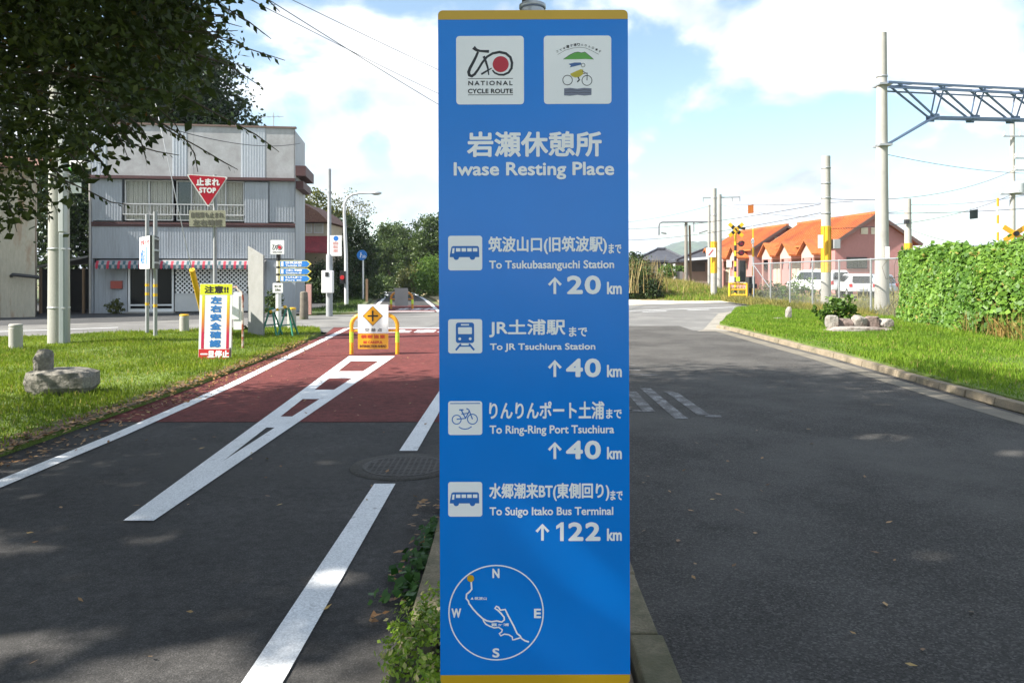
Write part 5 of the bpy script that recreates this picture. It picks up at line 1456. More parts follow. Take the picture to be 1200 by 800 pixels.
# flag plates hung from a span wire
for nm, px0, px1, py0, py1, Y, m, lab in (('warning_flag', 876.5, 883.5, 240, 250.5, 40, mat('flag_orange', (.72, .20, .03), .6), 'small orange warning plate hanging from a wire above the level crossing'),
                                  ('warning_flag', 1136.5, 1147, 246, 257, 28.5, mat('flag_dark', (.03, .04, .045), .6), 'small dark square plate hanging from a wire above the vines')):
    c0, c1 = at(px0, py1, Y), at(px1, py0, Y)
    r = thing(nm, lab, 'warning plate', ((c0.x + c1.x) / 2, Y, c0.z), group='warning plates on the span wire')
    mb = MB(); mb.add([(c0.x, Y, c0.z), (c1.x, Y + .05, c0.z + .04), (c1.x, Y + .05, c1.z + .03), (c0.x, Y, c1.z - .02), (c0.x, Y + .012, c0.z), (c1.x, Y + .062, c0.z + .04), (c1.x, Y + .062, c1.z + .03), (c0.x, Y + .012, c1.z - .02)], [(0, 1, 2, 3), (7, 6, 5, 4), (0, 4, 5, 1), (1, 5, 6, 2), (2, 6, 7, 3), (3, 7, 4, 0)])
    obj('plate', mb, m, r)
    for x_ in (c0.x + .05, c1.x - .05): mb = MB(); mb.cyl((x_, Y + .02, c1.z - .03), (x_, Y + .02, c1.z + .10), .006, n=5); obj('hanger', mb, DARK, r)

# utility pole with transformer beyond the vines
YU = 48.0
r, X, zt_ = cpole('utility_pole', 'tall thin utility pole with crossarms and a transformer behind the second crossing signal', 1186.5, YU, 142, .19, .13, group='utility poles')
for y_, a, b in ((160.5, -.72, .9), (186, -.0, .8), (200, -.0, .8), (228, -.9, .9)):
    mb = MB(); mb.beam((X + a, YU - .2, Zat(y_, YU)), (X + b, YU - .2, Zat(y_, YU)), .09); ca = obj('crossarm', mb, GREYP, r)
    for x_ in (a + .08, (a + b) / 2 + .25, b - .08): mb = MB(); mb.lathe((X + x_, YU - .2, Zat(y_, YU) + .04), [(.03, 0), (.08, .05), (.04, .12), (.07, .2), (.02, .26)], 8); obj('insulator', mb, WHP, ca)
mb = MB(); mb.cyl((X, YU - .42, Zat(227, YU)), (X, YU - .42, Zat(216, YU)), .42, n=18); mb.lathe((X, YU - .42, Zat(216, YU)), [(.42, 0), (.3, .1), (.1, .14)], 18); obj('transformer', mb, mat('transformer_grey', (.5, .52, .54), .5), r)

# wires: each one a thing
def wire(p, q_, sag, rad, label, n=22, group='overhead wires'):
    p, q_ = Vector(p), Vector(q_)
    pts = [p.lerp(q_, i / n) - Vector((0, 0, sag * 4 * (i / n) * (1 - i / n))) for i in range(n + 1)]
    mb = MB(); mb.tube(pts, rad, 5)
    return tag(obj('overhead_wire', mb, BLK), label, 'wire', group)
pole_top = Vector((PX_, PY_, 0))
wire((PX_ - .9, PY_, 10.0), at(650, 170, 52), .3, .012, 'lowest of the three overhead wires slanting down behind the blue sign')
wire((PX_ - .3, PY_, 10.0), at(650, 142, 54), .2, .012, 'middle of the three overhead wires slanting down behind the blue sign')
wire((PX_ + .4, PY_, 10.0), at(650, 198, 55), .3, .014, 'uppermost of the three overhead wires slanting down behind the blue sign')
wire(at(190, 148, 17), at(352, 168, 31), .25, .011, 'thin service wire running to the parapet of the grey shop house')
for k, (a, b, sg, lab) in enumerate([
    (at(969, 268, 31.5), at(1186, 228, 47.8), .5, 'sagging wire from the second railway pole to the transformer'),
    (at(969, 233, 31.5), at(1187, 200, 47.8), .6, 'sagging wire from the second railway pole to the upper crossarm of the utility pole'),
    (at(969, 238, 31.5), at(700, 268, 75), .4, 'wire running left from the second railway pole over the pink houses'),
    (at(969, 248, 31.5), at(700, 280, 75), .5, 'lower wire running left from the second railway pole over the pink houses'),
    (at(837, 240, 46), at(700, 262, 70), .3, 'wire from the slashed plate pole over the grey tiled houses'),
    (at(1064, 240, 42), at(1290, 205, 44), .5, 'wire between the far banded pole and the utility pole'),
    (at(1034, 180, 27), at(1330, 190, 46), .7, 'wire running right from the tallest railway pole under the lattice beam'),
    (at(845, 240, 52), at(1064, 246, 42), .6, 'wire linking the crossarm pole with the far banded pole'),
    (at(860, 240.4, 40), at(1000, 236, 30), .05, 'span wire carrying the orange warning plate'),
    (at(1034, 250, 27), at(1200, 244.5, 28.6), .05, 'span wire carrying the dark square plate'),
    (at(1195, 290, 34), at(1064, 268, 42), .3, 'low wire crossing behind the vine covered fence')]):
    wire(a, b, sg, .011 if k > 3 else .014, lab)

# ================================================================ RIGHT SIDE: houses and cars
ORT = mat('orange_tiles', (.46, .13, .032), .75, .16, 1.0, fine=.22, fscale=7, stain=(.31, .085, .03), stain_scale=.5)
PINK = mat('pink_render', (.43, .20, .19), .85, .06, .7, fine=.05, fscale=6)
def pink_house(label, ax, ay, w, L, ang, ze, zr, seed):
    r = thing('pink_house', label, 'house', (ax, ay, 0), ang, group='pink houses with orange roofs')
    # local: x across the gable (0..w), y back along the ridge (0..L)
    mb = MB(); k = [(0, 0), (w, 0), (w, ze), (w / 2, zr - .12), (0, ze)]
    mb.prism(k, plane((0, 0, 0), (1, 0, 0), (0, 0, 1)), -L, 0); obj('wall', mb, PINK, r, local=True)
    ov = .45
    sl_ = (zr - ze) / (w / 2)
    mb = MB()
    for s_ in (-1, 1):
        e = (w / 2 + s_ * (w / 2 + ov))
        zz_ = ze - ov * sl_
        pts = [(e, -ov, zz_), (w / 2, -ov, zr), (w / 2, L + ov, zr), (e, L + ov, zz_)]
        mb.add(pts + [(a, b, c_ + .14) for a, b, c_ in pts], [(0, 1, 2, 3), (7, 6, 5, 4), (0, 4, 5, 1), (1, 5, 6, 2), (2, 6, 7, 3), (3, 7, 4, 0)])
        n_ = int((L + 2 * ov) / .45)
        for i in range(n_):
            y_ = -ov + .2 + i * .45
            mb.beam((e, y_, zz_ + .16), (w / 2, y_, zr + .16), .15, .10)
    mb.beam((w / 2, -ov - .02, zr + .16), (w / 2, L + ov + .02, zr + .16), .3, .2)
    rf = obj('roof', mb, ORT, r, local=True)
    mb = MB()
    for s_ in (-1, 1):
        e = (w / 2 + s_ * (w / 2 + ov)); mb.beam((e, -ov - .03, ze - ov * sl_ + .02), (w / 2, -ov - .03, zr + .02), .06, .24)
    obj('barge_board', mb, mat('dark_barge', (.12, .07, .06), .7), r, local=True)
    # gable windows
    for x_ in (w * .37, w * .50):
        mb = MB(); mb.box(x_ - .27, x_ + .27, -.06, -.004, zr - 1.45, zr - .95); wn_ = obj('window', mb, mat('cream_frame', (.66, .58, .46), .5), r, local=True)
    mb = MB(); mb.box(.9, 2.5, -.07, -.004, 1.9, 2.75); wn_ = obj('window', mb, DARK, r, local=True); mb = MB(); mb.box(.97, 1.68, -.085, -.072, 1.97, 2.68); mb.box(1.74, 2.43, -.085, -.072, 1.97, 2.68); obj('pane', mb, GLASS, wn_, local=True)
    # dormer gables and windows along the long side
    for y_ in (2.4, 6.3, 10.0):
        pl_ = plane((-1.0, y_, 0), (0, -1, 0), (0, 0, 1))
        mb = MB(); mb.prism([(-1.0, ze - 1.2), (1.0, ze - 1.2), (1.0, ze - .8), (0, ze + .05), (-1.0, ze - .8)], pl_, -1.3, 0); dm = obj('porch_gable', mb, mat('pale_pink', (.54, .32, .28), .85, .05), r, local=True)
        mb = MB()
        for s_ in (-1, 1):
            a0, a1 = (s_ * 1.35, ze - 1.0), (0, ze + .14)
            P_ = [Vector((-1.3, y_ - a0[0], a0[1])), Vector((-1.3, y_ - a1[0], a1[1])), Vector((1.0, y_ - a1[0], a1[1])), Vector((.6, y_ - a0[0], a0[1]))]
            mb.add(P_ + [p + Vector((0, 0, .13)) for p in P_], [(0, 1, 2, 3), (7, 6, 5, 4), (0, 4, 5, 1), (1, 5, 6, 2), (2, 6, 7, 3), (3, 7, 4, 0)])
        obj('porch_roof', mb, ORT, dm, local=True)
        for pd in (-.95, .85): mb = MB(); mb.box(-1.02, -.9, y_ + pd, y_ + pd + .1, 0, ze - 1.2); obj('porch_post', mb, mat('pale_pink', (.54, .32, .28)), r, local=True)
        for dy_ in (-.75, .05):
            mb = MB(); mb.box(-.06, -.004, y_ + dy_, y_ + dy_ + .65, .6, 2.5); wn_ = obj('window', mb, mat('cream_frame', (.66, .58, .46)), r, local=True)
            mb = MB(); mb.box(-.08, -.065, y_ + dy_ + .06, y_ + dy_ + .59, .68, 2.42); obj('pane', mb, mat('cream_blind', (.45, .40, .32), .4), wn_, local=True)
    return r
ang_ = math.atan2(.09, 1)
pink_house('nearer pink house with a large orange tiled roof and two small gable windows', 24.4, 58, 6.2, 12, ang_, 3.95, 5.95, 1)
pink_house('farther pink house with orange tiled roof, just right of the crossing signal', 22.8, 72.5, 6.2, 12, ang_, 3.95, 5.95, 2)

GTILE = mat('grey_tiles', (.055, .058, .07), .6, .25, 1.2, fine=.25, fscale=8)
def tile_house(label, px0, px1, Y, ye, yr, prx0, prx1, wallc, depth=8, z0=.0):
    x0_, x1_ = Xat(px0, Y), Xat(px1, Y)
    r = thing('tiled_house', label, 'house', ((x0_ + x1_) / 2, Y + depth / 2, z0), group='grey tiled houses beyond the field')
    ze, zr = Zat(ye, Y), Zat(yr, Y + depth / 2)
    mb = MB(); mb.box(x0_ + .7, x1_ - .7, Y + .7, Y + depth - .7, z0, ze); obj('wall', mb, wallc, r)
    ra, rb = Xat(prx0, Y + depth / 2), Xat(prx1, Y + depth / 2)
    vs = [(x0_, Y, ze - .1), (x1_, Y, ze - .1), (x1_, Y + depth, ze - .1), (x0_, Y + depth, ze - .1), (ra, Y + depth / 2, zr), (rb, Y + depth / 2, zr), (x0_, Y, ze - .3), (x1_, Y, ze - .3), (x1_, Y + depth, ze - .3), (x0_, Y + depth, ze - .3)]
    mb = MB(); mb.add(vs, [(0, 1, 5, 4), (1, 2, 5), (2, 3, 4, 5), (3, 0, 4), (6, 7, 1, 0), (7, 8, 2, 1), (8, 9, 3, 2), (9, 6, 0, 3), (9, 8, 7, 6)])
    mb.tube([(x0_, Y, ze - .05), (ra, Y + depth / 2, zr + .05)], .13, 6); mb.tube([(x1_, Y, ze - .05), (rb, Y + depth / 2, zr + .05)], .13, 6); mb.tube([(ra, Y + depth / 2, zr + .08), (rb, Y + depth / 2, zr + .08)], .2, 6)
    obj('roof', mb, GTILE, r)
    return r, x0_, x1_, ze
BEI = mat('beige_wall', (.40, .37, .29), .85, .08, 1)
r, xa, xb, ze = tile_house('grey tiled hip roof house with beige walls, left of the far utility poles', 744, 806, 84, 304, 292.5, 770, 780, BEI, z0=.4)
mb = MB(); mb.box(Xat(773, 84), Xat(783.5, 84), 84.62, 84.695, Zat(316, 84), Zat(305.5, 84)); wn_ = obj('window', mb, DARK, r); mb = MB(); mb.box(Xat(774, 84), Xat(777.8, 84), 84.58, 84.615, Zat(315, 84), Zat(306.5, 84)); mb.box(Xat(778.6, 84), Xat(782.5, 84), 84.58, 84.615, Zat(315, 84), Zat(306.5, 84)); obj('pane', mb, GLASS, wn_)
r, xa, xb, ze = tile_house('long low house with dark sloping roof behind the far utility poles', 792, 858, 80, 304, 292.0, 826, 846, mat('mauve_wall', (.25, .19, .17), .85, .1, 1), z0=.4)
mb = MB(); mb.box(Xat(812, 80), Xat(828, 80), 80.6, 80.69, Zat(318, 80), Zat(307.5, 80)); obj('window', mb, DARK, r)
mb = MB(); mb.add([(Xat(808, 78), 78, Zat(305.5, 78)), (Xat(838, 78), 78, Zat(303, 78)), (Xat(838, 78), 80.5, Zat(300, 78)), (Xat(808, 78), 80.5, Zat(302.5, 78))], [(0, 1, 2, 3)]); obj('awning_roof', mb, GREYP, r)
r = thing('garden_wall', 'low grey wall with white gate posts in front of the tiled houses', 'wall', (Xat(790, 76), 76, .6))
mb = MB(); mb.box(Xat(760, 76), Xat(800, 76), 76, 76.2, .5, Zat(318, 76)); obj('wall_body', mb, mat('grey_wall', (.22, .21, .2), .9, .1, 1), r)
for px in (778, 789): mb = MB(); mb.box(Xat(px, 75.9), Xat(px + 2.2, 75.9), 75.85, 76.05, .5, Zat(309, 76)); obj('gate_post', mb, WHP, r)

def car(name, label, c, rz, L, W, H, body_m, van=False):
    r = thing(name, label, 'car', c, rz, group='cars parked by the pink houses')
    # side profile (y forward, z up), front at +L/2
    if van: prof = [(-.5, .25), (.5, .25), (.5, .52), (.47, .56), (.36, .62), (.24, .97), (.16, 1.0), (-.45, 1.0), (-.495, .9), (-.5, .55)]
    else: prof = [(-.5, .27), (.5, .25), (.5, .48), (.47, .55), (.22, .62), (.08, .95), (0, 1.0), (-.3, 1.0), (-.40, .95), (-.475, .62), (-.5, .55)]
    P_ = [(a * L, b * H) for a, b in prof]
    vs, fs = [], []
    k = len(P_)
    for x_, inset in ((-W / 2, 1), (W / 2, -1)):
        for a, b in P_:
            t = max(0, (b / H - .58) / .42)
            vs.append((x_ + inset * .13 * t, a, b))
    fs = [tuple(range(k)), tuple(range(k, 2 * k))[::-1]] + [(i, k + i, k + (i + 1) % k, (i + 1) % k) for i in range(k)]
    mb = MB(); mb.add(vs, fs); bd_ = obj('body', mb, body_m, r, local=True, bevel=.05)
    for x_ in (-1, 1):
        xs_ = x_ * (W / 2 - .055)
        q_ = [(-.40, .64), (.2 if not van else .28, .66), (.07 if not van else .2, .93), (-.36, .93)]
        pl_ = plane((xs_ + x_ * .012, 0, 0), (0, x_, 0), (-x_ * .32, 0, 1))
        mb = MB(); pts = [(a * L * x_, b * H) for a, b in q_]; pts = pts if x_ > 0 else pts[::-1]
        mb.add([(x_ * (W / 2 - .13 * max(0, (b / H - .58) / .42) + .006), a * x_, b) for a, b in pts], [tuple(range(4))]); obj('side_window', mb, GLASS, r, local=True)
    hr = .94
    mb = MB(); yb0, yb1 = (-.487, -.42) if not van else (-.504, -.50)
    mb.add([(-W * .40, yb0 * L - .012, .645 * H), (W * .40, yb0 * L - .012, .645 * H), (W * .34, yb1 * L - .012, .92 * H), (-W * .34, yb1 * L - .012, .92 * H)], [(0, 1, 2, 3)]); obj('rear_window', mb, GLASS, r, local=True)
    for x_ in (-1, 1):
        mb = MB(); mb.box(x_ * W * .46 - .09, x_ * W * .46 + .09, -.505 * L, -.49 * L, .46 * H, .60 * H); obj('tail_light', mb, RED, r, local=True)
        mb = MB(); mb.box(x_ * W * .40 - .14, x_ * W * .40 + .14, .485 * L, .503 * L, .42 * H, .50 * H); obj('headlight', mb, WHP, r, local=True)
        for y_ in (-.31, .31):
            mb = MB(); mb.cyl((x_ * (W / 2 - .2), y_ * L, .3), (x_ * (W / 2 + .005), y_ * L, .3), .3, n=20); wh = obj('wheel', mb, BLK, r, local=True)
            mb = MB(); mb.cyl((x_ * (W / 2 + .005), y_ * L, .3), (x_ * (W / 2 + .012), y_ * L, .3), .18, n=16); obj('rim', mb, STEEL, wh, local=True)
    mb = MB(); mb.box(-W * .15, W * .15, -.515 * L, -.503 * L, .36 * H, .44 * H); obj('number_plate', mb, WHP, r, local=True)
    return r
CARW = mat('car_white', (.72, .73, .74), .25, .03, 3, coat=.5)
CARS = mat('car_silver_blue', (.38, .45, .55), .28, .05, 3, metal=.4, coat=.5)
car('white_van', 'white van parked in front of the nearer pink house, behind the fence', (Xat(958, 52), 52, 0), R(24), 4.0, 1.65, 1.75, CARW, True)
car('white_hatchback', 'small white hatchback seen from behind, right of the white van', (Xat(1001, 49), 49, 0), R(-8), 3.4, 1.5, 1.5, CARW)
car('silver_car', 'silver blue car parked right next to the small white hatchback', (Xat(1018, 50.5), 50.5, 0), R(12), 3.6, 1.55, 1.5, CARS)

# stones on the right lawn
q = gp(1005, 393, .11)
rock('stone_slab', 'long flat pale stone slab lying on the right lawn under a row of rough stones', 'stone slab', (Xat(1002, 19.3), 19.2, .12), (2.0, .8, .24), 31, STONE2, rz=-.05)
for i, (px, sx_, sz_, lab) in enumerate([(975, .32, .40, 'narrow pale stone at the bush end of the row on the slab'), (990, .46, .28, 'low brown stone with dark side, second from the bush on the slab'), (1007, .34, .40, 'tallest pale stone in the middle of the row on the slab'), (1023, .42, .36, 'reddish stone beside the tallest pale one on the slab'), (1038, .38, .28, 'square pale block at the hedge end of the row on the slab')]):
    rock('rough_stone', lab, 'stone', (Xat(px, 19.35), 19.38 + .05 * (i % 2), .17 + sz_ * .39), (sx_ * 1.12, .36, sz_ * .8 + .08), 60 + i, [STONE2, mat('brown_stone', (.20, .15, .13), .92, .25, 5, bump=.9, bscale=18, fine=.2, fscale=45, stain=(.14, .10, .085), stain_scale=3)][i in (1, 3)], 'rough stones set on the slab', rz=.25 * (i % 3) - .2)
rock('stone_slab', 'dark stone slab sunk in the grass at the corner, beside a stub stone', 'stone slab', (Xat(914, 23.4), 23.4, .13), (.5, .4, .16), 52, STONE)
rock('stub_stone', 'short upright stone with a pale top on the corner lawn', 'stone', (Xat(924, 23.4), 23.4, .32), (.2, .2, .5), 53, STONE2)

# ================================================================ VEGETATION
def facing(P, Nn, L, wr=.8, jit=.5, droop=.5, rng=RNG, var=.35):
    n = len(P)
    nn = unit(Nn + rng.normal(size=(n, 3)) * jit)
    d_ = rng.normal(size=(n, 3)); d_[:, 2] -= droop
    d_ = unit(d_ - nn * np.sum(d_ * nn, 1)[:, None])
    w = np.cross(nn, d_)
    l = (L * (1 + var * rng.uniform(-1, 1, n)))[:, None]
    V = np.stack([P - d_ * l / 2, P + w * l * wr / 2 - d_ * l * .1, P + d_ * l / 2, P - w * l * wr / 2 - d_ * l * .1], 1).reshape(-1, 3)
    return V, np.arange(4 * n).reshape(n, 4)

def joinVF(parts):
    Vs, Fs, b = [], [], 0
    for V, Fa in parts:
        Vs.append(V); Fs.append(Fa + b); b += len(V)
    return np.concatenate(Vs), np.concatenate(Fs)

LEAF_NEAR = leaf_mat('near_leaf', (.026, .042, .009), (.07, .095, .018), .42, odd=(.20, .07, .01), odd_at=.992)
LEAF_DARK = leaf_mat('dark_leaf', (.014, .032, .010), (.045, .080, .020), .22)
LEAF_MID = leaf_mat('mid_leaf', (.030, .062, .016), (.085, .13, .030), .28)
LEAF_OLIVE = leaf_mat('olive_leaf', (.06, .08, .02), (.15, .16, .04), .28)
LEAF_VINE = leaf_mat('vine_leaf', (.06, .15, .018), (.17, .31, .045), .32, odd=(.33, .28, .08), odd_at=.975)
LEAF_BUSH = leaf_mat('bush_leaf', (.06, .13, .02), (.15, .25, .04), .32)

def limb(mb, a, b, r0, r1, wob=.25, n=6, rng=RNG):
    a, b = Vector(a), Vector(b)
    L = (b - a).length
    pts = [a.lerp(b, i / n) + Vector(rng.normal(size=3)) * wob * L * .08 * math.sin(math.pi * i / n) for i in range(n + 1)]
    mb.tube(pts, [r0 + (r1 - r0) * i / n for i in range(n + 1)], 7)
    return pts

SUN_V = np.array(d)
SUN_GAPS = [(-1.35, 2.9, .36), (-.36, 2.95, .52), (-2.1, 3.15, .26), (-.95, 3.9, .13), (2.3, 4.2, .17), (3.5, 7.2, .22), (-2.1, 4.5, .12), (.25, 2.6, .1), (-1.5, 6.3, .12), (-3.2, 4.3, .3), (4.3, 6.6, .16)]  # holes added along the sun rays so sun patches land on chosen ground
def cut_sun_gaps(P, rg):
    keep = np.ones(len(P), bool)
    for gx, gy, gr in SUN_GAPS:
        q = P - np.array([gx, gy, 0]); dist = np.linalg.norm(np.cross(q, SUN_V), axis=1)
        keep &= ~((dist < gr * (1 + .35 * np.sin(P[:, 2] * 3 + gx))) & (rg.uniform(0, 1, len(P)) < .93))
    return P[keep]
def tree(name, label, base, blobs, leafL, nleaf, m, trunk_r, seed, group=None, wr=.55, clump=.28, outer=.45, droop=.2):
    """blobs: [(centre, radii, weight)]"""
    rg = np.random.default_rng(seed)
    r = thing(name, label, 'tree', base, group=group)
    wsum = sum(b[2] for b in blobs)
    PP = []
    tips = []
    for c, rad, w in blobs:
        k = max(6, int(nleaf * w / wsum / 45))
        cs = ellipsoid(c, rad, k, rg, outer)
        tips.append(cs)
        rr = clump * (sum(rad) / 3) * rg.uniform(.6, 1.3, k)
        PP.append(clump_points(cs, [(q, q, q * .75) for q in rr], [int(45 * rg.uniform(.5, 1.5)) for _ in range(k)], rg))
    P = np.concatenate(PP)
    P = P[P[:, 2] > .1]
    if base[1] < 10: P = cut_sun_gaps(P, rg)
    V, Fa = leaves(P, leafL, wr, droop, .25, rg)
    mesh_np('crown', V, Fa, m, r)
    mb = MB()
    top = Vector(blobs[0][0])
    b0 = Vector(base)
    fork = b0.lerp(top, .55); fork.x = b0.x + (top.x - b0.x) * .3; fork.y = b0.y + (top.y - b0.y) * .3
    limb(mb, b0 - Vector((0, 0, .1)), fork, trunk_r * 1.15, trunk_r * .75, .4, 8, rg)
    for (c, rad, w), cs in zip(blobs, tips):
        p = limb(mb, fork, c, trunk_r * .6, trunk_r * .22, .8, 6, rg)
        for q in cs[:: max(1, len(cs) // 9)]:
            limb(mb, p[3], q, trunk_r * .2, .012, .8, 5, rg)
    obj('trunk', mb, BARK, r)
    return r

# --- the tree overhanging the lawn at the left; its low limb hangs into view
tb = (-8.7, 5.0, .05)
rg = np.random.default_rng(3)
r = thing('overhanging_tree', 'big dark leafy tree overhanging the lawn, its low sprays hanging before the grey shop house', 'tree', tb)
poly = [(-420, -330), (250, -330), (262, -200), (242, -60), (222, 10), (226, 60), (215, 95), (196, 125), (150, 142), (125, 158), (100, 185), (70, 196), (52, 214), (35, 236), (0, 256), (-60, 280), (-300, 330), (-420, 330)]
nC = 2600
x = rg.uniform(-420, 335, nC * 3); y = rg.uniform(-330, 335, nC * 3)
k = inside(poly, x, y)
x, y = x[k][:nC], y[k][:nC]
Yd = rg.uniform(5.5, 8.2, len(x))
Cs = np.stack([(x - HX) / F * Yd, Yd, EYE - (y - HY) / F * Yd], 1)
P1 = clump_points(Cs, [(q, q, q * .7) for q in rg.uniform(.16, .34, len(Cs))], [int((40 if yy < 70 else 18) * rg.uniform(.4, 1.4)) for yy in y], rg)
edge = np.stack([x + rg.normal(size=len(x)) * 26, y + rg.normal(size=len(x)) * 24], 1)[~inside(poly, x + 0, y + 0) | (rg.uniform(0, 1, len(x)) < .35)]
Ye = rg.uniform(5.8, 7.6, len(edge))
Ce = np.stack([(edge[:, 0] - HX) / F * Ye, Ye, EYE - (edge[:, 1] - HY) / F * Ye], 1)
Pe = clump_points(Ce, [(.10, .10, .07)] * len(Ce), [7] * len(Ce), rg)
V1 = joinVF([leaves(P1, .068, .5, .5, .35, rg), leaves(P1[::4] + np.array([-.1, .7, .1]), .11, .6, .3, .35, rg), leaves(Pe, .068, .5, .5, .3, rg)])
# higher crown, above and beyond the frame
Ch = np.concatenate([ellipsoid((-7.4, 5.0, 8.4), (5.0, 4.6, 3.6), 640, rg, .4), ellipsoid((-9.6, 2.6, 8.2), (3.2, 3.2, 3.2), 200, rg, .4)])
Ph = clump_points(Ch, [(q, q, q * .7) for q in rg.uniform(.5, 1.0, len(Ch))], [34] * len(Ch), rg)
Ph = cut_sun_gaps(Ph, rg)
Vh = leaves(Ph, .21, .55, .2, .3, rg)
mb = MB()
# hanging sprays, leaf by leaf along each twig
sprays = [([(195, 5), (250, 42), (290, 57), (334, 71)], 6.6), ([(205, -30), (262, 8), (292, 26), (318, 46)], 6.4), ([(190, 55), (232, 66), (262, 72), (292, 79)], 6.9),
          ([(150, 120), (195, 152), (232, 172), (262, 190), (279, 199)], 6.7), ([(165, 130), (215, 160), (228, 180), (232, 202)], 6.5), ([(110, 150), (150, 168), (185, 178), (210, 182)], 7.0),
          ([(210, 110), (262, 138), (300, 158), (327, 178)], 6.3), ([(60, 205), (100, 222), (130, 237), (152, 240)], 6.8), ([(240, -60), (290, -20), (316, 2), (328, 14)], 6.2),
          ([(140, 140), (165, 165), (172, 190)], 6.9), ([(90, 160), (120, 190), (128, 206)], 7.1), ([(180, 20), (225, 60), (246, 62)], 7.3), ([(200, 80), (235, 92), (252, 112)], 7.0), ([(100, 110), (140, 160), (150, 185)], 6.6),
          ([(20, 200), (48, 236), (60, 256)], 6.9), ([(0, 210), (14, 250), (20, 272)], 7.0), ([(200, 30), (236, 30), (262, 26), (284, 32)], 7.2)]
for k in range(26):
    a0 = (rg.uniform(165, 236), rg.uniform(-70, 75)); ln = rg.uniform(30, 95); sl = rg.uniform(-.1, .75)
    sprays.append(([a0, (a0[0] + ln * .5, a0[1] + ln * .5 * sl * .7), (a0[0] + ln, a0[1] + ln * sl)], rg.uniform(6.0, 7.4)))
for k in range(12):
    a0 = (rg.uniform(30, 190), 0); a0 = (a0[0], np.interp(a0[0], [0, 60, 120, 200], [235, 190, 150, 120])); ln = rg.uniform(22, 48)
    sprays.append(([a0, (a0[0] + ln * .5, a0[1] + ln * .45), (a0[0] + ln * .8, a0[1] + ln)], rg.uniform(6.2, 7.4)))
LP, LD, LN = [], [], []
for pts, Y0 in sprays:
    W3 = [at(px, py, Y0 + .05 * i) for i, (px, py) in enumerate(pts)]
    mb.tube(W3, [.009] + [.006] * (len(W3) - 2) + [.003], 5)
    for a, b in zip(W3, W3[1:]):
        n_ = max(2, int((b - a).length / .06))
        t_ = (b - a).normalized()
        for i in range(n_):
            p = a.lerp(b, (i + .5) / n_)
            for sgn in (1, -1):
                if rg.uniform() < .38: continue
                dvec = Vector((t_.x * .8 + rg.normal() * .3, sgn * .6 + rg.normal() * .35, t_.z * .5 - .75 + rg.normal() * .3)).normalized()
                LP.append(p + dvec * .045); LD.append(dvec); LN.append(Vector(rg.normal(size=3)))
LP = np.array(LP); LD = np.array(LD); LN = np.array(LN)
w = unit(np.cross(LD, LN)); l = (.068 * rg.uniform(.7, 1.25, len(LP)))[:, None]
Vs_ = np.stack([LP - LD * l / 2, LP + w * l * .28 - LD * l * .08, LP + LD * l / 2, LP - w * l * .28 - LD * l * .08], 1).reshape(-1, 3)
V, Fa = joinVF([V1, Vh, (Vs_, np.arange(len(Vs_)).reshape(-1, 4))])
mesh_np('crown', V, Fa, LEAF_NEAR, r)
pts = limb(mb, tb, (-8.3, 5.6, 4.2), .30, .20, .4, 8, rg)
for c in ((-7.2, 6.6, 8.4), (-9.4, 3.0, 8.0), (-5.4, 7.2, 5.0), (-6.0, 8.0, 6.6), (-4.4, 7.0, 6.0), (-5.6, 7.0, 3.6)):
    q = limb(mb, pts[-1], c, .13, .03, 1.0, 8, rg)
    for k in range(7):
        s_ = Vector(c) + Vector(rg.normal(size=3)) * .9
        limb(mb, q[4], s_, .03, .006, 1, 5, rg)
for s_ in sprays[:8]: limb(mb, q[2], at(*s_[0][0], s_[1]), .02, .008, .8, 5, rg)
obj('trunk', mb, BARK, r)

# --- two more roadside trees beside and behind the camera: they shade the foreground
tree('roadside_tree', 'tall roadside tree beside the camera whose crown shades the near road', (-9.6, -.8, .05), [((-8.3, .2, 10.0), (5.6, 5.2, 3.8), 3), ((-6.0, 1.6, 9.2), (3.4, 3.6, 2.6), 1)], .25, 42000, LEAF_NEAR, .3, 21, 'roadside shade trees', clump=.2)
tree('roadside_tree', 'broad roadside tree behind the camera shading the path', (-7.5, -7.5, .05), [((-7.0, -7.0, 8.0), (5.0, 4.6, 4.0), 3), ((-5.0, -6.0, 6.0), (3, 3, 2.4), 1)], .26, 14000, LEAF_NEAR, .28, 22, 'roadside shade trees', clump=.2)

# --- trees behind the buildings
def xz(px, py, Y): return (Xat(px, Y), Y, Zat(py, Y))
G1 = 'tall dark trees behind the shop house'
tree('tall_tree', 'tallest dark tree rising behind the grey shop house', (-22, 42, 0), [((-22, 42, 12), (6, 4.5, 6.5), 3), ((-19.3, 41, 8.5), (3.6, 3.5, 4), 1.2)], .34, 22000, LEAF_DARK, .4, 31, G1, clump=.24)
tree('tall_tree', 'dark tree whose slope drops to the right edge of the shop house roof', (-16.5, 42, 0), [((-17.6, 42, 9.8), (3.0, 3.2, 4.6), 3), ((-15.6, 42, 7.4), (1.9, 2.4, 3.4), 1.3)], .26, 24000, LEAF_DARK, .3, 32, G1, clump=.24)
tree('tall_tree', 'dark tree behind the rusty shed', (-32, 40, 0), [((-32, 40, 9.5), (6, 4.5, 7), 3), ((-27, 39, 6.0), (4, 3.5, 4.5), 1.5)], .34, 20000, LEAF_DARK, .4, 33, G1, clump=.24)
tree('tall_tree', 'lower dark tree filling the gap between the shed and the shop house', (-19.5, 36.5, 0), [((-20.3, 36.5, 4.2), (3.4, 1.6, 4.0), 2)], .22, 16000, LEAF_DARK, .2, 34, G1, clump=.26)
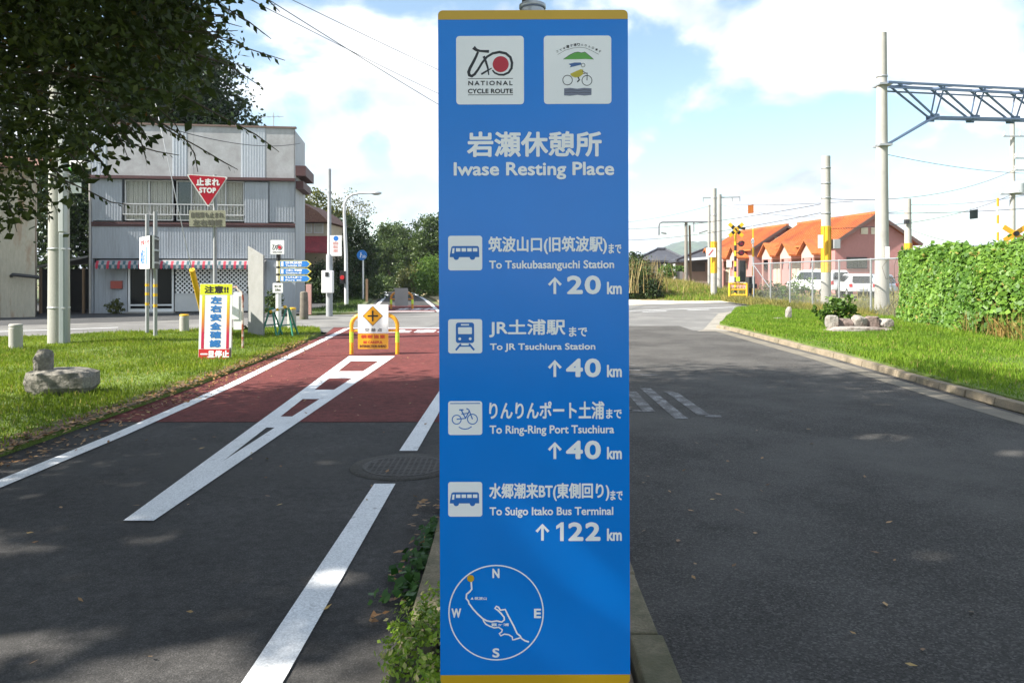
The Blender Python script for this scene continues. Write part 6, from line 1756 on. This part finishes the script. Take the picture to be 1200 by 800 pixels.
tree('small_tree', 'small conical tree top showing over the shop house parapet near its antenna', (Xat(298, 44), 44, 0), [((Xat(298, 44), 44, 7.6), (.9, .9, 2.2), 2), ((Xat(296, 44), 44, 4.6), (1.4, 1.2, 2.4), 1)], .2, 3000, LEAF_DARK, .12, 35)
# --- trees along the far path, left side
G2 = 'trees along the far cycle path'
tree('path_tree', 'brownish tree crown behind the red roofed house', (Xat(366, 56), 56, 0), [((Xat(366, 56), 56, 5.4), (2.6, 2.2, 2.2), 2), ((Xat(380, 56), 56, 4.2), (2.0, 2, 2.4), 1)], .24, 8000, LEAF_OLIVE, .2, 36, G2)
tree('path_tree', 'thin sparse tree with airy crown behind the street lamp', (Xat(411, 60), 60, 0), [((Xat(412, 60), 60, 6.4), (1.7, 1.6, 2.1), 2), ((Xat(404, 60), 60, 5.6), (1.1, 1.1, 1.5), 1)], .17, 1500, LEAF_OLIVE, .13, 37, G2, clump=.3)
tree('path_tree', 'dark rounded tree right of the control box pole', (Xat(372, 46), 46, 0), [((Xat(374, 46), 46, 2.2), (1.6, 1.4, 2.3), 2), ((Xat(390, 47), 47, 2.4), (1.1, 1.2, 2.5), 1.6)], .2, 11000, LEAF_DARK, .16, 38, G2)
tree('path_tree', 'dark dense tree between the street lamp and the round blue sign', (Xat(414, 50), 50, 0), [((Xat(412, 50), 50, 2.8), (1.5, 1.4, 2.6), 2), ((Xat(428, 52), 52, 1.9), (1.1, 1.2, 2.1), 1.3)], .2, 11000, LEAF_DARK, .16, 39, G2)
tree('path_tree', 'dark tree closing the bend of the far path', (Xat(440, 82), 82, 0), [((Xat(440, 82), 82, 2.6), (2.6, 1.8, 3.0), 2), ((Xat(462, 84), 84, 3.4), (2.8, 1.8, 3.4), 2)], .3, 12000, LEAF_DARK, .2, 40, G2)
# right side
tree('path_tree', 'tall green tree at the bend with a pointed top', (Xat(456, 77), 77, 0), [((Xat(456, 77), 77, 4.6), (1.3, 1.4, 2.4), 2), ((Xat(452, 77), 77, 2.4), (1.5, 1.4, 2.2), 1)], .24, 8000, LEAF_MID, .16, 41, G2)
tree('path_tree', 'green tree in the middle of the row right of the bend', (Xat(481, 74), 74, 0), [((Xat(478, 74), 74, 3.9), (1.7, 1.6, 2.8), 2), ((Xat(488, 74), 74, 2.6), (1.9, 1.6, 2.6), 2)], .24, 10000, LEAF_MID, .18, 42, G2)
tree('path_tree', 'large green tree at the edge of the blue sign', (Xat(508, 66), 66, 0), [((Xat(506, 66), 66, 4.0), (1.9, 1.8, 2.6), 2), ((Xat(517, 65), 65, 3.4), (1.9, 1.8, 3.4), 2)], .23, 12000, LEAF_MID, .2, 43, G2)
tree('path_tree', 'green tree hidden behind the blue sign', (Xat(560, 66), 66, 0), [((Xat(560, 66), 66, 3.2), (2.8, 2.2, 3.2), 2)], .26, 8000, LEAF_MID, .2, 44, G2)
tree('path_tree', 'second green tree hidden behind the blue sign', (Xat(640, 70), 70, 0), [((Xat(635, 70), 70, 2.8), (3.6, 2.2, 2.8), 2)], .26, 8000, LEAF_MID, .2, 45, G2)
tree('path_tree', 'low green tree behind the right edge of the blue sign', (Xat(715, 70), 70, 0), [((Xat(706, 70), 70, 1.8), (3.2, 2.2, 2.2), 2)], .26, 7000, LEAF_MID, .2, 46, G2)

def bush(name, label, c, rad, leafL, n, m, seed, wr=.6, group=None, cat='bush', clump=.3, droop=.1, stems=8):
    rg = np.random.default_rng(seed)
    c = np.array(c); rad = np.array(rad)
    r = thing(name, label, cat, (c[0], c[1], max(0, c[2] - rad[2])), group=group)
    k = max(6, n // 30)
    cs = ellipsoid(c, rad, k, rg, .42)
    P = clump_points(cs, [(q, q, q * .8) for q in clump * rad.mean() * rg.uniform(.6, 1.3, k)], [30] * k, rg)
    P = P[P[:, 2] > .02]
    V, Fa = leaves(P, leafL, wr, droop, .3, rg)
    mesh_np('foliage', V, Fa, m, r)
    mb = MB()
    for q in cs[:: max(1, len(cs) // stems)]: limb(mb, (c[0] + (q[0] - c[0]) * .2, c[1] + (q[1] - c[1]) * .2, max(0, c[2] - rad[2])), q, .012 * rad.mean() + .004, .004, .6, 5, rg)
    obj('stem', mb, BARK, r)
    return r
bush('path_bush', 'yellow green bush sloping down beside the far path', (Xat(489, 61), 61, .9), (1.5, 2.2, 1.2), .2, 5000, LEAF_OLIVE, 61, group='bushes along the far path')
bush('path_bush', 'bright green bush by the right edge of the far path', (Xat(505, 52), 52, 1.1), (.9, 2.6, 1.6), .18, 5000, LEAF_BUSH, 62, group='bushes along the far path')
bush('path_bush', 'low dark bush under the control box pole', (Xat(368, 40), 40, .35), (1.2, 1.0, .7), .14, 3500, LEAF_DARK, 63, group='bushes along the far path')
bush('path_bush', 'low green bush under the trees at the left verge', (Xat(418, 47), 47, .5), (1.8, 1.6, .8), .16, 4500, LEAF_MID, 64, group='bushes along the far path')
bush('path_bush', 'dark low bush on the left at the bend of the far path', (Xat(446, 66), 66, .4), (1.2, 4, .8), .2, 3500, LEAF_MID, 65, group='bushes along the far path')
bush('path_bush', 'dark tall bush in front of the red roofed house', (Xat(374, 40.6), 40.6, 1.0), (.85, .6, 1.25), .13, 6000, LEAF_DARK, 69, group='bushes along the far path')
bush('path_bush', 'dark shaded bush behind the control box pole', (Xat(396, 44.5), 44.5, 1.1), (.9, .8, 1.5), .13, 6000, LEAF_DARK, 70, group='bushes along the far path')
bush('shop_shrub', 'dark potted shrubs by the wall under the red mailbox', (Xat(134, 28.9), 28.9, .3), (.36, .25, .26), .07, 1100, LEAF_OLIVE, 66)
bush('corner_shrub', 'green shrubs and pots at the house corner behind the signpost', (Xat(322, 29.0), 29.0, .4), (.4, .35, .5), .1, 1600, LEAF_MID, 67)
bush('small_weed', 'small dark weed at the foot of the concrete slab', (Xat(297, 19.6), 19.5, .2), (.22, .15, .22), .07, 350, LEAF_DARK, 68)
# right side
bush('young_bush', 'young leafy green bush growing behind the row of rough stones', (Xat(985, 20.6), 20.6, .55), (.52, .42, .52), .13, 900, LEAF_BUSH, 71, wr=.62)
bush('young_bush', 'straggly shoots leaning left from the young bush', (Xat(966, 20.8), 20.8, .52), (.32, .25, .24), .11, 160, LEAF_BUSH, 72, wr=.62)
bush('thicket', 'dark green thicket with dry reed plumes at the right edge of the blue sign', (Xat(746, 46), 46, 1.0), (1.15, 1.4, 1.35), .17, 8000, LEAF_MID, 73)
bush('thicket', 'dark low thicket in front of the dry reeds', (Xat(760, 45), 45, .55), (.8, .9, .7), .15, 4000, LEAF_DARK, 74)
bush('garden_shrub', 'round green shrub in front of the beige house', (Xat(781, 74), 74, 1.5), (1.0, .8, 1.0), .2, 1800, LEAF_BUSH, 75)
bush('garden_shrub', 'flat topped green garden pine between the tiled houses', (Xat(796, 77), 77, 1.9), (.8, .7, .35), .2, 1200, LEAF_BUSH, 76)
bush('garden_shrub', 'dark tree top left of the grey hip roof', (Xat(744, 78), 78, 1.6), (1.5, 1.2, 1.9), .24, 3000, LEAF_DARK, 77)
bush('fence_shrub', 'loose green shrub behind the chain link fence', (Xat(940, 35), 35, .7), (1.1, .8, .7), .12, 700, LEAF_BUSH, 78)
bush('fence_shrub', 'loose green shrub at the foot of the banded pole', (Xat(908, 39), 39, .5), (1.0, .8, .6), .14, 1500, LEAF_OLIVE, 79)

# --- vines over the fence
rg = np.random.default_rng(81)
n = 48000
y = rg.uniform(11.5, 23.1, n)
t = rg.uniform(0, 1, n)
def lump(a, b): return .5 * np.sin(a * 2.1 + 1.3 * np.sin(b * 2.3)) + .3 * np.sin(a * 4.7 + b * 3.1) + .2 * np.sin(b * 6.3 - a * 3.3)
topz = 2.14 + .06 * np.sin(y * 1.9) + .04 * np.sin(y * 4.3 + 1) + .04 * np.sin(y * 9.7)
endf = np.clip((23.1 - y) / 4.0, 0, 1) ** .7
z = .1 + t * (topz - .1)
prof = np.where(t < .55, 1 - t * .35, .81 - (t - .55) * .9)
xf = FX - .05 - (.30 + .75 * prof) * (0.15 + .85 * endf) - .11 * lump(y, z)
# open patch at the lower right where the fence shows
gap = (y < 17.6) & (z < 1.15 + .25 * np.sin(y * 3)) & (rg.uniform(0, 1, n) < .82)
Pv = np.stack([xf + np.abs(rg.normal(size=n)) * .10, y, z], 1)[~gap]
Nn = np.tile(np.array([-.8, -.25, .45]), (len(Pv), 1))
V1 = facing(Pv, Nn, .108, .85, .6, .6, rg, .6)
n2 = 12000
y2 = rg.uniform(11.5, 23.0, n2); x2 = FX + rg.uniform(-.75, .6, n2) * (.3 + .7 * np.clip((23.0 - y2) / 3.5, 0, 1))
z2 = 2.14 + .06 * np.sin(y2 * 1.9) + .04 * np.sin(y2 * 4.3 + 1) + .04 * np.sin(y2 * 9.7) - .25 * ((x2 - FX + .05) / .65) ** 2 + rg.normal(size=n2) * .05 + (rg.uniform(0, 1, n2) > .97) * .14
V2 = facing(np.stack([x2, y2, z2], 1), np.tile(np.array([-.3, -.2, 1.0]), (n2, 1)), .13, .85, .6, .1, rg)
n3 = 9000
y3 = rg.uniform(11.5, 23.0, n3); z3 = rg.uniform(.1, 2.05, n3)
k3 = ~((y3 < 17.6) & (z3 < 1.2))
V3 = facing(np.stack([FX + rg.uniform(-.25, .35, n3), y3, z3], 1)[k3], np.tile(np.array([-.8, -.2, .3]), (int(k3.sum()), 1)), .14, .85, .6, .5, rg)
V, Fa = joinVF([V1, V2, V3])
r = thing('vine_cover', 'dense bright green vines smothering the fence like a hedge', 'vines', (FX, 18, .1))
mesh_np('foliage', V, Fa, LEAF_VINE, r)
mb = MB()
for i in range(40):
    yy = 12 + i * .3
    limb(mb, (FX - .1 + rg.uniform(-.05, .05), yy, .1), (FX - .2, yy + rg.uniform(-.8, .8), 2.0), .012, .006, 1.2, 7, rg)
obj('stem', mb, BARK, r)

# --- grass (nobody could count it)
def grass_mat(name, a, b, straw, s_at, ns=.8):
    m = leaf_mat(name, a, b, .3, .6, odd=straw, odd_at=s_at, spec=.2)
    return m
GL = grass_mat('lawn_grass', (.115, .185, .012), (.25, .335, .035), (.40, .33, .12), .96)
GR = grass_mat('verge_grass', (.09, .18, .012), (.20, .32, .035), (.33, .28, .11), .96)
GS = grass_mat('straw_grass', (.15, .17, .03), (.33, .30, .10), (.45, .34, .16), .72)
def grass(name, label, P, H, W, m, lean=.5, seed=1):
    V, Fa = blades(P, H, W, lean, np.random.default_rng(seed))
    o = mesh_np(name, V, Fa, m, base=(float(P[:, 0].mean()), float(P[:, 1].mean()), 0))
    return tag(o, label, None, None, 'stuff')
rg = np.random.default_rng(91)
x, y = scatter(LEFT_LAWN, 420000, (-17, -4.3, 1, 22), rg)
k = (np.abs(x) < y * .78 + 4) & (rg.uniform(0, 1, len(x)) < np.clip((-x - 4.35) / .30 + .12, 0, 1)) & (rg.uniform(0, 1, len(x)) < .74 + .22 * np.sin(x * 1.7 + y) * np.sin(y * 1.3 - x * .6))
x, y = x[k], y[k]
h_ = .055 + .03 * np.sin(x * 2.1) * np.sin(y * 1.6) + .05 * (rg.uniform(0, 1, len(x)) > .96)
grass('lawn_grass', 'short yellow green grass on the left lawn', np.stack([x, y, np.full(len(x), .053)], 1), h_, .012, GL, .8, 92)
x, y = scatter(RIGHT_LAWN, 340000, (5.7, 14, 2, 40), rg)
k = (x < y * .8 + 4) & (rg.uniform(0, 1, len(x)) < np.clip((x - 5.72) / .3, .25, 1))
x, y = x[k], y[k]
h_ = .085 + .05 * np.sin(x * 1.6 + 1) * np.sin(y * .9) + .05 * np.clip((x - 8.5) / 2.5, 0, 1)
grass('verge_grass', 'lush green grass on the right verge', np.stack([x, y, np.full(len(x), .105)], 1), h_, .014, GR, .8, 93)
n = 16000
x = 10.9 + np.abs(rg.normal(size=n)) * .9; y = rg.uniform(24, 40, n)
grass('tall_weeds', 'tall straw coloured weeds along the chain link fence', np.stack([x, y, np.full(n, .1)], 1), .14 + .22 * np.sin(y * 1.3) ** 2, .02, GS, .7, 94)
n = 2600
x = rg.uniform(10.6, 11.7, n); y = rg.uniform(12.5, 18.2, n)
grass('dry_weeds', 'dry reddish weeds at the foot of the vines', np.stack([x, y, np.full(n, .1)], 1), .55, .02, grass_mat('dry_grass', (.20, .15, .05), (.34, .24, .09), (.12, .2, .04), .6), .7, 95)
n = 22000
x = rg.uniform(12.5, 30, n); y = rg.uniform(24, 50, n)
k = ~((y > nY(x) - .5) & (y < fY(x) + 1)) & (y < 47)
grass('yard_weeds', 'tall pale weeds behind the chain link fence', np.stack([x, y, np.full(n, 0.0)], 1)[k], (.55 + .5 * ((y > 36) & (y < 44)))[k], .03, GS, .7, 96)
n = 80000
x = rg.uniform(3, 17, n); y = rg.uniform(42.5, 75, n)
k = (y > 43.2 + np.clip(9 - x, 0, 9) * 1.15) | ((x > 9) & (y > 42.6))
x, y = x[k], y[k]
z = np.array([field_h(a, b) for a, b in zip(x, y)])
grass('field_grass', 'tall mixed green and straw grass on the rising field beyond the crossing', np.stack([x, y, z - .02], 1), np.clip(.12 + (y - 44) * .03, .12, .42) + .18 * (rg.uniform(0, 1, len(x)) > .9), .028, GS, .6, 97)
k = rg.uniform(0, 1, len(x)) < .45
grass('field_grass', 'fresh green grass growing among the straw of the field', np.stack([x, y, z - .02], 1)[k], .26, .03, GR, .6, 98)
n = 300
x = Xat(750, 45.4) + rg.normal(size=n) * .8; y = 45.4 + rg.normal(size=n) * .5
grass('dry_reeds', 'dry reed plumes standing in the thicket', np.stack([x, y, np.full(n, .4)], 1), 1.9, .035, grass_mat('reed', (.3, .22, .1), (.5, .4, .22), (.4, .3, .2), .9), .35, 99)
n = 26000
x = rg.uniform(-12, -5.5, n); y = rg.uniform(29.6, 62, n)
k = inside([(-8.0, 29.2), (-6.1, 29.5), (-7.4, 38), (-9.5, 53), (-11, 62), (-14, 62), (-12, 41), (-8.6, 41)], x, y)
grass('verge_grass', 'green grass on the left verge of the far path', np.stack([x, y, np.full(n, .03)], 1)[k], .16, .022, leaf_mat('dark_verge_grass', (.035, .075, .012), (.09, .15, .03), .3), .7, 100)  # darker green blades than on the lawns
n = 9000
x = rg.uniform(-7, 1, n); y = rg.uniform(33, 70, n)
k = inside([(-2.6, 35), (-1.2, 33), (-1.0, 50), (0, 56), (-1, 72), (-8, 66), (-6.4, 58), (-4.2, 46.5), (-3.0, 40)], x, y)
grass('verge_grass', 'sparse sandy grass on the right verge of the far path', np.stack([x, y, np.full(n, .04)], 1)[k], .2, .03, GS, .7, 101)
n = 230
y = 3.55 + 1.15 * rg.uniform(0, 1, n) ** 1.2; x = -.455 - np.abs(rg.normal(size=n)) * .05 * (5.2 - y)
V, Fa = facing(np.stack([x, y, .02 + rg.uniform(0, .05, n)], 1), np.tile(np.array([-.2, -.3, 1.0]), (n, 1)), .05, .8, .5, .1, rg)
o = mesh_np('ivy', V, Fa, leaf_mat('ivy_leaf', (.02, .07, .012), (.05, .13, .025), .2), base=(-.5, 4, 0)); tag(o, 'dark green ivy creeping along the median kerb', None, None, 'stuff')

# --- clipped variegated shrub at the foot of the sign
LEAF_VAR = leaf_mat('variegated_leaf', (.11, .22, .015), (.28, .40, .05), .3, odd=(.70, .58, .36), odd_at=.80, rough=.35)
rg = np.random.default_rng(110)
r = thing('variegated_shrub', 'small clipped shrub of glossy green and cream leaves at the foot of the blue sign', 'shrub', (-.3, 2.95, .05))
cs = ellipsoid((-.24, 2.93, .10), (.25, .36, .235), 320, rg, .25)
P = clump_points(cs, [(.032,) * 3] * len(cs), [26] * len(cs), rg)
V, Fa = facing(P, unit(P - np.array([-.24, 2.93, .0])), .023, .55, .5, -.3, rg)
mesh_np('foliage', V, Fa, LEAF_VAR, r)
mb = MB(); [limb(mb, (-.24, 2.93, .0), q, .006, .002, .6, 5, rg) for q in cs[::12]]; obj('stem', mb, BARK, r)

# --- fallen leaves
def litter(name, label, x, y, z, L, m, seed):
    rg = np.random.default_rng(seed)
    n = len(x)
    P = np.stack([x, y, np.full(n, z) + .006], 1)
    V, Fa = facing(P, np.tile(np.array([0, 0, 1.0]), (n, 1)), L, .5, .22, 0, rg)
    o = mesh_np(name, V, Fa, m, base=(float(x.mean()), float(y.mean()), 0)); return tag(o, label, None, None, 'stuff')
LIT = leaf_mat('dry_leaf', (.15, .07, .03), (.38, .22, .10), .15, odd=(.5, .36, .12), odd_at=.85)
n = 1900
y = rg.uniform(5.8, 17, n); x = -4.42 - (y > 10) * (y - 10) * .04 + rg.normal(size=n) * .11 + .05
litter('fallen_leaves', 'dry brown leaves gathered along the lawn edge', x, y, .062, .055, LIT, 120)
n = 700
y = rg.uniform(5.8, 17, n); x = -4.2 - (y > 10) * (y - 10) * .03 + np.abs(rg.normal(size=n)) * .16
litter('fallen_leaves', 'dry leaves lying in the gutter of the cycle path', x, y, .012, .05, LIT, 121)
n = 130
litter('fallen_leaves', 'single yellow and brown leaves scattered on the cycle path', rg.uniform(-4, -.5, n), rg.uniform(2.6, 15, n), .016, .045, LIT, 122)
n = 48
litter('fallen_leaves', 'single leaves scattered on the road', .7 + np.abs(rg.normal(size=n)) * 1.2, rg.uniform(2.6, 9, n), .010, .045, LIT, 123)
n = 60
litter('fallen_leaves', 'dry leaves along the ivy of the median', rg.uniform(-.62, -.46, n), rg.uniform(3.3, 5.2, n), .03, .05, LIT, 124)

# ================================================================ AIR
mb = MB(); mb.box(-2750, 2750, -120, 3300, -1.05, 118)
hz_o = obj('haze', mb, [])
hz_o['kind'] = 'stuff'
hz_o['label'] = 'thin pale haze over the whole place'
hm = bpy.data.materials.new('haze_air'); hm.use_nodes = True
hn, hl = hm.node_tree.nodes, hm.node_tree.links
hn.remove(hn['Principled BSDF'])
pv = hn.new('ShaderNodeVolumePrincipled')
pv.inputs['Color'].default_value = (.80, .88, 1.0, 1)
pv.inputs['Density'].default_value = 0.00028
pv.inputs['Anisotropy'].default_value = 0.2
hl.new(pv.outputs[0], hn['Material Output'].inputs['Volume'])
hz_o.data.materials.append(hm)
SC.cycles.volume_bounces = 0
